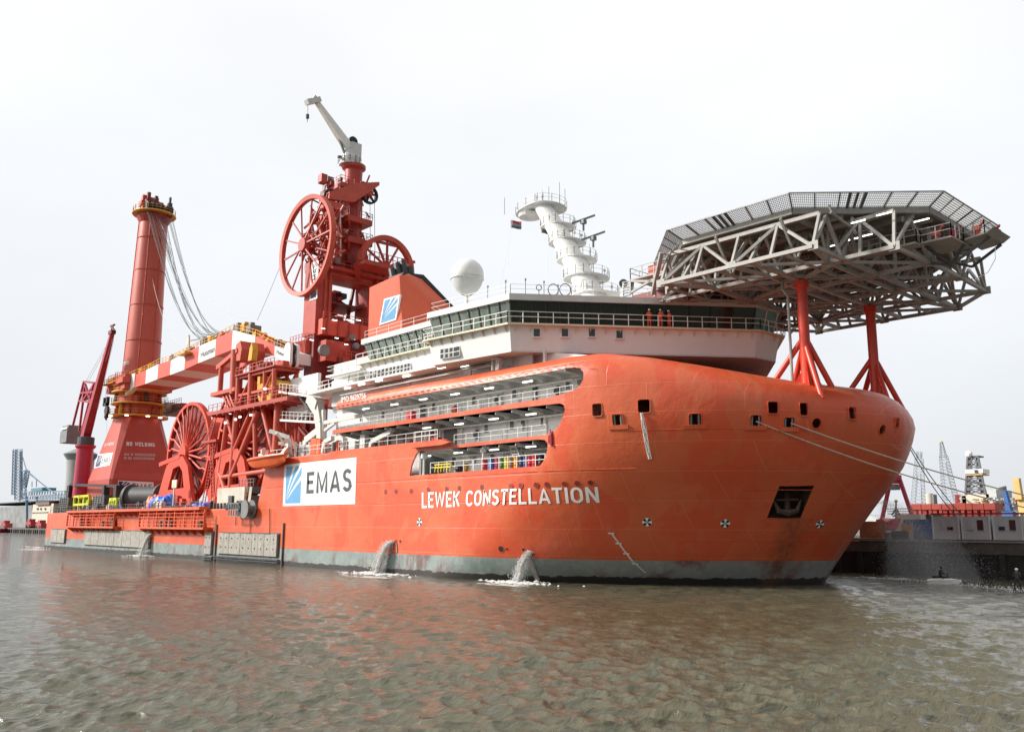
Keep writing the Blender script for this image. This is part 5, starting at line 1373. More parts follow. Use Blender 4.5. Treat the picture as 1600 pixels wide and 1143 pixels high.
for z, r in ((44.5,3.62),(52.5,3.42),(60.5,3.24),(68,3.1)):
    b = MB(); b.lathe((MX, MY, z), [(r,-.1),(r+.08,-.1),(r+.08,.1),(r,.1)], 32, cap=False); b.build('weld_band', RED, mst)
for z, r, w_ in ((27.9, 6.2, .9), (30.6, 5.6, .6), (33.1, 5.6, .6), (36.0, 5.3, .5)):
    b = MB(); b.lathe((MX, MY, z), [(r-1.2,-.18),(r,-.18),(r,.1),(r-1.2,.1)], 32); p_ = b.build('ring_platform', YEL, crane)
    rb = MB(); rail_mb(rb, circ((MX, MY), r-.1, z+.1, 22), h=1.1, step=3, r=.035); rb.build('guard_rail', YEL, p_, fix=False)
rr = random.Random(9)
for k in range(16):
    a = 2*math.pi*k/16; b = MB(); x, y = MX+4.55*math.cos(a), MY+4.55*math.sin(a); hgt = rr.choice([1.2, 1.8, 2.1]); z = rr.choice([28.2, 30.8])
    b.cyl((x, y, z), (x, y, z+hgt), .45, n=8); b.cyl((x, y, z+hgt), (x, y, z+hgt+.6), .25, n=8); b.build('slew_drive', rr.choice([RED2, DKRED, DARK, YEL]), crane)
for a in (-2.2, -1.4, -.7, 0.0, .5):
    x, y = MX+6*math.cos(a), MY+6*math.sin(a); b = MB(); b.box((x-.3, y-.3, 27.5), (x+.3, y+.3, 27.72)); b.build('flood_light', LAMP, crane)
# slewing upper works: winch houses either side of the mast
b = MB(); b.prism([(-6.5, -4.9), (4.8, -4.9), (5.6, 0), (5.6, 4.9), (-6.5, 4.9)], 'xy', 33.2, 36.4); b.v = [(x+MX, y+MY, z) for x, y, z in b.v]; b.build('slew_house', RED, crane)
def gp(u, v, Y): return onY(u, v, Y)
for (u0, v0, u1, v1, Y, dY, m, nm_) in ((168,588,192,604,61.5,3,RED,'winch_house'),(160,597,176,601,61,2,YEL,'walkway'),(262,629,283,641,74,4,RED2,'winch_house'),(246,628,262,646,73,3,GREYW,'machine_house'),(250,642,280,646,73,4,MIDG,'walkway')):
    p, q = gp(u0, v1, Y), gp(u1, v0, Y); b = MB(); b.box((p.x, Y, p.z), (q.x, Y+dY, q.z)); o = b.build(nm_, m, crane)
    rb = MB(); rail_mb(rb, [(p.x, Y, q.z), (q.x, Y, q.z)], step=1.2, r=.04); rb.build('guard_rail', m, o, fix=False)
# mast head with sheaves
b = MB(); b.lathe((MX, MY, 73.6), [(4.6,0),(4.7,.15),(4.6,.35),(2.6,.35)], 28); ph = b.build('head_platform', YEL, crane)
rb = MB(); rail_mb(rb, circ((MX, MY), 4.5, 73.9, 18), h=1.2, step=3, r=.045); rb.build('guard_rail', YEL, ph, fix=False)
b = MB(); b.lathe((MX, MY, 71.6), [(3.0,0),(3.6,1.2),(3.6,2.0)], 24); b.build('head_collar', RED2, crane)
for k in range(12):
    a = rr.uniform(0, 6.28); r = rr.uniform(.4, 3.4); z = rr.uniform(74, 76.2); x, y = MX+r*math.cos(a), MY+r*math.sin(a)
    b = MB(); s_ = rr.uniform(.5, 1.1); b.box((x-s_, y-s_*.8, z), (x+s_, y+s_*.8, z+rr.uniform(.8, 2.2))); b.box((x-s_*.5, y-s_*.4, z+1), (x+s_*.6, y+s_*.4, z+2.6)); b.build('head_block', rr.choice([RED, RED2, RED2, DKRED, DARK]), crane)
for k in range(7):
    y = MY-2.7+.9*k; b = MB(); b.lathe((MX+2.6, y, 74.6), [(.3,-.12),(1.25,-.12),(1.25,.12),(.3,.12)], 18, axis='y'); b.build('sheave', DARK, crane)
for u, v in ((236,312),(226,318),(250,320)): 
    p = onX(u, v, MX+1); b = MB(); b.box((p.x-.6, p.y-.6, p.z-1.2), (p.x+.6, p.y+.6, p.z+.4)); b.build('head_block', RED, crane)
painted(crane, 'maker_name', 'MAN', (lambda f: (lambda a, c: f(a, c)))(lambda a, c: Vector((MX+3.62*math.sin(math.radians(-14+26*a)) if False else 0, 0, 0))), TXTW) if False else None
def mastfn(a, c):
    ang = math.radians(-97 + 34*a); r = 3.72; return Vector((MX+r*math.cos(ang), MY+r*math.sin(ang), 38.9+1.15*c))
lettering(crane, 'maker_name', 'Huisman', lambda a, c: mastfn(-1.3+2.3*a, c), TXTW, bold=.01)
# warnings and panels on the base
def face_fwd(y, z):          # on the forward face of the base
    t_ = (z-15.6)/(27.6-15.6); x = 7.2 if z < 14.2 else (6.75 + (4.1-6.75)*max(0, t_)); return Vector((MX+x+.05, y, z))
def px_fwd(u, v):
    lo = MX+7.2
    for _ in range(8):
        p = onX(u, v, lo); lo = face_fwd(p.y, p.z).x
    return onX(u, v, lo+.03)
def px_side(u, v):
    Y = MY-6.9
    for _ in range(8):
        p = onY(u, v, Y); t_ = (p.z-15.6)/12; Y = MY - (6.9 if p.z < 14.2 else 6.6 - 2.6*max(0, t_)) - .04
    return onY(u, v, Y)
painted(crane, 'warning_text', 'NO WELDING', quadfn(px_fwd(197.5,696), px_fwd(242,697.5), px_fwd(198,689.5), px_fwd(242,692)), TXTW, h=.2, gap=.16)
for r0, r1 in ((707.5, 711.5), (713.2, 717.3)):
    b = MB(); u = 194.0; rq = random.Random(int(r0))
    while u < 243:
        wd = rq.uniform(1.1, 1.9)
        if rq.random() < .82:
            q = [px_fwd(u, r1+.02*(u-194)), px_fwd(u+wd, r1+.02*(u-194)), px_fwd(u+wd, r0+.02*(u-194)), px_fwd(u, r0+.02*(u-194))]
            b.add(q, [(0,1,2,3)])
        u += wd+.6
    o = b.build('small_print', mat('faded_lettering', (.62,.36,.32), .6), crane, fix=False); o['kind'] = 'stuff'
f = quadfn(px_fwd(184,767), px_fwd(240,768), px_fwd(184.5,750), px_fwd(240,753)); b = MB(); b.add([f(0,0), f(1,0), f(1,1), f(0,1)], [(0,1,2,3)]); pn = b.build('company_panel', mat('panel_white',(0,0,0)), crane, fix=False)
dv_ = Vector((.02, 0, 0)); logo(pn, lambda a, c: f(.02+.30*a, .06+.86*c)+dv_, NAVY); painted(pn, 'lettering', 'EMAS', lambda a, c: f(.40+.56*a, .22+.58*c)+dv_, TXTG)
f2 = quadfn(px_side(147,731), px_side(171.5,726.5), px_side(153,709.5), px_side(176.5,706.5)); b = MB(); b.add([f2(0,0), f2(1,0), f2(1,1), f2(0,1)], [(0,1,2,3)]); pn = b.build('company_panel', mat('panel_white',(0,0,0)), crane, fix=False)
dv2 = Vector((0,-.02,0)); logo(pn, lambda a, c: f2(.05+.30*a, .08+.84*c)+dv2, NAVY); painted(pn, 'lettering', 'EMAS', lambda a, c: f2(.40+.54*a, .26+.48*c)+dv2, TXTG)
lettering(crane, 'warning_text', 'NO WELDING', quadfn(px_side(162.5,697), px_side(177.5,694.5), px_side(164.5,692), px_side(178.8,690)), TXTW)
# boom, striped red and white, with the bent head
BY, BW = 63.4, 7.4
SEC = [(100,590,690,'w'),(170,560,665,'r'),(260,520,635,'w'),(360,472,595,'r'),(465,440,560,'w'),(585,380,516,'r'),(700,322,462,'w'),(840,262,405,'r'),(980,190,352,'w'),(1165,240,352,'r'),(1330,320,398,'w'),(1450,372,462,'w')]
BOOMR = mat('boom_red', (.66,.10,.065), .4, var=.06, streak=.1, scol=(.4,.07,.05)); BOOMW = mat('boom_white', (.80,.79,.77), .4, var=.04, streak=.12, scol=(.5,.42,.36))
def bp(x, y, Y=BY): return onY(180+x/5.333, 480+y/5.333, Y)
tops = []
for (x0, t0, b0, c_), (x1, t1, b1, _) in zip(SEC[:-1], SEC[1:]):
    T0, B0, T1, B1 = bp(x0, t0), bp(x0, b0), bp(x1, t1), bp(x1, b1)
    B0.x = T0.x; B1.x = T1.x
    b = MB(); b.prism([(T0.x, B0.z), (T1.x, B1.z), (T1.x, T1.z), (T0.x, T0.z)], 'xz', BY, BY+BW); s_ = b.build('boom_section', BOOMW if c_ == 'w' else BOOMR, crane); tops.append((T0, T1))
    rb = MB(); rail_mb(rb, [T0 + Vector((0,.2,0)), T1 + Vector((0,.2,0))], h=1.1, step=1.6, r=.04, levels=(1.0,.5)); rb.build('guard_rail', YEL, s_, fix=False)
def boom_label(x0, t0, x1, t1, b1, b0):
    f = quadfn(bp(x0, b0, BY-.04), bp(x1, b1, BY-.04), bp(x0, t0, BY-.04), bp(x1, t1, BY-.04)); lettering(crane, 'maker_name', 'Huisman', f, TXTG, bold=.012)
boom_label(712, 372, 828, 318, 368, 420); boom_label(1345, 350, 1440, 392, 420, 385)
# boom foot forks, cleats, gear along the top
for Y in (BY, BY+BW-1):
    p = bp(95, 640, Y); b = MB(); b.prism([(p.x-3.2, 31.0), (p.x+5, 33.4), (p.x+5, 36.2), (p.x-1.0, 36.6), (p.x-3.6, 33.6)], 'xz', Y-.15, Y+.9); b.build('boom_foot', BOOMW, crane)
for x, y, s_, m in ((480,405,1.5,GREYW),(600,365,1.2,YEL),(655,335,1.0,DARK),(760,255,1.1,MIDG),(820,245,.9,YEL),(910,215,1.2,RED),(1040,150,1.6,MIDG),(1100,140,1.4,YEL),(1150,150,1.7,MIDG),(1200,205,1.3,YEL),(1260,240,1.2,RED),(1300,262,1.0,YEL),(1380,285,1.3,MIDG),(240,505,1.0,YEL),(310,470,.9,YEL)):
    s_ *= .6; p = bp(x, y+14, BY+1.5); b = MB(); b.box((p.x-s_*.8, BY+.6, p.z-1.1), (p.x+s_*.8, BY+2.6, p.z+s_*.2)); b.box((p.x-s_*.3, BY+.9, p.z), (p.x+s_*.4, BY+1.6, p.z+s_*.7)); b.build('boom_fitting', m, crane)
p = bp(608, 330, BY+1)
for dx in (-.8, .8): bar(crane, 'small_mast', p + Vector((dx,0,-3.2)), p + Vector((0,0,2.3)), .28, CREAM)
bar(crane, 'small_mast', p + Vector((0,0,1.2)), bp(760, 255, BY+1), .18, MIDG)
b = MB(); q = bp(580, 378, BY-.6); b.box((q.x-1.9, BY-1.4, q.z-.4), (q.x+1.9, BY-.1, q.z)); b.build('side_platform', YEL, crane)
# sheave block at the boom head with its hanging white hook block
p, q = bp(1452, 520, BY-.3), bp(1532, 300, BY-.3)
cx = (p.x+q.x)/2-.6; r_ = .95; zt_, zb_ = q.z+.3, p.z
prof = [(cx+r_*math.cos(a), zt_-r_+r_*math.sin(a)) for a in [math.pi*i/8 for i in range(9)]] + [(cx-r_*math.cos(a), zb_+r_-r_*math.sin(a)) for a in [math.pi*i/8 for i in range(9)]]
for Y0, Y1, m in ((BY-1.2, BY-.75, WHITE), (BY-.05, BY+.4, WHITE)):
    b = MB(); b.prism(prof, 'xz', Y0, Y1); b.build('block_cheek', m, crane)
for Y in (BY-.4,):
    for zc in (zt_-r_, zb_+r_): b = MB(); b.lathe((cx, Y, zc), [(.2,-.2),(r_*.9,-.2),(r_*.9,.2),(.2,.2)], 16, axis='y'); b.build('sheave', BLACK, crane)
bar(crane, 'block_slot', (cx, BY-.4, zb_+r_), (cx, BY-.4, zt_-r_), .5, BLACK)
def wires(name, pairs, label, r=.05, sag=0.0, m=WIRE, group=None):
    for k, (a, c) in enumerate(pairs):
        b = MB(); n = 18; s_ = sag[k] if isinstance(sag, list) else sag
        b.tube([a.lerp(c, i/n) - Vector((0,0,4*s_*(i/n)*(1-i/n))) for i in range(n+1)], r, 4)
        o = b.build(name, m, None, fix=False); tag(o, label[k] if isinstance(label, list) else label, 'cable', group)
# luffing ropes hang slack between the mast head and the boom
hang = []
rr = random.Random(21)
for k in range(20):
    a = Vector((MX+2.9, MY-2.9+.3*k, 74.2 - .25*(k % 3))); e_ = bp(840+ (k % 10)*28, 215 - (k % 10)*6, BY+1+.3*k); hang.append((a, e_))
ln = thing('luffing_ropes', (MX, MY, 70), 'bundle of slack wire ropes hanging in curves from the tall mast head to the boom', 'ropes')
for k, (a, c) in enumerate(hang):
    n = 26; s_ = 7.6 + 1.6*(k % 5)*.5 + rr.uniform(-.5, .5); b = MB()
    b.tube([a.lerp(c, i/n) - Vector((0,0,4*s_*(i/n)*(1-i/n)*(0.72+.56*(i/n)))) for i in range(n+1)], .05, 4); b.build('rope', WIRE, ln, fix=False)
for (u0, v0, u1, v1, s_) in ((247,338,385,497,5.0), (222,330,325,522,13)):
    a = onY(u0, v0, MY); c = onY(u1, v1, BY+2); n = 24; b = MB(); b.tube([a.lerp(c, i/n) - Vector((0,0,4*s_*(i/n)*(1-i/n))) for i in range(n+1)], .045, 4); b.build('rope', GREYW, ln, fix=False)
a, c = onY(402, 500, 65), onY(447, 392, 67); wires('stay_wire', [(a, c)], 'single thin wire rising from the boom top to the big wheel rim', r=.04, sag=.3)
# hook hanging beside the column
hk = thing('crane_hook', onY(166, 640, 60), 'small black ramshorn hook hanging left of the mast crane column', 'hook')
p0, p1 = onY(165.5, 605, 60), onY(166, 690, 60); b = MB(); b.cyl(onY(164.5, 605, 60), onY(165, 622, 60), .03, n=4); b.cyl(onY(167, 605, 60), onY(167, 622, 60), .03, n=4); b.cyl(onY(167, 650, 60), onY(167, 720, 60), .02, n=4); b.build('fall', GREYW, hk, fix=False)
c = onY(166, 627, 60); b = MB(); b.box(c+Vector((-1.2,-.3,-.9)), c+Vector((1.2,.3,-.4))); b.box(c+Vector((-1.2,-.3,-.9)), c+Vector((-.6,.3,.9))); b.box(c+Vector((.6,-.3,-.9)), c+Vector((1.2,.3,.9))); b.build('hook_yoke', BLACK, hk)
c = onY(167, 641, 60); b = MB(); b.lathe(c, [(.3,-.25),(1.0,-.25),(1.0,.25),(.3,.25)], 12, axis='y'); b.lathe(c - Vector((0,0,1.2)), [(.05,-.9),(.5,-.2),(.4,.6)], 8); b.build('hook_block', BLACK, hk)

# ------------------------------------------------------------------ maroon deck crane at the stern
DY = 60.0; D0 = onY(126, 765, DY); DXc = D0.x+.6
dc = thing('deck_crane', (DXc, DY, 7.4), 'dark crimson pedestal deck crane with raised boom at the stern', 'crane')
def dp_(u, v, Y=DY): return onY(u, v, Y)
zt_ = dp_(125, 697).z
b = MB(); b.lathe((DXc, DY, 0), [(1.75,7.4),(1.68,zt_-.8),(2.1,zt_-.4),(2.1,zt_)], 24); b.build('pedestal', mat('crane_crimson', (.46,.025,.06), .4, var=.07), dc, smooth=True)
b = MB(); b.lathe((DXc, DY, zt_), [(1.7,0),(1.7,1.7),(1.3,1.8)], 20); b.build('slew_ring', DARK, dc)
p, q = dp_(103, 693), dp_(116, 664); b = MB(); b.box((p.x, DY-1.4, p.z), (q.x, DY+2.2, q.z-1.2)); b.box((p.x+.5, DY-1.2, q.z-1.2), (q.x, DY+1.8, q.z)); b.build('machinery_house', MIDG, dc)
b = MB(); b.box((p.x+.4, DY-1.46, q.z-.9), (q.x-.2, DY-1.2, q.z-.5)); b.build('white_stripe', TXTW, dc)
f0, f1 = dp_(131, 688), dp_(175, 520)
b = MB(); d = (f1-f0); x_, y_, _ = basis(d); 
b.loft([[f0 + Vector((-.9,-.7,0)), f0 + Vector((1.3,-.7,0)), f0 + Vector((1.3,.9,0)), f0 + Vector((-.9,.9,0))], [f0.lerp(f1,.15)+Vector((-1.1,-.7,0)), f0.lerp(f1,.15)+Vector((1.2,-.7,0)), f0.lerp(f1,.15)+Vector((1.2,.9,0)), f0.lerp(f1,.15)+Vector((-1.1,.9,0))], [f1+Vector((-.45,-.35,0)), f1+Vector((.45,-.35,0)), f1+Vector((.45,.45,0)), f1+Vector((-.45,.45,0))]])
b.build('boom', MAROON, dc)
c = f1; b = MB(); b.box(c+Vector((-1.0,-.5,-.3)), c+Vector((1.0,.5,.5))); b.cyl(c+Vector((-.7,0,.5)), c+Vector((0,0,1.7)), .15); b.cyl(c+Vector((.7,0,.5)), c+Vector((0,0,1.7)), .15); b.box(c+Vector((-1.2,-.2,1.5)), c+Vector((1.1,.2,1.8))); b.build('boom_head', DKRED, dc)
for x in (-1.2, .9): b = MB(); b.lathe(c+Vector((x,0,.3)), [(.1,-.1),(.55,-.1),(.55,.1),(.1,.1)], 14, axis='y'); b.build('sheave', BLACK, dc)
g = [dp_(112, 668), dp_(131, 596), dp_(148, 598), dp_(131, 620), dp_(146, 616)]
for a, e_ in (((113,668),(131,596)), ((124,672),(133,600)), ((128,672),(146,600)), ((131,596),(149,598)), ((123,626),(143,628)), ((133,600),(142,626)), ((147,600),(130,626)), ((127,614),(147,612))): bar(dc, 'gantry_bar', dp_(*a), dp_(*e_), .42, MAROON)
b = MB(); c0, c1 = dp_(123, 627), dp_(142, 606); b.box((c0.x, DY+.5, c0.z), (c1.x, DY+.7, c1.z)); b.build('gantry_plate', MAROON, dc)
for (u0, v0, u1, v1) in ((133,598,173,528),(137,598,174,530),(176,530,150,610),(178,530,153,640)):
    b = MB(); b.tube([dp_(u0,v0), dp_(u1,v1)], .035, 4); b.build('hoist_wire', GREYW, dc, fix=False)

# ------------------------------------------------------------------ storage reels
def make_reel(x, label, back=69.0):
    cz, R0, y0, y1 = 17.2, 9.0, 60.6, back
    t = thing('pipe_reel', (x, 60.6, 7.4), label, 'reel', 'big red pipe reels on the working deck')
    b = MB(); b.lathe((x, 0, cz), [(R0-.55,y0),(R0,y0),(R0,y0+.9),(R0-.55,y0+.9),(R0-.55,y0)], 56, axis='y', cap=False); b.build('rim', REELR, t, smooth=False)
    b = MB(); b.lathe((x, 0, cz), [(.3,y0+.55),(R0-.3,y0+.55),(R0-.3,y0+.9),(.3,y0+.9)], 48, axis='y', cap=False); b.build('flange_plate', DKRED, t)
    b = MB(); b.lathe((x, 0, cz), [(5.9,y0+.92),(5.9,y1)], 48, axis='y', cap=True); b.build('drum', RED, t, smooth=True)
    b = MB(); b.lathe((x, 0, cz), [(5.8,y1),(R0,y1),(R0,y1+.8),(5.8,y1+.8)], 56, axis='y'); b.build('far_flange', REELR, t)
    b = MB(); b.lathe((x, 0, cz), [(.3,y0-.9),(1.5,y0-.9),(1.7,y0-.3),(1.7,y0+.4)], 24, axis='y'); b.build('hub', REELR, t)
    n = 24
    for k in range(n):
        a = 2*math.pi*k/n + .08; u = Vector((math.cos(a), 0, math.sin(a))); w_ = Vector((-math.sin(a), 0, math.cos(a)))
        c = Vector((x, y0+.05, cz)); b = MB()
        b.tube([c + u*1.3 + Vector((0,-.35,0)), c + u*6.6 + Vector((0,-.1,0)), c + u*7.7 + w_*.5, c + u*8.7 + w_*.5 + Vector((0,.1,0))], .19, 6); b.build('spoke', REELR, t)
    # cradle frame in front, with an arched opening
    b = MB()
    outl = [(x-7.4,7.4),(x-7.2,10.6),(x-5.0,14.6),(x-3.0,16.3),(x+2.2,16.6),(x+4.6,14.8),(x+6.6,10.4),(x+7.4,9.2),(x+7.4,7.4)]
    hole = [(x-3.3,11.0),(x-1.6,14.6),(x+1.0,15.0),(x+2.5,14.0),(x+3.6,11.2)]
    # left leg, right leg, cap and sill pieces around the opening
    for poly in ([outl[0], outl[1], outl[2], outl[3], hole[1], hole[0], (x-3.3,7.4)], [outl[3], outl[4], hole[2], hole[1]], [outl[4], outl[5], outl[6], outl[7], outl[8], (x+3.6,7.4), hole[4], hole[3], hole[2]], [hole[0], hole[4], (x+3.6,7.4), (x-3.3,7.4)]):
        b.prism(poly, 'xz', y0-1.6, y0-1.0)
    b.build('cradle', REELR, t)
    for yy in (y1+1.0,):
        b = MB(); b.prism([(x-6,7.4),(x-4,14),(x+4,14),(x+6,7.4)], 'xz', yy, yy+.6); b.build('cradle', REELR, t)
    bar(t, 'cradle_beam', (x-8.0, y0-1.3, 15.6), (x+1.0, y0-1.3, 16.6), .7, REELR)
    for k in range(5): b = MB(); b.box((x-4.3+k*2.0, y0-2.2, 7.4), (x-3.2+k*2.0, y0-1.7, 9.4+.5*(k%2))); b.build('drive_box', RED2 if k % 2 else REELR, t)
    return t
make_reel(-149.4, 'big red spoked pipe reel standing free beside the mast crane base', 67.2)
make_reel(-128.6, 'big red spoked pipe reel half hidden behind the red trestle', 67.6)

# ------------------------------------------------------------------ trestle carrying the boom
TX = [-130.6, -114.4]; TY = [59.3, 63.2]
tr = thing('boom_trestle', (-122.5, 62, 7.4), 'tall red trestle tower holding the crane boom and a yellow hang off block', 'trestle')
ZP = 22.3
def tb(p, q, r=.42, m=RED): return pipe(tr, 'tube_leg' if abs(q[2]-p[2]) > 8 and abs(q[0]-p[0]) < 2 else 'tube_brace', p, q, r, m)
for y in TY:
    tb((-133.6, y, 7.4), (-131.0, y, ZP)); tb((-128.6, y, 7.4), (-128.0, y, ZP), .5); tb((-114.6, y, 13.8), (-114.6, y, ZP), .55); tb((-120.6, y, 13.8), (-122.0, y, ZP), .35)
    tb((-128.6, y, 12.0), (-120.5, y, ZP-.4), .5); tb((-128.3, y, 16.0), (-123.0, y, ZP-.2), .36); tb((-133.0, y, 13.5), (-128.4, y, 8.2), .42); tb((-131.4, y, ZP), (-128.2, y, 17.2), .34); tb((-114.6, y, 14.0), (-119.4, y, ZP-.2), .36)
    tb((-133.2, y, 12.4), (-112.8, y, 12.9), .36)
for x in (-128.4, -131.0, -114.6): tb((x, TY[0], 14), (x, TY[1], ZP-.5), .26); tb((x, TY[0], ZP-1), (x, TY[1], 12), .26)
b = MB(); b.prism([(-135.4, ZP), (-109.4, ZP-.1), (-109.4, ZP+.5), (-133.8, ZP+.55), (-136.2, ZP+.75)], 'xz', 57.9, 64.5); pf = b.build('work_platform', RED2, tr)
for k in range(12): bar(tr, 'platform_joist', (-134.2+k*2.1, 57.9, ZP-.15), (-134.2+k*2.1, 64.4, ZP-.15), .25, RED2)
rb = MB(); rail_mb(rb, [(-135.6, 58, ZP+.6), (-109.6, 58, ZP+.5), (-109.6, 64, ZP+.5)], step=1.6, r=.04); rb.build('guard_rail', RED, pf, fix=False)
# upper frame
ZQ = 27.6
for y in (59.0, 62.6):
    for x, r in ((-127.2, .45), (-122.9, .48), (-118.5, .3), (-115.6, .32)): tb((x - (.0), y, ZP+.5), (x-.2, y, ZQ+.3), r)
    for z in (24.8, ZQ): bar(tr, 'frame_beam', (-127.4, y, z), (-115.2, y, z-.1), .36, RED)
    tb((-127.2, y, 23), (-123.0, y, 27.4), .24); tb((-118.5, y, 24.8), (-115.6, y, ZQ), .18)
for x in (-127.2, -122.9, -115.6):
    for z in (24.8, ZQ): bar(tr, 'frame_beam', (x, 59, z), (x, 62.6, z), .36, RED)
b = MB(); b.box((-127.6, 58.4, ZQ+.2), (-114.8, 63.2, ZQ+.4)); tp = b.build('top_platform', RED2, tr); rb = MB(); rail_mb(rb, [(-127.4, 58.5, ZQ+.4), (-115, 58.5, ZQ+.4)], step=1.1, r=.045); rb.build('guard_rail', RED, tp, fix=False)
# side arm with hinge on the left of the frame
for y in (59.2, 62.5):
    bar(tr, 'saddle_beam', (-135.8, y, 30.3), (-128.4, y, 32.2), .7, RED); tb((-134.4, y, 26.2), (-134.4, y, 30.6), .42); tb((-129.2, y, ZP+3), (-129.6, y, 32.4), .7)
    for k in range(3): tb((-133.8+k*1.2, y, 26.2), (-130.6+k*1.0, y, ZP+.8), .22)
    tb((-130.6, y, 26.2), (-133.6, y, ZP+.8), .2)
b = MB(); b.box((-136.6, 58.6, 25.6), (-127.8, 63.6, 26.2)); b.build('saddle_platform', RED, tr)
b = MB(); b.prism([(-130.0, 30.6), (-127.4, 30.4), (-127.0, 32.2), (-127.7, 33.6), (-129.1, 33.2)], 'xz', 59.0, 63.0); b.build('saddle_jaw', RED, tr)
b = MB(); b.prism([(-124.0, 29.8), (-122.8, 29.8), (-122.6, 31.4), (-123.0, 32.6), (-123.6, 31.8)], 'xz', 58.7, 59.6); b.build('yellow_latch', YEL, tr)
# yellow hang-off block and its clutter
HXc = -118.4
b = MB(); b.prism([(HXc+2.7*math.cos(a), 24.8+2.2*math.sin(a)) for a in [math.pi+math.pi*i/14 for i in range(15)]], 'xz', 59.15, 61.4); blk = b.build('hang_off_block', YEL, tr)
b = MB(); b.box((HXc-3.0, 59.25, 25.1), (HXc+3.0, 61.6, 25.9)); b.box((HXc-3.0, 59.2, 25.9), (HXc-2.2, 61.5, 27.1)); b.box((HXc-.6, 59.2, 25.9), (HXc+.2, 61.5, 26.8)); b.build('hang_off_frame', YEL, tr)
for k in range(4): bar(blk, 'slot', (HXc-1.8+k*1.2, 59.1, 24.1), (HXc-1.8+k*1.2, 59.1, 24.6), .45, DKRED)
rr = random.Random(4)
for k in range(34):
    x = rr.uniform(-126.5, -115.5); z = rr.choice([22.9, 25.0, 27.9]); y = rr.uniform(60, 62.4); s_ = rr.uniform(.3, .9); b = MB()
    if rr.random() < .5: b.box((x-s_, y-.5, z), (x+s_, y+.5, z+rr.uniform(.6, 1.9)))
    else: b.cyl((x, y, z), (x+rr.uniform(-.3,.3), y, z+rr.uniform(1, 2.3)), s_*.4, n=8)
    b.build('tower_gear', rr.choice([RED2, RED, DKRED, DARK, RED2, MIDG]), tr)
for u, v in ((352,660),(368,655),(375,651),(392,648),(414,607),(360,645)):
    p = onY(u, v, 58.6); b = MB(); b.box(p-Vector((.2,.1,.14)), p+Vector((.2,.1,.14))); b.build('flood_light', LAMP, tr)
# ladder and lower work gear beside the reel
def ladder(parent, p, q, w_, m, n=14):
    b = MB(); p = Vector(p); q = Vector(q); s_ = Vector((w_/2,0,0)); b.beam(p-s_, q-s_, .12); b.beam(p+s_, q+s_, .12)
    for k in range(1, n): c = p.lerp(q, k/n); b.beam(c-s_, c+s_, .08)
    return b.build('ladder', m, parent, fix=False)
ladder(tr, (-137.3, 59.0, 18.6), (-135.0, 59.0, ZP+.3), 1.3, RED2, 16); b = MB(); b.box((-139.0, 58.6, 18.1), (-133.4, 61.5, 18.5)); b.build('landing', RED2, tr)
ladder(tr, (-137.2, 58.9, 8.4), (-134.4, 58.9, 17.9), 1.0, RED2, 18); ladder(tr, (-133.6, 58.9, 8.0), (-135.6, 58.9, 17.9), .9, RED, 16)

# ------------------------------------------------------------------ lay tower
LX0, LX1, LY0, LY1 = -122.8, -119.0, 67.1, 79.7
lt = thing('pipelay_tower', (-121, 73.4, 7.4), 'red pipelay tower with a square portal, two large wheels and stacked platforms', 'tower')
LZ0, LZ1, OZ0, OZ1, OY0, OY1 = 34.6, 47.1, 37.4, 44.2, 69.9, 76.6
def lbox(y0, y1, z0, z1, nm_='portal_frame', m=RED2, x0=LX0, x1=LX1):
    b = MB(); b.box((x0, y0, z0), (x1, y1, z1)); return b.build(nm_, m, lt)
lbox(LY0, OY0, LZ0, LZ1); lbox(OY1, LY1, LZ0, LZ1); lbox(OY0, OY1, OZ1, LZ1)
lbox(LY0+.4, LY1-1.2, 34.4, 36.9, 'cross_beam', mat('beam_bright_red', (.62,.085,.045), .5), LX0+.5, LX1+1.6)
for k in range(6): bar(lt, 'beam_stiffener', (LX1+1.66, LY0+1.2+2.0*k, 34.4), (LX1+1.66, LY0+1.2+2.0*k, 36.9), .3, RED2)
for (y0, z0, y1, z1) in ((OY0-.5, OZ0-.4, OY0-.5, OZ1+.6), (OY1+.5, OZ0-.4, OY1+.5, OZ1+.6), (OY0-.5, OZ1+.6, OY1+.5, OZ1+.6), (LY0+.4, LZ1-.3, LY1-.4, LZ1-.3), (OY0-1.3, OZ0, OY0-1.3, OZ1+1.4), (OY0-1.3, OZ1+1.4, OY0+2.2, OZ1+1.4)): bar(lt, 'frame_rib', (LX1+.06, y0, z0), (LX1+.06, y1, z1), .32, RED)
for k in range(5): lbox(OY0+.1, OY1-.1, OZ0-.1+k*1.55, OZ0+.15+k*1.55, 'inner_landing', DKRED, LX0-3.5, LX1-1.2) if k in (0, 2) else None
rr = random.Random(8)
for k in range(22):
    y = rr.uniform(OY0+.2, OY1-2.2); z = rr.uniform(OZ0, OZ1-1.2); s_ = rr.uniform(.3, .9); b = MB(); b.box((LX0-1.5-rr.random(), y, z), (LX0+.5, y+s_*1.3, z+s_)); b.build('tower_gear', rr.choice([RED2, DKRED, DARK, RED2]), lt)
bar(lt, 'inner_strut', (LX0, OY0, OZ1-1), (LX0, OY1-1.5, OZ0+3.5), .5, DKRED); bar(lt, 'inner_strut', (LX0, OY1-1.6, OZ0), (LX0, OY1-.4, OZ1), .45, DKRED)
for u in (523, 545, 560): p = onX(u, 500, LX1+1.7); b = MB(); b.box(p-Vector((.1,.4,.05)), p+Vector((.1,.4,.05))); b.build('strip_light', LAMP, lt)
rb = MB(); rail_mb(rb, [(LX1+1.6, LY0+.5, 36.9), (LX1+1.6, LY1-1.3, 36.9)], step=1.2, r=.045); rb.build('guard_rail', RED, lt, fix=False)
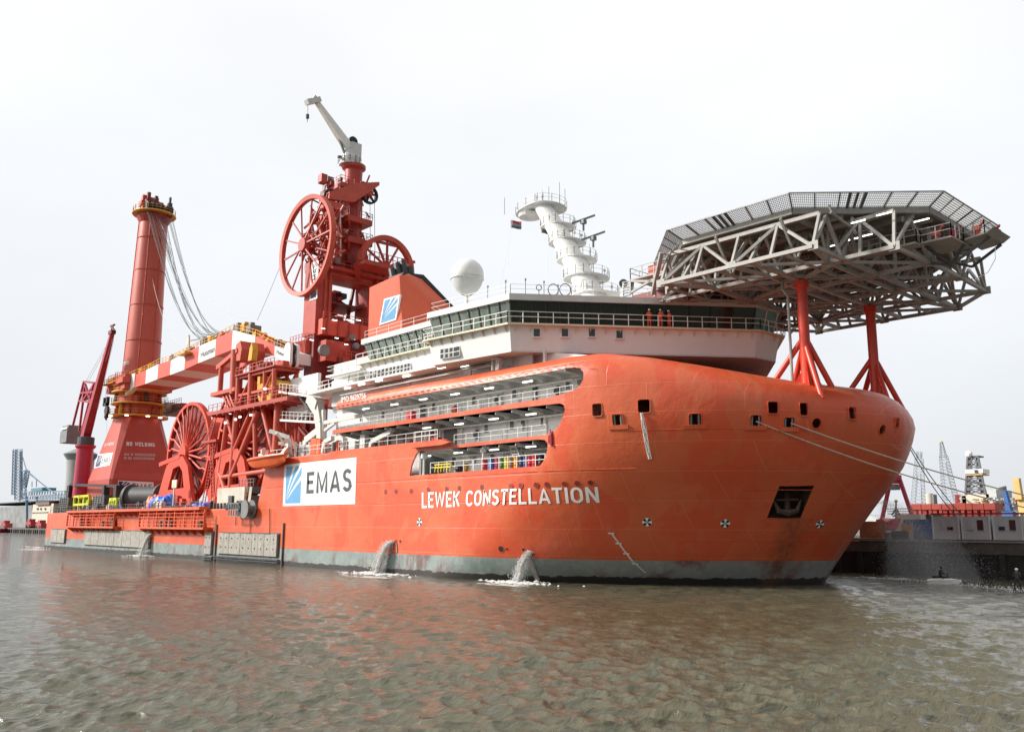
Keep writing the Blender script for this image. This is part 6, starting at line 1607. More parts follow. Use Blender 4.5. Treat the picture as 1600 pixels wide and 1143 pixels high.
f3 = quadfn(onY(483.5, 470, LY0-.05), onY(495.5, 466, LY0-.05), onY(487, 410, LY0-.05), onY(498, 406.5, LY0-.05)); b = MB(); b.add([f3(0,0), f3(1,0), f3(1,1), f3(0,1)], [(0,1,2,3)]); pn = b.build('company_panel', mat('panel_white',(0,0,0)), lt, fix=False)
d3 = Vector((0,-.03,0)); logo(pn, lambda a, c: f3(.15+.7*a, .04+.28*c)+d3, NAVY); painted(pn, 'lettering', 'EMAS', lambda a, c: f3(.78-.56*c, .38+.56*a)+d3, TXTG)
# lower works down to the deck
lbox(67.2, 70.2, 13.8, 34.6, 'tower_leg', DKRED, -122, -119.3); lbox(76.4, 79.2, 20, 34.6, 'tower_leg', DKRED, -122, -119.3)
p, q = onY(463.5, 560, 68), onY(492, 531, 68)
b = MB(); b.box((p.x, 66.6, p.z), (q.x, 70.5, q.z)); bx = b.build('winch_cabin', RED, lt)
for k in range(13): bar(bx, 'corrugation', (p.x+.25+k*(q.x-p.x-.5)/12, 66.52, p.z+.1), (p.x+.25+k*(q.x-p.x-.5)/12, 66.52, q.z-.1), .18, RED2)
rb = MB(); rail_mb(rb, [(p.x, 66.7, q.z), (q.x, 66.7, q.z)], step=1.0, r=.04); rb.build('guard_rail', RED, bx, fix=False)
for (y0, y1, z0, z1, m) in ((70.4, 75.8, 27.6, 30.0, DKRED), (70.6, 78.0, 30.9, 33.9, DKRED), (68.0, 72.4, 30.2, 33.5, RED2), (73.0, 78.5, 24.0, 27.0, DKRED)): lbox(y0, y1, z0, z1, 'winch_deck', m, LX0-3, LX1+rr.uniform(.6, 2.4))
rb = MB(); rail_mb(rb, [(LX1+2.4, 70.4, 31.0), (LX1+2.4, 77.5, 31.0)], step=1.0, r=.05); rb.build('guard_rail', RED, lt, fix=False)
for (u, v, r_) in ((506,547,.9),(550,527,.5),(556,540,.5)): p = onX(u, v, LX1+2.6); b = MB(); b.lathe(p, [(.1,-.3),(r_,-.3),(r_,.3),(.1,.3)], 14, axis='x'); b.build('winch_drum', MIDG, lt)
for k in range(16):
    y = rr.uniform(70, 78); z = rr.uniform(24, 34); s_ = rr.uniform(.3, .8); b = MB(); b.box((LX1+1.5, y, z), (LX1+2.6, y+s_, z+s_)); b.build('tower_gear', rr.choice([RED2, DKRED, DKRED, RED]), lt)
for u, v in ((505,513),(487,531),(526,528),(552,530),(541,538)): p = onX(u, v, LX1+2.7); b = MB(); b.box(p-Vector((.1,.28,.05)), p+Vector((.1,.28,.05))); b.build('strip_light', LAMP, lt)
# platforms and mast column over the portal
CXc, CYc = -120.6, 74.0
b = MB(); b.lathe((CXc, CYc, 0), [(2.1,47.1),(2.1,52),(1.75,52.3),(1.7,60.5),(1.4,61.5)], 8); b.build('mast_column', RED2, lt)
b = MB(); b.box((-124, 71.0, 47.1), (-119.6, 76.6, 51.6)); b.build('mast_housing', RED2, lt)
for (u0, u1, v, z_, th) in ((497, 604, 416, 47.3, .5), (537, 575, 375, 0, .9), (537, 575, 342, 0, .9), (525, 577, 290, 0, .8)):
    p, q = onX(u0, v, LX1), onX(u1, v, LX1); b = MB(); b.box((LX1-4.2, p.y, p.z-th/2), (LX1+1.4, q.y, p.z+th/2)); pf = b.build('platform', RED2, lt)
    rb = MB(); rail_mb(rb, [(LX1-4.2, p.y, p.z+th/2), (LX1+1.4, p.y, p.z+th/2), (LX1+1.4, q.y, p.z+th/2), (LX1-4.2, q.y, p.z+th/2)], step=1.3, r=.035); rb.build('guard_rail', RED2, pf, fix=False)
    bar(lt, 'bracket', (LX1+1.2, p.y+.3, p.z-.3), (LX1-.5, p.y+1.6, p.z-2.4), .3, RED2)
rr = random.Random(77)
for k in range(120):
    u = rr.uniform(500, 572); v = rr.uniform(280, 412); p = onX(u, v, rr.uniform(-123.5, -118.5)); 
    if abs(p.y-CYc) < 1.0: continue
    b = MB(); s_ = rr.uniform(.2, .62)
    if rr.random() < .45: b.box(p - Vector((.5, s_, s_)), p + Vector((.5, s_, s_*1.5)))
    else: b.beam(p, p + Vector((rr.uniform(-1.5,1.5), rr.uniform(-1.4,1.4), rr.uniform(-2.4,2.4))), .2)
    b.build('tower_gear', rr.choice([RED, RED2, RED2, DKRED, MIDG]), lt)
# lattice jib of the tower between housing and wheel
for (a, c) in (((512,400),(520,318)), ((534,400),(526,318)), ((512,400),(533,360)), ((534,400),(512,360)), ((512,360),(530,335)), ((530,360),(516,335)), ((501,408),(510,372)), ((548,402),(531,352)), ((500,372),(520,376)), ((516,318),(531,318))): bar(lt, 'lattice_bar', onX(*a, LX1-.8), onX(*c, LX1-.8), .45, RED)
ladder(lt, onX(503, 390, LX1-.4), onX(508, 345, LX1-.4), .9, DKRED, 14)
# head beam with black sheaves
p, q = onX(507, 309, LX1), onX(585, 296, LX1)
b = MB(); m0 = p.lerp(q, .5)
b.add([p+Vector((.7,0,-.6)), p+Vector((.7,0,.6)), m0+Vector((.7,0,1.4)), q+Vector((.7,0,.9)), q+Vector((.7,0,.3)), m0+Vector((.7,0,-1.9)), p+Vector((1.5,0,-.6)), p+Vector((1.5,0,.6)), m0+Vector((1.5,0,1.4)), q+Vector((1.5,0,.9)), q+Vector((1.5,0,.3)), m0+Vector((1.5,0,-1.9))],
      [(0,1,2,3,4,5),(11,10,9,8,7,6)]+[(i, 6+i, 6+(i+1)%6, (i+1)%6) for i in range(6)])
b.build('head_beam', RED, lt)
def sheave_wheel(c, r_, nm_='head_sheave'):
    b = MB(); b.lathe((c.x, c.y, c.z), [(r_*.8,-.25),(r_,-.25),(r_,.25),(r_*.8,.25),(r_*.8,-.25)], 28, axis='x', cap=False); b.lathe((c.x, c.y, c.z), [(.05,-.3),(r_*.25,-.3),(r_*.25,.3),(.05,.3)], 12, axis='x'); o = b.build(nm_, BLACK, lt)
    for k in range(6): a = math.pi/3*k+.2; bar(o, 'sheave_spoke', c, c+Vector((0, r_*.85*math.cos(a), r_*.85*math.sin(a))), .3, BLACK)
sheave_wheel(onX(517, 309, LX1+.2), 1.45); sheave_wheel(onX(577, 304, LX1+.2), 1.65); sheave_wheel(onX(568, 297, LX1-.6), 1.4)
b = MB(); p = onX(516, 324, LX1); b.box((LX1-1.2, p.y-1.4, p.z-.6), (LX1+1.4, p.y+1.4, p.z+.6)); b.build('sheave_cradle', RED, lt)
for u in (578, 585): b = MB(); b.tube([onX(u, 305, LX1+.5), onX(u+1, 420, LX1+.5)], .05, 4); b.build('hoist_wire', WIRE, lt, fix=False)
b = MB(); b.beam(onX(531, 290, LX1+1), onX(532, 400, LX1+1), .22); b.build('cable_tray', GREYW, lt)
# big spoked wheel in the ship's long plane on the starboard side
WX, WYp, WZ, WR = -125.8, 66.2, 49.4, 8.35
p = onY(473, 385, WYp); WX, WZ = p.x+.6, p.z+.1
b = MB(); b.lathe((WX, 0, WZ), [(WR-.7,WYp),(WR,WYp-.1),(WR,WYp+.8),(WR-.7,WYp+.7),(WR-.7,WYp)], 64, axis='y', cap=False); wh = b.build('large_wheel', RED, lt)
b = MB(); b.lathe((WX, 0, WZ), [(.2,WYp-.6),(1.1,WYp-.6),(1.3,WYp+.2),(1.1,WYp+1.4)], 20, axis='y'); b.build('wheel_hub', RED2, wh)
for k in range(14):
    a = 2*math.pi*k/14+.1; u = Vector((math.cos(a), 0, math.sin(a))); bar(wh, 'wheel_spoke', Vector((WX, WYp-.3+.9*(k%2), WZ)) + u*.9, Vector((WX, WYp+.4, WZ)) + u*(WR-.6), .22, RED2)
rr = random.Random(5)
for k in range(26):
    a = rr.uniform(0, 6.28); r_ = rr.uniform(.8, 2.6); p = Vector((WX+r_*math.cos(a), WYp+.3, WZ+r_*math.sin(a))); bar(wh, 'hub_strut', p, p+Vector((rr.uniform(-1.3,1.3), rr.uniform(-.5,1.5), rr.uniform(-1.3,1.3))), .2, RED if k % 2 else RED2)
for k in range(110):
    u = rr.uniform(482, 530); v = rr.uniform(325, 408); p = onY(u, v, 67.5); bar(lt, 'lattice_bar', p, p+Vector((rr.uniform(-2,2), rr.uniform(-1,1), rr.uniform(-2.6,2.6))), .26, rr.choice([RED, RED2, RED2]))
for (a, c) in (((475,388),(505,402)), ((480,380),(508,350)), ((484,400),(490,440)), ((492,372),(520,350)), ((497,350),(520,340))): bar(lt, 'wheel_arm', onY(*a, 67.2), onX(*c, LX1-1.5), .55, RED)
# half wheel athwartships on the port side
c = onX(604, 417, -115.5); WR2 = abs(onX(604, 369, -115.5).z - c.z)
b = MB(); b.lathe((-115.5, c.y, c.z), [(WR2-.75,-.45),(WR2,-.55),(WR2,.55),(WR2-.75,.45),(WR2-.75,-.45)], 40, axis='x', a0=0, a1=math.pi, cap=False); hw = b.build('half_wheel', RED, lt)
for a in (28, 60, 90, 118, 150): a = math.radians(a); bar(hw, 'wheel_spoke', c+Vector((0,.4*math.cos(a),.2)), c+Vector((0,(WR2-.7)*math.cos(a),(WR2-.7)*math.sin(a))), .3, RED2)
bar(hw, 'tie_bar', c+Vector((0,-2.6,3.9)), c+Vector((0,2.6,4.0)), .4, RED2); bar(hw, 'tie_bar', c+Vector((0,WR2-2.2,1.9)), c+Vector((0,WR2+.4,2.0)), .4, RED2)
b = MB(); b.box((-117.2, c.y-5.4, c.z-.9), (-113.6, c.y+1.8, c.z-.2)); b.build('platform', RED2, lt); bar(lt, 'platform_arm', c+Vector((-1,-5,-.5)), onX(560, 436, LX1), .9, RED2)
rb = MB(); rail_mb(rb, [(-113.7, c.y-5.4, c.z-.2), (-113.7, c.y+1.8, c.z-.2)], step=.9, r=.05, h=1.6); rb.build('guard_rail', RED2, lt, fix=False)
for (u, v) in ((600,432),(592,440),(604,452),(590,470),(597,490),(594,515)):
    p = onX(u, v, -118.5); b = MB(); b.box(p-Vector((1,.7,1.3)), p+Vector((.6,.6,1.2))); b.build('tower_gear', RED2, lt)
for k in range(7): p = onX(590, 425+k*14, -118); q = onX(604-k, 425+k*14, -118); bar(lt, 'side_rung', p, q, .2, RED)
# white knuckle boom crane on the top
wc = thing('knuckle_crane', (CXc, CYc, 61.5), 'small white crane with a long boom on top of the pipelay tower', 'crane')
pb_ = onX(546, 262, CXc); pt_ = onX(549, 244, CXc)
b = MB(); b.lathe((CXc, CYc, 0), [(1.4,60.5),(1.5,pb_.z-.4),(2.0,pb_.z),(2.0,pb_.z+.5)], 20); b.build('pedestal', RED2, lt, smooth=True)
b = MB(); b.lathe((CXc, pb_.y, pb_.z+.4), [(1.7,0),(1.7,1.2),(1.2,1.4),(1.1,2.6)], 16); b.build('turret', GREYW, wc)
rb = MB(); rail_mb(rb, circ((CXc, pb_.y), 1.9, pb_.z+.5, 12), h=1.2, step=3, r=.035); rb.build('guard_rail', WHITE, wc, fix=False)
p0 = onX(552, 238, CXc); b = MB(); b.box(p0+Vector((-.9,-.9,-1.6)), p0+Vector((1.0,1.0,1.4))); b.build('crane_house', GREYW, wc)
e1, e2 = onX(545, 232, CXc), onX(496, 161, CXc)
d = (e2-e1).normalized(); b = MB(); x_, y_, _ = basis(d)
b.loft([[e1+x_*sx*.55+y_*sy*.75 for sx, sy in ((-1,-1),(1,-1),(1,1),(-1,1))], [e1.lerp(e2,.35)+x_*sx*.5+y_*sy*.62 for sx, sy in ((-1,-1),(1,-1),(1,1),(-1,1))], [e2+x_*sx*.32+y_*sy*.34 for sx, sy in ((-1,-1),(1,-1),(1,1),(-1,1))]]); b.build('boom', WHITE, wc)
b = MB(); c = onX(489, 157, CXc); b.beam(onX(479, 160, CXc), onX(499, 156, CXc), 1.1, .8); b.beam(onX(489,152,CXc), onX(497,160,CXc), .8, .8); b.build('boom_head', GREYW, wc)
b = MB(); c = onX(550, 222, CXc); b.lathe(c, [(.2,-.5),(.85,-.5),(.85,.5),(.2,.5)], 16, axis='x'); b.build('winch_drum', BLACK, wc)
bar(wc, 'luffing_ram', onX(541, 247, CXc), onX(530, 217, CXc), .3, MIDG); bar(wc, 'walk_arm', onX(528, 245, CXc), onX(548, 247, CXc), .35, DARK)
b = MB(); b.tube([onX(481, 162, CXc), onX(481, 180, CXc)], .04, 4); b.cyl(onX(480.5, 179, CXc), onX(480.5, 185, CXc), .28, n=8); b.tube([onX(480.5, 185, CXc), onX(480, 191, CXc)], .05, 4); b.build('hook', DARK, wc)

# ------------------------------------------------------------------ white gangways, boat davit, rescue boat
gw = thing('gangway_tower', (-112, 61, 13.8), 'off white gangways and stair tower between the trestle and the deckhouse', 'gangway')
def gbeam(u0, v0, u1, v1, w_, m=WHITE, Y=60.5, nm_='walkway', h=None): return bar(gw, nm_, onY(u0, v0, Y), onY(u1, v1, Y), w_, m, h=h)
for (u0, v0, u1, v1) in ((437,612,494,620),(494,620,560,600),(436,656,505,660)):
    a, c = onY(u0, v0, 59.5), onY(u1, v1, 59.5); b = MB(); b.beam(a+Vector((0,.7,0)), c+Vector((0,.7,0)), 1.8, .3); w1 = b.build('walkway', WHITE, gw)
    rb = MB(); rail_mb(rb, [a+Vector((0,-.1,.15)), c+Vector((0,-.1,.15))], step=1.1, r=.03); rb.build('guard_rail', WHITE, w1, fix=False)
p, q = onY(447, 655, 61.5), onY(497, 582, 61.5); b = MB(); b.box((p.x, 61.5, p.z), (q.x, 62.0, q.z)); b.build('white_screen', mat('boom_white',(0,0,0)), gw); b = MB(); p, q = onY(516, 604, 60), onY(549, 588, 60); b.box((p.x, 60.2, p.z), (q.x, 61.4, q.z)); b.build('white_screen', mat('boom_white',(0,0,0)), gw)
for (u0, v0, u1, v1, w_, m) in ((466,614,486,640,.6,DARK),(486,640,467,655,.5,MIDG),(470,668,484,684,.6,DKRED)):
    b = MB(); a, c = onY(u0, v0, 60), onY(u1, v1, 60)
    for s_ in (-.35, .35): b.beam(a+Vector((0,s_,0)), c+Vector((0,s_,0)), .1, .3)
    for k in range(1, 9): r_ = a.lerp(c, k/9); b.beam(r_-Vector((0,.35,0)), r_+Vector((0,.35,0)), .28, .06)
    b.build('stair', m, gw, fix=False)
OFFW = mat('off_white_davit', (.62,.61,.57), .5, var=.08, streak=.2, scol=(.4,.36,.3))
for pts, w_ in ((((498,632),(502,660),(503,712)), .95), (((486,628),(497,645),(500,670)), .8), (((500,672),(480,688),(477,715)), .85), (((506,640),(505,712)), .45), (((507,700),(530,684),(537,684)), .6), (((537,684),(538,708)), .7), (((508,660),(560,650)), .45), (((508,672),(524,660)), .35)):
    for a, c in zip(pts[:-1], pts[1:]): gbeam(*a, *c, w_, OFFW, 57.5, 'davit_arm')
gbeam(486, 622, 500, 632, 1.3, OFFW, 57.5, 'davit_head')
b = MB(); p = onY(560, 700, 57); 
for pts in (((505,708),(508,690),(520,684)), ((578,706),(582,690),(612,674),(613,668))):
    for a, c in zip(pts[:-1], pts[1:]): gbeam(*a, *c, .5, OFFW, 56.3, 'small_davit')
rr = random.Random(31)
for k in range(34):
    u = rr.uniform(448, 600); v = rr.uniform(690, 712) - (u-448)*.05; p = onY(u, v, rr.uniform(56.4, 58.3)); s_ = rr.uniform(.2, .8); z0 = 13.85
    b = MB()
    if rr.random() < .6: b.box((p.x-s_, p.y-.3, z0), (p.x+s_, p.y+.3, z0+rr.uniform(.5, 2.2)))
    else: b.cyl((p.x, p.y, z0), (p.x, p.y, z0+rr.uniform(.8, 2.4)), s_*.45, n=10)
    b.build('deck_fitting', rr.choice([WHITE, GREYW, OFFW, MIDG, DARK, ORANGE, OFFW]), gw)
for u in (455, 462, 470, 484, 492): gbeam(u, 712, u, 690, .22, OFFW, 56.5, 'rail_post')
for (u0,v0,u1,v1) in ((437,612,437,655),(443,612,443,655),(448,660,448,712),(462,668,462,712),(478,620,478,655)): gbeam(u0,v0,u1,v1,.3,RED2 if u0<445 or u0 in (448,462) else OFFW,61,'post')
# rescue boat on its davit
rb_ = thing('rescue_boat', onY(421, 720, 54.0), 'orange rescue boat hung outboard from a white davit beside the painted panel', 'boat')
c0 = onY(393, 722, 54.0); c1 = onY(446, 713, 54.0); z0 = c0.z; L = c1.x-c0.x; b = MB(); rings = []
for k in range(13):
    f = k/12; x = c0.x+L*f; wd = 1.15*(1-abs(2*f-1)**3.0*.55)*(1 if f < .6 else 1-((f-.6)/.4)**2*.75); zt_ = z0 + .35*f*f+.25; zb = z0-.95+.55*max(0,(f-.55)/.45)**2+.35*max(0,(.15-f)/.15)
    rings.append([(x, 54-wd, zt_), (x, 54-wd*.92, zt_-.35), (x, 54-wd*.5, zb+.15), (x, 54, zb), (x, 54+wd*.5, zb+.15), (x, 54+wd*.92, zt_-.35), (x, 54+wd, zt_)])
b.loft(rings); b.build('boat_hull', mat('boat_orange', (.80,.13,.03), .45, var=.05), rb_, smooth=True)
b = MB(); b.tube([(r[0][0], r[0][1], r[0][2]) for r in rings], .2, 8); b.tube([(r[6][0], r[6][1], r[6][2]) for r in rings], .2, 8); b.build('rubbing_tube', ORANGE, rb_, smooth=True)
x = c0.x+L*.35; b = MB(); b.box((x-.6, 53.6, z0+.2), (x+.6, 54.4, z0+1.0)); b.box((x+.2, 53.5, z0+.9), (x+.5, 54.5, z0+1.5)); b.build('console', GREYW, rb_); b = MB(); b.cyl((x+1.8, 54, z0+.2), (x+1.8, 54, z0+1.1), .5, n=10); b.build('engine_cover', ORANGE, rb_)
dv = thing('boat_davit', onY(450, 715, 56.5), 'pale grey hinged davit arm holding the orange rescue boat', 'davit')
for a, c, w_ in (((422,673),(448,682),.5), ((448,682),(453,695),.55), ((453,695),(437,715),.5), ((437,692),(446,694),.4), ((448,694),(456,712),.45), ((432,676),(444,692),.25)): bar(dv, 'davit_arm', onY(*a, 54.3), onY(*c, 55.6), w_, OFFW)
b = MB(); b.tube([onY(423, 674, 54.3), onY(421, 712, 54.0)], .05, 5); b.build('fall', WIRE, dv, fix=False)

# ------------------------------------------------------------------ working deck cargo
deckz = 7.4
railing(ship, [(-208, YS+.2, deckz), (-130, YS+.2, deckz)], DARK, step=1.9, r=.05, h=1.2)
def cargo(name, u0, u1, v0, z1v, Y, dY, m, label, cat, group=None, parts=None):
    p = onY(u0, v0, Y); q = onY(u1, z1v, Y); z0 = deckz
    t = thing(name, ((p.x+q.x)/2, Y+dY/2, z0), label, cat, group); b = MB(); b.box((p.x, Y, z0), (q.x, Y+dY, q.z)); b.build('body', m, t)
    return t, p.x, q.x, q.z
def basket(u0, u1, v1, Y, m, label, nb=7, group='open steel baskets and racks on deck'):
    t, x0, x1, z1 = cargo('cargo_basket', u0, u1, 790, v1, Y, 2.4, DARK, label, 'basket', group)
    for k in range(nb): z = deckz+.2+(z1-deckz-.3)*k/max(1,nb-1); bar(t, 'slat', (x0-.05, Y-.08, z), (x1+.05, Y-.08, z), .12, m)
    for k in range(5): x = x0+(x1-x0)*k/4; bar(t, 'upright', (x, Y-.14, deckz), (x, Y-.14, z1+.1), .16, m)
    return t
basket(94, 108, 777, 56.6, MIDG, 'grey ribbed steel basket at the stern end of the deck')
basket(146, 164, 773, 57.0, MIDG, 'tall grey slotted rack between the yellow frame and the black roller post', 9)
basket(286, 298, 790, 56.3, DARK, 'low dark basket beside the blue sheeting, right of the deck', 4)
basket(262, 276, 790, 56.3, DARK, 'low dark basket in front of the red reel cradle', 4)
# black posts with the lintel
gt = thing('black_gate', (-203, 57.5, deckz), 'black steel goal post frame across the deck cargo', 'frame')
a, c = onY(111, 757, 58.6), onY(189, 759, 58.6); bar(gt, 'lintel', a, c, .55, BLACK)
for u in (112, 166, 186): 
    p = onY(u, 760, 58.6); q = onY(u, 758, 58.6); bar(gt, 'post', (p.x, 58.6, deckz), (p.x, 58.6, q.z), 1.5 if u != 166 else 1.1, BLACK)
# lime yellow frames
def yframe(u0, u1, v1, label):
    p, q = onY(u0, 785, 57.2), onY(u1, v1, 57.2); t = thing('valve_rack', ((p.x+q.x)/2, 57.2, deckz), label, 'frame', 'lime yellow equipment frames')
    for x in np.linspace(p.x, q.x, 4): bar(t, 'leg', (x, 57.2, deckz), (x, 57.2, q.z), .35, LIME); bar(t, 'leg', (x, 59, deckz), (x, 59, q.z), .35, LIME)
    for z in (q.z, (q.z+deckz)/2): bar(t, 'beam', (p.x, 57.2, z), (q.x, 57.2, z), .45, LIME)
    b = MB(); b.lathe(((p.x*.6+q.x*.4), 58, q.z-.6), [(.5,0),(1.3,.2),(1.3,.7),(.4,.9)], 14); b.build('drum', LIME, t); b = MB(); b.box((p.x+.5*(q.x-p.x), 57.4, deckz+.5), (q.x-.2, 58.8, q.z-.8)); b.build('machine', mat('olive_machine', (.28,.32,.04), .5), t)
yframe(116, 140, 774, 'lime yellow machine frame behind the rail left of the grey rack'); yframe(172, 183, 779, 'small lime yellow valve frame left of the cable drum')
# cable drum lying on its side, axis along the ship's breadth turned a little
t = thing('cable_drum', (-165, 58, deckz), 'large dark cable drum with an ochre flange in the middle of the deck cargo', 'drum')
p = onY(203, 777, 57.0); q = onY(236, 777, 60.5); dr = Vector((2.9, 2.2, 0)).normalized(); cz = deckz+2.45; c = Vector((p.x, 57.0, cz)); e_ = c + Vector((6.2, 3.2, 0))
b = MB(); b.cyl(c, c+(e_-c).normalized()*.5, 2.45, n=28); b.build('flange', DARK, t, smooth=True)
b = MB(); nn_ = (c-e_).normalized(); b.cyl(c+nn_*.02, c+nn_*.06, 1.75, n=24); b.build('flange_ring', mat('ochre_paint', (.50,.25,.05), .6), t); b = MB(); b.cyl(c+nn_*.05, c+nn_*.12, 1.15, n=20); b.cyl(c+nn_*.1, c+nn_*.3, .35, n=12); b.build('hub', DARK, t)
b = MB(); b.cyl(c, e_, 2.0, n=28); b.build('wound_cable', mat('cable_black', (.045,.045,.045), .6, bump=.3), t, smooth=True); b = MB(); b.cyl(e_, e_+(e_-c).normalized()*.4, 2.45, n=28); b.build('flange', DARK, t)
t, x0, x1, z1 = cargo('blue_container', 186, 197, 785, 772, 57.2, 2, BLUE, 'blue and red skid container left of the cable drum', 'container'); b = MB(); b.box((x0+.6, 57.1, deckz+1.6), (x1-.4, 57.2, z1-.2)); b.build('red_panel', RED, t)
# heaps under tarpaulins: lumpy sheets
def tarp(cx, cy, wx, wy, h, m, label, seed=0):
    rg = random.Random(seed); n = 20; b = MB(); vs = []
    ph = [rg.uniform(0, 6.28) for _ in range(8)]
    for i in range(n+1):
        for j in range(n+1):
            x, y = i/n*2-1, j/n*2-1; r_ = max(abs(x), abs(y))
            z = h*(1-r_**5)*(.78+.14*math.sin(3.1*x+ph[0])*math.cos(2.3*y+ph[1])+.08*math.sin(8*x+ph[2]+2*y)+.05*math.sin(15*y+ph[3]-6*x))
            vs.append((cx+x*wx*(1-.08*math.sin(6*y+ph[4])), cy+y*wy, deckz+max(0.02, z)))
    b.add(vs, [(i*(n+1)+j, (i+1)*(n+1)+j, (i+1)*(n+1)+j+1, i*(n+1)+j+1) for i in range(n) for j in range(n)]); o = b.build('tarpaulin', m, None, smooth=True, fix=False); tag(o, label, 'tarpaulin')
p = onY(256, 785, 57.6); tarp(p.x, 57.8, 3.3, 1.8, 2.9, TARP, 'bright blue tarpaulin over a heap in front of the reel cradle', 1)
p = onY(238, 785, 57.6); tarp(p.x, 58.2, 1.7, 1.6, 3.1, mat('coral_tarp', (.72,.20,.12), .6), 'coral red tarpaulin heap left of the bright blue one', 2)
p = onY(315, 790, 57.6); tarp(p.x, 58.0, 3.0, 1.5, 1.5, mat('violet_tarp', (.12,.14,.50), .4, var=.2), 'dull violet blue sheet spread right of the reel cradle', 3)
p = onY(256, 768, 59); tarp(p.x-1, 60.0, 1.7, 1.0, 4.6, MIDG, 'grey sheeted bundle behind the bright blue tarpaulin', 4)
# notice on a post
p = onY(273, 756, 57); t = thing('notice_board', (p.x, 57, deckz), 'cream notice board on a post in front of the reel cradle', 'sign'); bar(t, 'post', (p.x, 57, deckz), (p.x, 57, p.z), .2, CREAM); b = MB(); b.box((p.x-.95, 56.9, p.z-.6), (p.x+.95, 57, p.z+.7)); b.build('board', CREAM, t)
f = quadfn((p.x-.7, 56.88, p.z-.1), (p.x+.7, 56.88, p.z-.1), (p.x-.7, 56.88, p.z+.35)); b = MB()
for k in range(5): b.add([f(.2*k+.02,0), f(.2*k+.16,0), f(.2*k+.16,1), f(.2*k+.02,1)], [(0,1,2,3)])
# pale sacks along the rail
for k, u in enumerate((241.5, 247, 252)):
    p = onY(u, 790, 56.1); b = MB(); b.box((p.x-.42, 55.9, deckz), (p.x+.42, 56.6, deckz+1.35)); b.box((p.x-.3, 56.0, deckz+1.35), (p.x+.3, 56.5, deckz+1.5)); o = b.build('cream_locker', CREAM); tag(o, ['narrow cream locker at the rail, left one of three', 'narrow cream locker at the rail, middle one of three', 'narrow cream locker at the rail, right one of three'][k], 'locker', 'cream lockers at the rail')
# pallet stack, grey container, hose reel hanging over the side
p, q = onY(335, 792, 55.9), onY(378, 779, 55.9); t = thing('plank_stack', ((p.x+q.x)/2, 56.5, deckz), 'stack of pale beams lying along the deck edge', 'stack')
for k in range(4): bar(t, 'plank', (p.x, 56.4, deckz+1.0+.42*k), (q.x, 56.4, deckz+1.0+.42*k), .36, mat('pale_timber', (.55,.50,.42), .8, var=.15), upv=Vector((0,0,1)), h=1.6)
for k in range(8): x = p.x+.4+k*(q.x-p.x-.8)/7; bar(t, 'bearer', (x, 55.7, deckz), (x, 55.7, deckz+.85), .3, DARK)
p, q = onY(370, 785, 57.5), onY(397, 759, 57.5); t = thing('grey_container', ((p.x+q.x)/2, 58, deckz), 'blue grey open tool container at the foot of the raised side plating', 'container')
CTG = mat('blue_grey_paint', (.16,.20,.21), .6, var=.2); 
for (za, zb) in ((deckz, deckz+1.9), (deckz+2.2, q.z)):
    b = MB(); b.box((p.x, 57.6, za), (q.x-.6, 60.0, zb)); bx = b.build('tier', CTG, t)
    for k in range(6): bar(bx, 'rib', (p.x+.2+k*(q.x-p.x-1)/5, 57.52, za), (p.x+.2+k*(q.x-p.x-1)/5, 57.52, zb), .16, DARK)
rb = MB(); rail_mb(rb, [(p.x, 57.7, q.z), (q.x-.6, 57.7, q.z)], step=.9, r=.04); rb.build('guard_rail', CTG, t, fix=False)
t = thing('hose_winch', onY(388, 796, 54.6), 'grimy grey hose winch on a bracket over the ship side', 'winch')
c = onY(388.5, 795, 54.6); b = MB(); b.lathe((c.x, 54.5, c.z), [(.3,-.6),(1.25,-.6),(1.25,-.45),(.6,-.45),(.6,.45),(1.25,.45),(1.25,.6),(.3,.6)], 20, axis='y'); b.build('reel', MIDG, t)
p, q = onY(370, 806, 54.9), onY(386, 786, 54.9); b = MB()
for z in (p.z, (p.z+q.z)/2, q.z): b.beam((p.x, 54.9, z), (q.x, 54.9, z), .14); b.beam((p.x, 53.7, z), (q.x, 53.7, z), .14)
for x in np.linspace(p.x, q.x, 5): b.beam((x, 54.9, p.z), (x, 54.9, q.z), .12); b.beam((x, 53.7, p.z), (x, 53.7, q.z), .12)
b.build('bracket_cage', MIDG, t); bar(t, 'arm', onY(389, 785, 55), onY(392, 762, 57), .35, CREAM); b = MB(); b.box((c.x-1.8, 53.9, c.z-.5), (c.x-.9, 55.0, c.z+1.1)); b.build('motor', DARK, t)
for (u0,v0,u1,v1) in ((391,806,390,842),(378,800,378,822),(368,800,368,820),(421,794,421,838)):
    b = MB(); a, e_ = onY(u0, v0, YS-.12), onY(u1, v1, YS-.12); b.tube([a, a.lerp(e_, .5)+Vector((.1,0,0)), e_], .05, 4); o = b.build('hose', DARK, t if u0 < 400 else ship, fix=False)
b = MB(); b.box((onY(402,0,YS).x, YS-.2, 7.35), (onY(424,0,YS).x, YS+.1, 7.95)); b.build('side_scupper', BLACK, ship)
b = MB(); b.box((onY(408,0,YS).x, YS-.3, 7.6), (onY(413,0,YS).x, YS+.1, 9.2)); b.build('side_box', DARK, ship)
rr = random.Random(12)     # small clutter along the deck edge, each piece its own
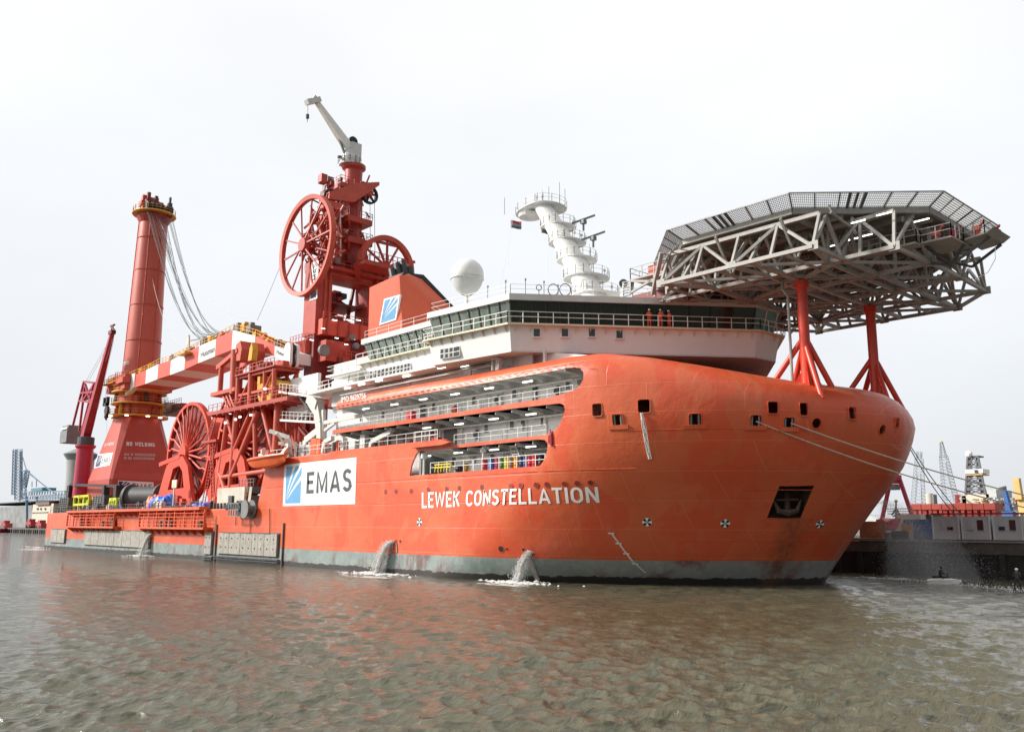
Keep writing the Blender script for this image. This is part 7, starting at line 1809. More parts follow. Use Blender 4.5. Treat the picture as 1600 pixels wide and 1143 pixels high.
for k in range(46):
    x = rr.uniform(-207, -119); s_ = rr.uniform(.25, .8); b = MB(); y = rr.uniform(56.1, 57.2); hh = rr.uniform(.5, 1.7)
    if rr.random() < .5: b.box((x-s_, y-.4, deckz), (x+s_, y+.4, deckz+hh)); b.box((x-s_*.5, y-.3, deckz+hh), (x+s_*.4, y+.3, deckz+hh*1.2))
    else: b.cyl((x, y, deckz), (x, y, deckz+hh), s_*.5, n=10); b.cyl((x, y, deckz+hh), (x, y, deckz+hh+.25), s_*.25, n=8)
    o = b.build('deck_fitting', rr.choice([DARK, BLACK, MIDG, DARK, RED2, CREAM, MIDG]), ship)
# ------------------------------------------------------------------ quay and harbour beyond the bow
QY, QZ = 99.6, 3.95
QDK = mat('quay_dark_timber', (.022,.021,.020), .8, var=.5, scale=.8, streak=.4, scol=(.05,.045,.04)); QCON = mat('quay_concrete', (.10,.088,.075), .85, var=.3, streak=.3, scol=(.04,.035,.03)); 
b = MB(); b.box((-330, QY, -3), (400, 900, QZ-.01)); o = b.build('quay', mat('quay_paving', (.16,.15,.14), .9, var=.2)); o['kind'] = 'structure'
qf = thing('quay_wall', (0, QY, 0), 'dark quay wall with a concrete capping and black fender piles beyond the bow', 'quay wall')
b = MB(); b.box((-330, QY-.35, QZ-1.5), (400, QY-.01, QZ)); b.build('capping', QCON, qf); b = MB(); b.box((-330, QY-.18, -3), (400, QY-.01, QZ-1.5)); b.build('face', QDK, qf)
x = -62.0
rr = random.Random(14)
while x < -10:
    b = MB(); b.box((x, QY-.75, -2), (x+.55, QY-.19, QZ-1.35-.3*rr.random())); b.build('fender_pile', QDK, qf); x += 2.3+.5*rr.random()
b = MB(); b.box((-60, QY-.6, QZ-.28), (30, QY-.36, QZ-.12)); b.build('capping_edge', mat('edge_steel', (.22,.22,.21), .6, var=.2), qf)
def Q(u, v, Y): return onY(u, v, Y)
def bxq(u0, u1, vt, Y, dY, m, name, label, cat, group=None, z0=QZ, flat=False):
    p, q = Q(u0, vt, Y), Q(u1, vt, Y); t = thing(name, ((p.x+q.x)/2, Y, z0), label, cat, group); b = MB(); b.box((p.x, Y, z0), (q.x, Y+dY, (p.z+q.z)/2)); b.build('body', m, t); return t, p.x, q.x, (p.z+q.z)/2
CAB = mat('cabin_grey', (.46,.46,.47), .55, var=.08, streak=.2, scol=(.25,.24,.22))
for k, (u0, u1, dark, lab) in enumerate(((1456.5,1497,(0,.3),'left one next to the blue container'), (1502,1545,(0,1),'middle one with one reddish window'), (1551,1596,(.35,1),'with two dark windows, third from the blue container'), (1599,1642,(1,1),'partly cut by the right edge of the picture'))):
    t, x0, x1, z1 = bxq(u0, u1, 806, 100.6, 6.0, CAB, 'site_cabin', 'pale grey site cabin on the quay, ' + lab, 'cabin', 'grey site cabins on the quay')
    z1 = QZ+2.75
    for f0, f1, dk in ((.16, .42, dark[0]), (.54, .80, dark[1])):
        xa, xb = x0+(x1-x0)*f0, x0+(x1-x0)*f1; b = MB(); b.box((xa, 100.54, QZ+.95), (xb, 100.6, QZ+2.1)); w1 = b.build('window', CAB, t)
        b = MB(); b.box((xa+.06, 100.50, QZ+1.0), (xb-.06, 100.54, QZ+1.0+1.05*max(dk, .0)+.02)); b.build('pane', mat('dark_red_blind', (.07,.015,.02), .4) if dk == 1 else DGLASS, w1)
        b = MB(); b.box((xa+.05, 100.51, QZ+1.0+1.05*dk), (xb-.05, 100.55, QZ+2.06)); b.build('shutter', mat('shutter_grey', (.42,.41,.43), .6), w1)
    for xx in (x0, x1): bar(t, 'corner_post', (xx, 100.56, QZ), (xx, 100.56, z1), .14, GREYW)
    bar(t, 'roof_rail', (x0-.1, 100.55, z1-.02), (x1+.1, 100.55, z1-.02), .16, mat('rail_red', (.35,.02,.04), .5))
t, x0, x1, z1 = bxq(1411, 1455, 811, 100.8, 2.4, mat('container_blue', (.014,.085,.30), .5, var=.12), 'shipping_container', 'dark blue corrugated container on the quay edge', 'container')
for k in range(18): bar(t, 'corrugation', (x0+.1+k*(x1-x0-.2)/17, 100.77, QZ+.1), (x0+.1+k*(x1-x0-.2)/17, 100.77, z1-.08), .07, BLUE)
bxq(1400, 1438, 803, 104.5, 3, mat('cream_box', (.60,.57,.47), .6), 'cream_container', 'cream container top showing behind the dark blue one', 'container')
bxq(1440, 1455, 803, 106, 3, mat('dark_olive', (.05,.05,.02), .6), 'dark_skip', 'dark skip with bright sacks between cream container and cabins', 'skip')
bxq(1408, 1423, 818, 100.2, .5, mat('amber_box', (.50,.24,.04), .6), 'amber_tank', 'amber tank in front of the blue container', 'tank')
bxq(1393, 1419, 829, 100.1, .6, BLACK, 'black_skid', 'low black skid at the quay edge below the amber tank', 'skid')
bxq(1342, 1381, 814, 102.4, 3, mat('rusty_orange', (.30,.12,.05), .7, var=.3), 'rust_hopper', 'rust orange hopper seen through the falling water', 'hopper')
t = thing('pink_workboat', Q(1385, 820, 103), 'pink red work boat hull propped on the quay under the gantry', 'boat'); p, q = Q(1373, 826, 103), Q(1399, 809, 103); b = MB(); b.prism([(p.x, q.z-.3), (p.x+.9, p.z), (q.x-.6, p.z), (q.x, q.z), (q.x-.6, q.z-.2), ((p.x+q.x)/2, q.z-.5), (p.x+.4, q.z)], 'xz', 103, 105.5); b.build('hull', mat('faded_pink', (.52,.09,.11), .6, var=.2), t); b = MB(); b.box((p.x+.8, 102.9, p.z-.4), (q.x+1.2, 105.6, p.z-.15)); b.build('deck', TXTW, t)
for k in range(3): b = MB(); pp = Q(1379+k*9, 830, 102.5); b.box((pp.x-.5, 102.5, QZ), (pp.x+.5, 103.5, QZ+.5)); o = b.build('pallet_load', [TXTW, MIDG, CREAM][k]); tag(o, ['white wrapped load on the quay under the pink hull', 'grey wrapped load on the quay beside the black skid', 'cream wrapped load next to the black skid'][k], 'load', 'wrapped loads on the quay')
def lat(par, p, q, w_, m, n=8, r=.09, taper=1.0, name='lattice', vdir=None):
    """lattice boom of four chords with cross bars, as joined small members"""
    p = Vector(p); q = Vector(q); x_, y_, d = basis(q-p); b = MB()
    def c(k, i):
        f = k/n; s_ = w_/2*(1+(taper-1)*f); sx, sy = ((-1,-1),(1,-1),(1,1),(-1,1))[i % 4]; return p.lerp(q, f) + x_*sx*s_ + y_*sy*s_
    for i in range(4): b.beam(c(0, i), c(n, i), r*1.5)
    for k in range(n):
        for i in range(4): b.beam(c(k, i), c(k+1, i+1), r); b.beam(c(k, i), c(k, i+1), r)
    return b.build(name, m, par, fix=False)
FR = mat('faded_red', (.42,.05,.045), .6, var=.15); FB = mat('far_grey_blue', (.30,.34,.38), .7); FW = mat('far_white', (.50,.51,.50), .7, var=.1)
# red gantry
Yg = 116; t = thing('red_gantry', Q(1400, 800, Yg), 'red A shaped gantry crane on the quay just beyond the bow', 'gantry')
for (u0,v0,u1,v1,w_) in ((1378,812,1390,756,.42),(1405,746,1426,808,.42),(1384,747,1407,746,.75),(1382,751,1405,752,.6)): bar(t, 'gantry_leg', Q(u0,v0,Yg), Q(u1,v1,Yg), w_, mat('gantry_rose', (.42,.05,.08), .55))
p, q = Q(1391, 765, Yg), Q(1402, 756, Yg); b = MB(); b.box((p.x, Yg-.8, p.z), (q.x, Yg+.8, q.z)); b.build('trolley', MIDG, t); b = MB(); b.box((Q(1374,0+812,Yg).x, Yg-1, QZ), (Q(1384,812,Yg).x, Yg+1, Q(1378,811,Yg).z)); b.build('foot', FR, t)
# row of red hatch stands
Yr = 124; t = thing('red_stand_row', Q(1490, 796, Yr), 'long row of red steel supports standing behind the site cabins', 'steelwork')
us = [1424, 1440, 1456, 1472, 1490, 1510, 1520, 1538, 1556]
for k, (a, c_) in enumerate(zip(us[:-1], us[1:])):
    p, q = Q(a, 796, Yr), Q(c_, 786.5 if k < 4 else 785.5, Yr); b = MB(); b.box((p.x, Yr, p.z), (q.x-.15, Yr+3, q.z)); b.build('red_beam', mat('stand_red', (.45,.075,.05), .55, var=.2), t)
    b = MB(); b.box((p.x, Yr+.2, QZ), (p.x+.55, Yr+2.5, p.z)); b.box((p.x+.9, Yr+.1, QZ), (p.x+1.3, Yr+1, p.z)); b.build('support', FR if k % 2 else mat('stand_red', (0,0,0)), t); b = MB(); b.box((p.x+.6, Yr+2.6, QZ), (q.x-.3, Yr+2.9, p.z-.1)); b.build('back_panel', CREAM if k % 2 else FW, t)
# block of flats far behind
Ya = 420; p, q = Q(1383, 808, Ya), Q(1423, 792, Ya); t = thing('apartment_block', ((p.x+q.x)/2, Ya, QZ), 'white block of flats with rows of dark windows under the red gantry', 'building'); b = MB(); b.box((p.x, Ya, QZ-2), (q.x, Ya+14, q.z)); b.build('wall', mat('flat_white', (.55,.56,.56), .8), t)
for r_ in range(4):
    for k in range(9):
        x = p.x+1+(q.x-p.x-2)*(k+.15)/9; z = p.z + (q.z-p.z)*(r_+.32)/4.1; b = MB(); b.box((x, Ya-.12, z), (x+(q.x-p.x)/13, Ya, z+(q.z-p.z)*.13)); b.build('window', mat('far_window', (.16,.17,.19), .3), t)
# signal mast with a yellow ball, silo
t = thing('signal_mast', Q(1400, 805, 112), 'thin dark signal mast with a yellow ball in front of the block of flats', 'mast'); bar(t, 'pole', Q(1400, 812, 112), Q(1400, 784, 112), .16, DARK)
for (a, c_) in (((1393,804),(1400,796)),((1407,804),(1400,796)),((1396,797),(1404,797)),((1395,806),(1406,802))): bar(t, 'arm', Q(*a,112), Q(*c_,112), .16, DARK)
b = MB(); b.sphere(Q(1400, 782.5, 112), .22, 10, 8); b.build('ball', YELB, t)
Ys_ = 170; p, q = Q(1446, 800, Ys_), Q(1464, 770, Ys_); t = thing('storage_silo', ((p.x+q.x)/2, Ys_, QZ), 'cream cylindrical silo with a darker side rising above the red supports', 'silo'); r_ = (q.x-p.x)*.30; b = MB(); b.lathe(((p.x+q.x)/2-.5, Ys_+r_, QZ), [(r_, 0), (r_, q.z-QZ-.4), (r_*.9, q.z-QZ)], 24); b.build('shell', mat('silo_cream', (.50,.46,.40), .7), t, smooth=True); b = MB(); xr = (p.x+q.x)/2-.5; b.box((xr+r_*1.02, Ys_+r_-.8, QZ), (xr+r_*1.45, Ys_+r_+.8, q.z-.2)); b.build('stair_tower', MIDG, t)
# lattice cranes
Yl = 300; t = thing('lattice_mast', Q(1436, 790, Yl), 'pale thin upright lattice mast on the skyline', 'mast'); lat(t, Q(1434.5, 790, Yl), Q(1436, 716, Yl), 3.6, FB, 14, .085, .55); lat(t, Q(1436, 716, Yl), Q(1436.5, 705, Yl), 1.3, FB, 3, .1)
for u0, u1 in ((1430, 1434), (1441, 1438)): bar(t, 'stay', Q(u0, 788, Yl), Q(u1, 740, Yl), .2, FB)
t = thing('lattice_crane', Q(1486, 790, Yl), 'tall pale leaning lattice crane with a yellowish tip on the skyline', 'crane'); lat(t, Q(1486, 785, Yl), Q(1474, 712, Yl), 4.0, FB, 14, .09, .5); lat(t, Q(1474, 714, Yl), Q(1470.5, 690, Yl), 1.7, FB, 6, .1, .4); bar(t, 'back_stay', Q(1491, 784, Yl), Q(1478, 722, Yl), .4, FB); b = MB(); c = Q(1470.5, 690, Yl); b.sphere(c, .45, 8, 6); b.build('tip', YELB, t)
# drill ship with derrick
Yd = 300; t = thing('drill_ship', Q(1545, 790, Yd), 'distant drill ship with cream deckhouse and a tall lattice derrick', 'ship')
def dbox(u0, v0, u1, v1, m, nm_, dY=14, Y=Yd): p, q = Q(u0, v0, Y), Q(u1, v1, Y); b = MB(); b.box((p.x, Y, min(p.z, q.z)), (q.x, Y+dY, max(p.z, q.z))); return b.build(nm_, m, t)
dbox(1492, 806, 1604, 790, FW, 'hull'); dbox(1500, 790, 1545, 771.5, mat('far_cream', (.60,.54,.44), .7, var=.2), 'deckhouse'); dbox(1536, 786, 1606, 777, FB, 'pipe_deck'); dbox(1541, 777, 1556, 764, FW, 'bridge'); dbox(1493, 789, 1499, 772, FR, 'red_post'); dbox(1504, 788, 1509, 774, FR, 'red_post')
rr = random.Random(3)
for k in range(46):
    u = rr.uniform(1494, 1600); v = rr.uniform(776, 800); s_ = rr.uniform(1.2, 4.5); dbox(u, v+rr.uniform(1.5, 5), u+s_, v, rr.choice([FW, FB, mat('far_cream', (0,0,0)), MIDG, FR, FW, mat('far_amber', (.55,.36,.12), .7)]), 'deck_item', 6, Yd-3-rr.random()*4)
for k in range(14): bar(t, 'pipe_truss', Q(1540+k*4.6, 786, Yd-2), Q(1542.3+k*4.6, 778, Yd-2), .5, FB)
DBK = mat('derrick_grey', (.13,.135,.145), .6)
P0 = [Q(1508.5, 772, Yd), Q(1515, 772, Yd+9), Q(1540, 772, Yd), Q(1534, 772, Yd+9)]; P1 = [Q(1512, 712.5, Yd), Q(1516, 712.5, Yd+5), Q(1528, 712.5, Yd), Q(1525.5, 712.5, Yd+5)]
for a, c_ in zip(P0, P1): bar(t, 'derrick_leg', a, c_, .55, DBK)
n = 7; b = MB()
for k in range(n):
    for i, j in ((0,2),(0,1),(2,3),(1,3)):
        A0, A1, B0, B1 = P0[i].lerp(P1[i], k/n), P0[i].lerp(P1[i], (k+1)/n), P0[j].lerp(P1[j], k/n), P0[j].lerp(P1[j], (k+1)/n)
        b.beam(A0, B1, .28); b.beam(B0, A1, .28); b.beam(A1, B1, .3)
b.build('derrick_bracing', DBK, t, fix=False)
dbox(1508.5, 739.5, 1535, 732, TXTW, 'derrick_screen', 6, Yd-.6); dbox(1509, 742.5, 1535, 739.5, mat('far_amber', (0,0,0)), 'derrick_band', 6, Yd-.8); dbox(1522.5, 738, 1526.5, 733.5, NAVY, 'emblem', 1, Yd-1); dbox(1512, 714, 1528, 711, DBK, 'crown', 5); b = MB(); b.sphere(Q(1514, 709, Yd), 1.1, 10, 8); b.build('radome', TXTW, t)
t = thing('blue_crane', Q(1572, 800, 200), 'small bright blue dockside crane at the far right', 'crane'); FBL = mat('far_blue', (.03,.12,.36), .6); b = MB(); p, q = Q(1570,798,200), Q(1579,798,200); 
b.loft([[Q(1570.5,797,200), Q(1579,797,200), Q(1579,797,200)+Vector((0,2,0)), Q(1570.5,797,200)+Vector((0,2,0))], [Q(1566.5,762,200), Q(1569.5,761,200), Q(1569.5,761,200)+Vector((0,1,0)), Q(1566.5,762,200)+Vector((0,1,0))]]); b.build('jib', FBL, t); b = MB(); p = Q(1574,799,200); b.box((p.x-1, 200, QZ), (p.x+1, 202, p.z)); b.build('pedestal', FBL, t); bar(t, 'head', Q(1561,763,200), Q(1572,760,200), .4, DARK)
t = thing('yellow_crane', Q(1592, 800, 220), 'yellow quay crane with raised jib at the right edge', 'crane'); FY = mat('far_yellow', (.62,.44,.16), .6); bar(t, 'jib', Q(1593, 780, 220), Q(1588, 747, 220), 1.5, FY, h=1.4); b = MB(); p, q = Q(1591,797,220), Q(1606,775,220); b.box((p.x, 220, p.z), (q.x, 223, q.z)); b.build('cab_house', FY, t); bar(t, 'leg', Q(1598, 806, 220), Q(1598, 795, 220), 1.2, FY)
# distant sheds and trees on the skyline so that the quay does not end in a bare line
rr = random.Random(6)
for k, (u0, u1, vt, Y, m, lb) in enumerate(((1330,1372,806,330,FW,'low white shed behind the spray'), (1424,1450,802,380,FB,'low blue grey shed behind the silo'), (1560,1604,793,420,FW,'pale long shed behind the yellow crane'), (1604,1680,796,360,FB,'blue grey shed right of the yellow crane'))):
    p, q = Q(u0, vt, Y), Q(u1, vt, Y); t = thing('shed', ((p.x+q.x)/2, Y, QZ), lb, 'shed'); b = MB(); b.prism([(p.x, QZ-1), (q.x, QZ-1), (q.x, p.z-.8), ((p.x+q.x)/2, p.z+.8), (p.x, p.z-.8)], 'xz', Y, Y+20); b.build('wall', m, t)

# ------------------------------------------------------------------ harbour behind the stern
YL_ = 132
def LB(u, v, d=0): return onY(u, v, YL_+d)
ql = thing('timber_pier', (LB(34, 829).x, YL_, 0), 'dark pile pier on the far side of the water behind the stern', 'pier')
p, q = LB(-60, 824), LB(150, 824); zt_ = LB(34, 824.5).z
b = MB(); b.box((p.x, YL_, zt_-.9), (q.x, YL_+40, zt_)); b.build('pier_deck', mat('pier_deck_grey', (.14,.13,.12), .9), ql); b = MB(); b.box((p.x, YL_+3, -3), (q.x, YL_+5, zt_-.9)); b.build('pier_back', BLACK, ql)
for k in range(34): x = LB(-20+k*3.4, 829).x; b = MB(); b.box((x-1.0, YL_-.3, -3), (x+1.0, YL_+1.2, zt_-.6)); b.build('pile', QDK if k % 3 else QCON, ql)
def lbox_(u0, v0, u1, v1, m, t, nm_, dY=20, off=6):
    p, q = onY(u0, v0, YL_+off), onY(u1, v1, YL_+off); b = MB(); b.box((p.x, YL_+off, min(p.z, q.z)), (q.x, YL_+off+dY, max(p.z, q.z))); return b.build(nm_, m, t)
t = thing('grey_shed', LB(30, 800, 30), 'long grey weathered shed with a darker roof far behind the stern', 'building'); lbox_(-40, 826, 76, 788, mat('shed_grey', (.24,.245,.25), .8, var=.35, scale=.12, streak=.4, scol=(.12,.12,.12)), t, 'wall', 30, 30); lbox_(-42, 789, 78, 780, mat('shed_roof', (.15,.17,.18), .8), t, 'roof', 32, 29)
t = thing('cream_building', LB(62, 800, 14), 'cream two storey building with a brown top band behind the stern', 'building'); CRB = mat('cream_wall', (.60,.53,.44), .8, var=.06); lbox_(48, 824, 84, 786, CRB, t, 'wall', 14, 14); lbox_(56, 789, 77, 783, mat('brown_band', (.18,.13,.10), .8), t, 'upper_band', 10, 13); lbox_(55, 783, 92, 781, CRB, t, 'roof', 12, 12.6); lbox_(48, 800.5, 74, 799, mat('seam_grey', (.35,.32,.28), .8), t, 'string_course', 1, 13.4)
for u in (57, 62, 69): lbox_(u, 796, u+2, 793, DGLASS, t, 'window', 1, 13.5)
t = thing('concrete_tower', LB(112, 760, 30), 'concrete tower with a flared grey roof half hidden by the crimson crane', 'building')
b = MB(); c = onY(122, 760, YL_+30); DPX = (c-EYEV).dot(fwd)/FPX
prof = [(onY(122, v, YL_+30).z, w_*DPX) for v, w_ in ((822,20),(770,18.5),(745,18.5),(722,20),(720,20))]
b.lathe((c.x, c.y, 0), [(r_, z) for z, r_ in prof], 28); b.build('shaft', mat('tower_concrete', (.36,.37,.35), .85, var=.08, scale=.1), t, smooth=True)
prof = [(onY(122, v, YL_+30).z, w_*DPX) for v, w_ in ((720,19),(711,25),(710,25),(702,9))]; b = MB(); b.lathe((c.x, c.y, 0), [(r_, z) for z, r_ in prof], 28); b.build('roof', mat('tower_roof_grey', (.22,.24,.235), .8), t)
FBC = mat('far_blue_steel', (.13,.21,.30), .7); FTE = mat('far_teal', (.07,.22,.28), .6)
t = thing('blue_gantry_crane', LB(40, 770, 20), 'tall blue grey lattice gantry crane far behind the stern', 'crane')
def LC(u, v): return onY(u, v, YL_+20)
for (a, c_, w_, n) in (((20.5,772),(22.5,702),1.6,14), ((27.5,780),(30,702),3.0,16), ((33,780),(33,705),1.2,12), ((38,760),(43,735),2.4,6), ((36,782),(36,735),3.2,9)): lat(t, LC(*a), LC(*c_), w_, FBC, n, .2)
for (a, c_) in (((22,702),(33,702)), ((33,705),(40,730)), ((40,730),(45,738)), ((43,738),(88,772)), ((40,733),(78,766)), ((35,770),(48,785)), ((30,735),(45,735)), ((50,752),(50,760)), ((57,748),(57,760))): bar(t, 'stay', LC(*a), LC(*c_), .4, FBC)
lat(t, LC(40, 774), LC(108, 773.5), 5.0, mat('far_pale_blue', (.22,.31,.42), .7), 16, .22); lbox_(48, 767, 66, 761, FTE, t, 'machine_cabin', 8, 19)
for u in (42, 58): bar(t, 'leg', LC(u, 822), LC(u, 776), 1.2, FBC)
rr = random.Random(44)
for k, (u, v, m, lb) in enumerate(((5,818,FR,'dull red machine at the left edge of the far pier'), (44,816,FR,'dull red tractor on the far pier left of the cream building'), (60,818,FR,'dull red trailer in front of the cream building'), (0.5,826,MAROON,'small dark red boat moored at the far pier'))):
    p = onY(u, v, YL_+2 if k < 3 else YL_-3); t = thing('far_machine' if k < 3 else 'small_boat', p, lb, 'machine' if k < 3 else 'boat'); b = MB()
    if k < 3:
        b.box((p.x-5, p.y, p.z-2.2), (p.x+5, p.y+4, p.z+.4)); b.box((p.x-2, p.y, p.z+.4), (p.x+2.4, p.y+3, p.z+2)); b.build('body', m, t); [pipe(t, 'wheel', (p.x+q_, p.y-.3, p.z-2), (p.x+q_, p.y+4, p.z-2), 1.1, BLACK) for q_ in (-3, 3)]
    else:
        b.prism([(p.x-8, 0), (p.x+7, 0), (p.x+9, 2.2), (p.x-8, 2.0)], 'xz', p.y-2, p.y+2); b.build('hull', m, t); b = MB(); b.box((p.x-5, p.y-1.5, 2), (p.x+1, p.y+1.5, 4)); b.build('cabin', TXTW, t)
b = MB(); b.box((-2500, 190, -1.5), (-340, 900, 2.0)); o = b.build('far_land', mat('land_brown', (.12,.115,.09), .9, var=.3, scale=.02)); o['kind'] = 'structure'

# ------------------------------------------------------------------ mooring lines
def moor(pts, label, m=ROPE, r=.06, sag=1.0, name='mooring_line'):
    a, c_ = pts; n = 30; b = MB(); b.tube([a.lerp(c_, i/n) - Vector((0,0,4*sag*(i/n)*(1-i/n))) for i in range(n+1)], r, 6); o = b.build(name, m, None, smooth=True, fix=False); tag(o, label, 'mooring line', 'mooring lines')
h1, h2 = hull_hit(1181, 658), hull_hit(1236, 661)
moor((h1, Vector((-13, 99.9, 4.2))), 'pale mooring line from the first sill left of the upper ports to the quay', r=.055, sag=1.9)
moor((h2, Vector((-9, 100.4, 4.2))), 'pale mooring line from the sill nearest the round port to the quay', r=.055, sag=1.7)
moor((onY(1420, 697, 84), onY(1494, 806, 101)), 'dark mooring line from the bow tip, lower of the two', WIRE, .05, .5)
moor((onY(1421, 694, 85), onY(1504, 806, 101)), 'dark mooring line from the bow tip, upper of the two', WIRE, .05, .4)

# ------------------------------------------------------------------ water pouring from the hull
def white_water():
    m = bpy.data.materials.new('white_water'); m.use_nodes = True; t = m.node_tree; N = t.nodes; L = t.links; bs = N['Principled BSDF']
    bs.inputs['Base Color'].default_value = (.86,.86,.84,1); bs.inputs['Roughness'].default_value = .5; bs.inputs['Subsurface Weight'].default_value = 0.0
    tr_ = N.new('ShaderNodeBsdfTranslucent'); tr_.inputs[0].default_value = (.85,.85,.83,1); mx = N.new('ShaderNodeMixShader'); mx.inputs[0].default_value = .35
    L.new(bs.outputs[0], mx.inputs[1]); L.new(tr_.outputs[0], mx.inputs[2]); L.new(mx.outputs[0], N['Material Output'].inputs[0]); return m
WW = white_water()
def blob(b, c, r, rg):
    ph = rg.uniform(0, 6.28); q = [(1,0,0),(0,1,0),(-1,0,0),(0,-1,0)]
    vs = [c + Vector((x*r*rg.uniform(.7,1.3), y*r*rg.uniform(.7,1.3), 0)) for x, y, _ in q] + [c + Vector((0,0,r*rg.uniform(.8,2.0))), c - Vector((0,0,r*rg.uniform(.8,2.4)))]
    b.add(vs, [(0,1,4),(1,2,4),(2,3,4),(3,0,4),(1,0,5),(2,1,5),(3,2,5),(0,3,5)])
def jet(a, c, w0, w1, n, label, seed, core=True, rise=.0):
    rg = random.Random(seed); t = thing('water_jet', a, label, 'water jet', 'water pouring from the hull'); b = MB()
    def path(f): 
        p = a.lerp(c, f); p.z = a.z + (c.z-a.z)*f**1.9 + rise*f*(1-f); return p
    if core:
        k = 14; sd = (c-a).cross(Vector((0,0,1))).normalized()
        for s_ in range(5):
            off = rg.uniform(-.5, .5); pts = [path(i/k) + sd*(off*(w0+(w1-w0)*i/k)) + Vector((rg.uniform(-.05,.05), rg.uniform(-.05,.05), rg.uniform(-.06,.06))) for i in range(k+1)]
            b.tube(pts, [max(.04, (w0*.24+(w1*.15-w0*.2)*i/k)*rg.uniform(.6,1.25)) for i in range(k+1)], 7)
    o = b.build('stream', WW, t, fix=False) if core else None; b = MB()
    for i in range(n):
        f = rg.random()**.7; w_ = w0+(w1-w0)*f; p = path(f) + Vector((rg.gauss(0,.36)*w_, rg.gauss(0,.36)*w_, rg.gauss(0,.22)*w_)); p.z = max(.02, p.z)
        blob(b, p, rg.uniform(.012, .055), rg)
    o = b.build('droplets', WW, t, fix=False); o['kind'] = 'stuff'; b = MB()
    for i in range(int(n*.16)):
        an = rg.uniform(0, 6.28); rad = abs(rg.gauss(0, 1))*w1*1.25; p = Vector((c.x+rad*math.cos(an)*1.7, min(c.y+rad*math.sin(an)*.8, hullY(c.x, 0)-.05), .04)); s_ = rg.uniform(.04, .24)
        vs = [p + Vector((s_*1.7*math.cos(q), s_*math.sin(q), rg.uniform(-.02, .05))) for q in [6.28*j/7 for j in range(7)]] + [p + Vector((0,0,rg.uniform(.03, .16)))]; b.add(vs, [(j, (j+1) % 7, 7) for j in range(7)])
    o = b.build('foam', WW, t, fix=False); o['kind'] = 'stuff'
for (u0, v0, u1, v1, w0, w1, n, lb, sd_) in ((613,846,588,895,.5,1.3,520,'white water gushing from a hull outlet below the company panel side',1), (829,862,808,911,.35,1.0,520,'white water gushing from a hull outlet beside the rusty lip near the bow',2), (237,834,222,862,.5,1.3,240,'small white waterfall from the fender plating near the stern',3)):
    a = onY(u0, v0, hull_hit(u0, v0).y-.15); c = onY(u1, v1, a.y-.9); c.z = .05
    jet(a, c, w0*.9, w1*.9, n*5, lb, sd_)
a = Vector((STERN-.2, YS+4, 5.0)); jet(a, Vector((STERN-4, YS+3, .1)), .8, 2.2, 260, 'pale plume of water falling behind the stern corner', 4)
# the port outlet: spray falling between bow and quay
def spray():
    rg = random.Random(10); src = onY(1376, 783, 84.0); t = thing('bow_spray', src, 'veil of spray falling from the bow opening in front of the quay wall', 'spray', None)
    b = MB()
    for i in range(9000):
        br = rg.random(); f = rg.random()**.62
        tx, ty = (2.8, 6.0) if br < .6 else (-1.8, 6.5) if br < .85 else (6.5, 8.0)
        sp = .25 + 1.75*f; p = src + Vector((tx*f + rg.gauss(0, .55)*sp, ty*f + rg.gauss(0, .4)*sp, -src.z*f**1.8 + rg.gauss(0, .35)*sp)); p.z = max(.03, p.z)
        blob(b, p, rg.uniform(.006, .020), rg)
    o = b.build('droplets', WW, t, fix=False); o['kind'] = 'stuff'
    # fine mist carried with the drops
    vm_ = bpy.data.materials.new('mist'); vm_.use_nodes = True; n_ = vm_.node_tree; n_.nodes.clear(); oo = n_.nodes.new('ShaderNodeOutputMaterial'); pv = n_.nodes.new('ShaderNodeVolumePrincipled'); pv.inputs['Color'].default_value = (.95,.95,.97,1); pv.inputs['Density'].default_value = .055; pv.inputs['Anisotropy'].default_value = .2; n_.links.new(pv.outputs[0], oo.inputs['Volume'])
    b = MB(); rings = []
    for k in range(11):
        f = k/10; c = src + Vector((2.4*f, 5.6*f, -(src.z-.1)*f**1.7)); r_ = .5+3.6*f; rings.append([(c.x+r_*math.cos(a_)*1.15*(1+.15*math.sin(3*a_+k)), c.y+min(r_*.8*math.sin(a_), QY-1-c.y), c.z+.35*r_*math.cos(a_)*(1-f)) for a_ in [6.28318*i/14 for i in range(14)]])
    b.loft(rings); o = b.build('mist', vm_, t, fix=True); o['kind'] = 'stuff'
    b = MB()
    for k in range(0): 
        pts = [src + Vector((.4*k-.6+ (2.0+.5*k)*f, 5.0*f, -.9*src.z*f**1.8*.6)) for f in np.linspace(0, .45, 8)]; b.tube(pts, [.22-.02*i for i in range(8)], 6)
spray()
# ------------------------------------------------------------------ water sports beside the quay
pw = onZ(1591, 921, .12)
bd = thing('wakeboard', pw, 'dark wakeboard under the standing rider at the right edge', 'board'); b = MB(); b.loft([[(pw.x+x*.20*w_, pw.y+.0+x*.0+y*.18*w_, pw.z-.06+zz_) for x, y, zz_ in ((-1,-1,0),(1,-1,0),(1,1,0),(-1,1,0))] for w_ in (.1,)] or []) if False else b.box(pw+Vector((-.62,-.2,-.07)), pw+Vector((.62,.2,-.02))); b.build('deck', DARK, bd); b = MB(); b.box(pw+Vector((-.3,-.1,-.02)), pw+Vector((-.14,.12,.06))); b.box(pw+Vector((.14,-.1,-.02)), pw+Vector((.3,.12,.06))); b.build('binding', BLACK, bd)
pose = {'l': side(1, (.27,.12,1.18), (.12,.34,1.12), (.08,.38,1.12), (.20,.10,.50), (.24,-.04,.08), (.27,.10,.04)), 'r': side(-1, (.27,.12,1.18), (.14,.34,1.10), (.10,.38,1.10), (.20,.10,.50), (.24,-.04,.08), (.27,.10,.04)), 'lean': -.10}
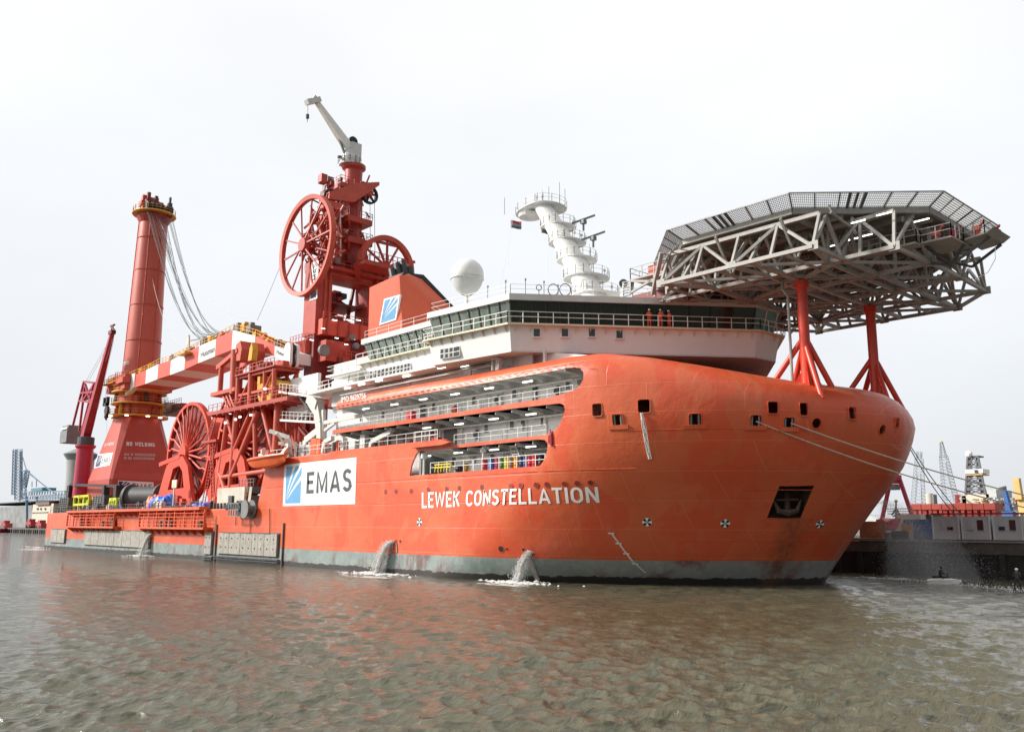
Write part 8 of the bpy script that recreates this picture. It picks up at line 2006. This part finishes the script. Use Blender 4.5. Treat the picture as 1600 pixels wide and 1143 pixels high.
person(pw + Vector((0,0,-.02)), FC-.5, pose, 'person in black wetsuit standing on a board beside the quay at the right edge', suit=WET, helmet=True, height=1.75)
pj_ = onZ(1476, 912, .0); js = thing('jet_ski', pj_, 'small dark jet ski with a pale hull speeding along the quay', 'jet ski')
b = MB(); rings = []
for k in range(9):
    f = k/8; x = pj_.x-1.4+2.9*f; wd = .52*(1-max(0, f-.55)**2*4.2); rings.append([(x, pj_.y-wd, .28+.22*f), (x, pj_.y-wd*.6, -.1+.3*f*f), (x, pj_.y+wd*.6, -.1+.3*f*f), (x, pj_.y+wd, .28+.22*f), (x, pj_.y+wd*.5, .42+.25*f*(1-f)*2), (x, pj_.y-wd*.5, .42+.25*f*(1-f)*2)])
b.loft(rings); b.build('hull', TXTW, js, smooth=True); b = MB(); b.box((pj_.x-1.0, pj_.y-.2, .45), (pj_.x+.3, pj_.y+.2, .72)); b.build('seat', BLACK, js); b = MB(); b.cyl((pj_.x+.5, pj_.y, .5), (pj_.x+.3, pj_.y, 1.0), .1, n=8); b.cyl((pj_.x+.3, pj_.y-.4, 1.02), (pj_.x+.3, pj_.y+.4, 1.02), .03, n=6); b.build('handlebar', DARK, js)
ps = lambda sx: side(sx, (.26,.18,1.16), (.22,.44,1.12), (.20,.50,1.12), (.30,.42,.80), (.30,.30,.42), (.30,.44,.38))
person((pj_.x-.35, pj_.y, -.18), -math.pi/2, {'l': ps(1), 'r': ps(-1), 'lean': .15}, 'person in dark wetsuit riding the jet ski beside the quay', suit=WET, helmet=False)
b = MB(); rg = random.Random(5)
for (u, v, n, sx) in ((1462, 909, 150, 1.6), (1500, 914, 80, 1.1), (1574, 919, 120, 2.0), (1590, 924, 40, .6)):
    c = onZ(u, v, .05)
    for i in range(n): p = c + Vector((rg.gauss(0, sx), rg.gauss(0, .35), abs(rg.gauss(0, .12)))); blob(b, p, rg.uniform(.015, .06), rg)
o = b.build('wake_foam', WW, None, fix=False); tag(o, 'white wake foam behind the jet ski and the board rider', 'foam', kind='stuff')
# small caps of foam riding on the chop
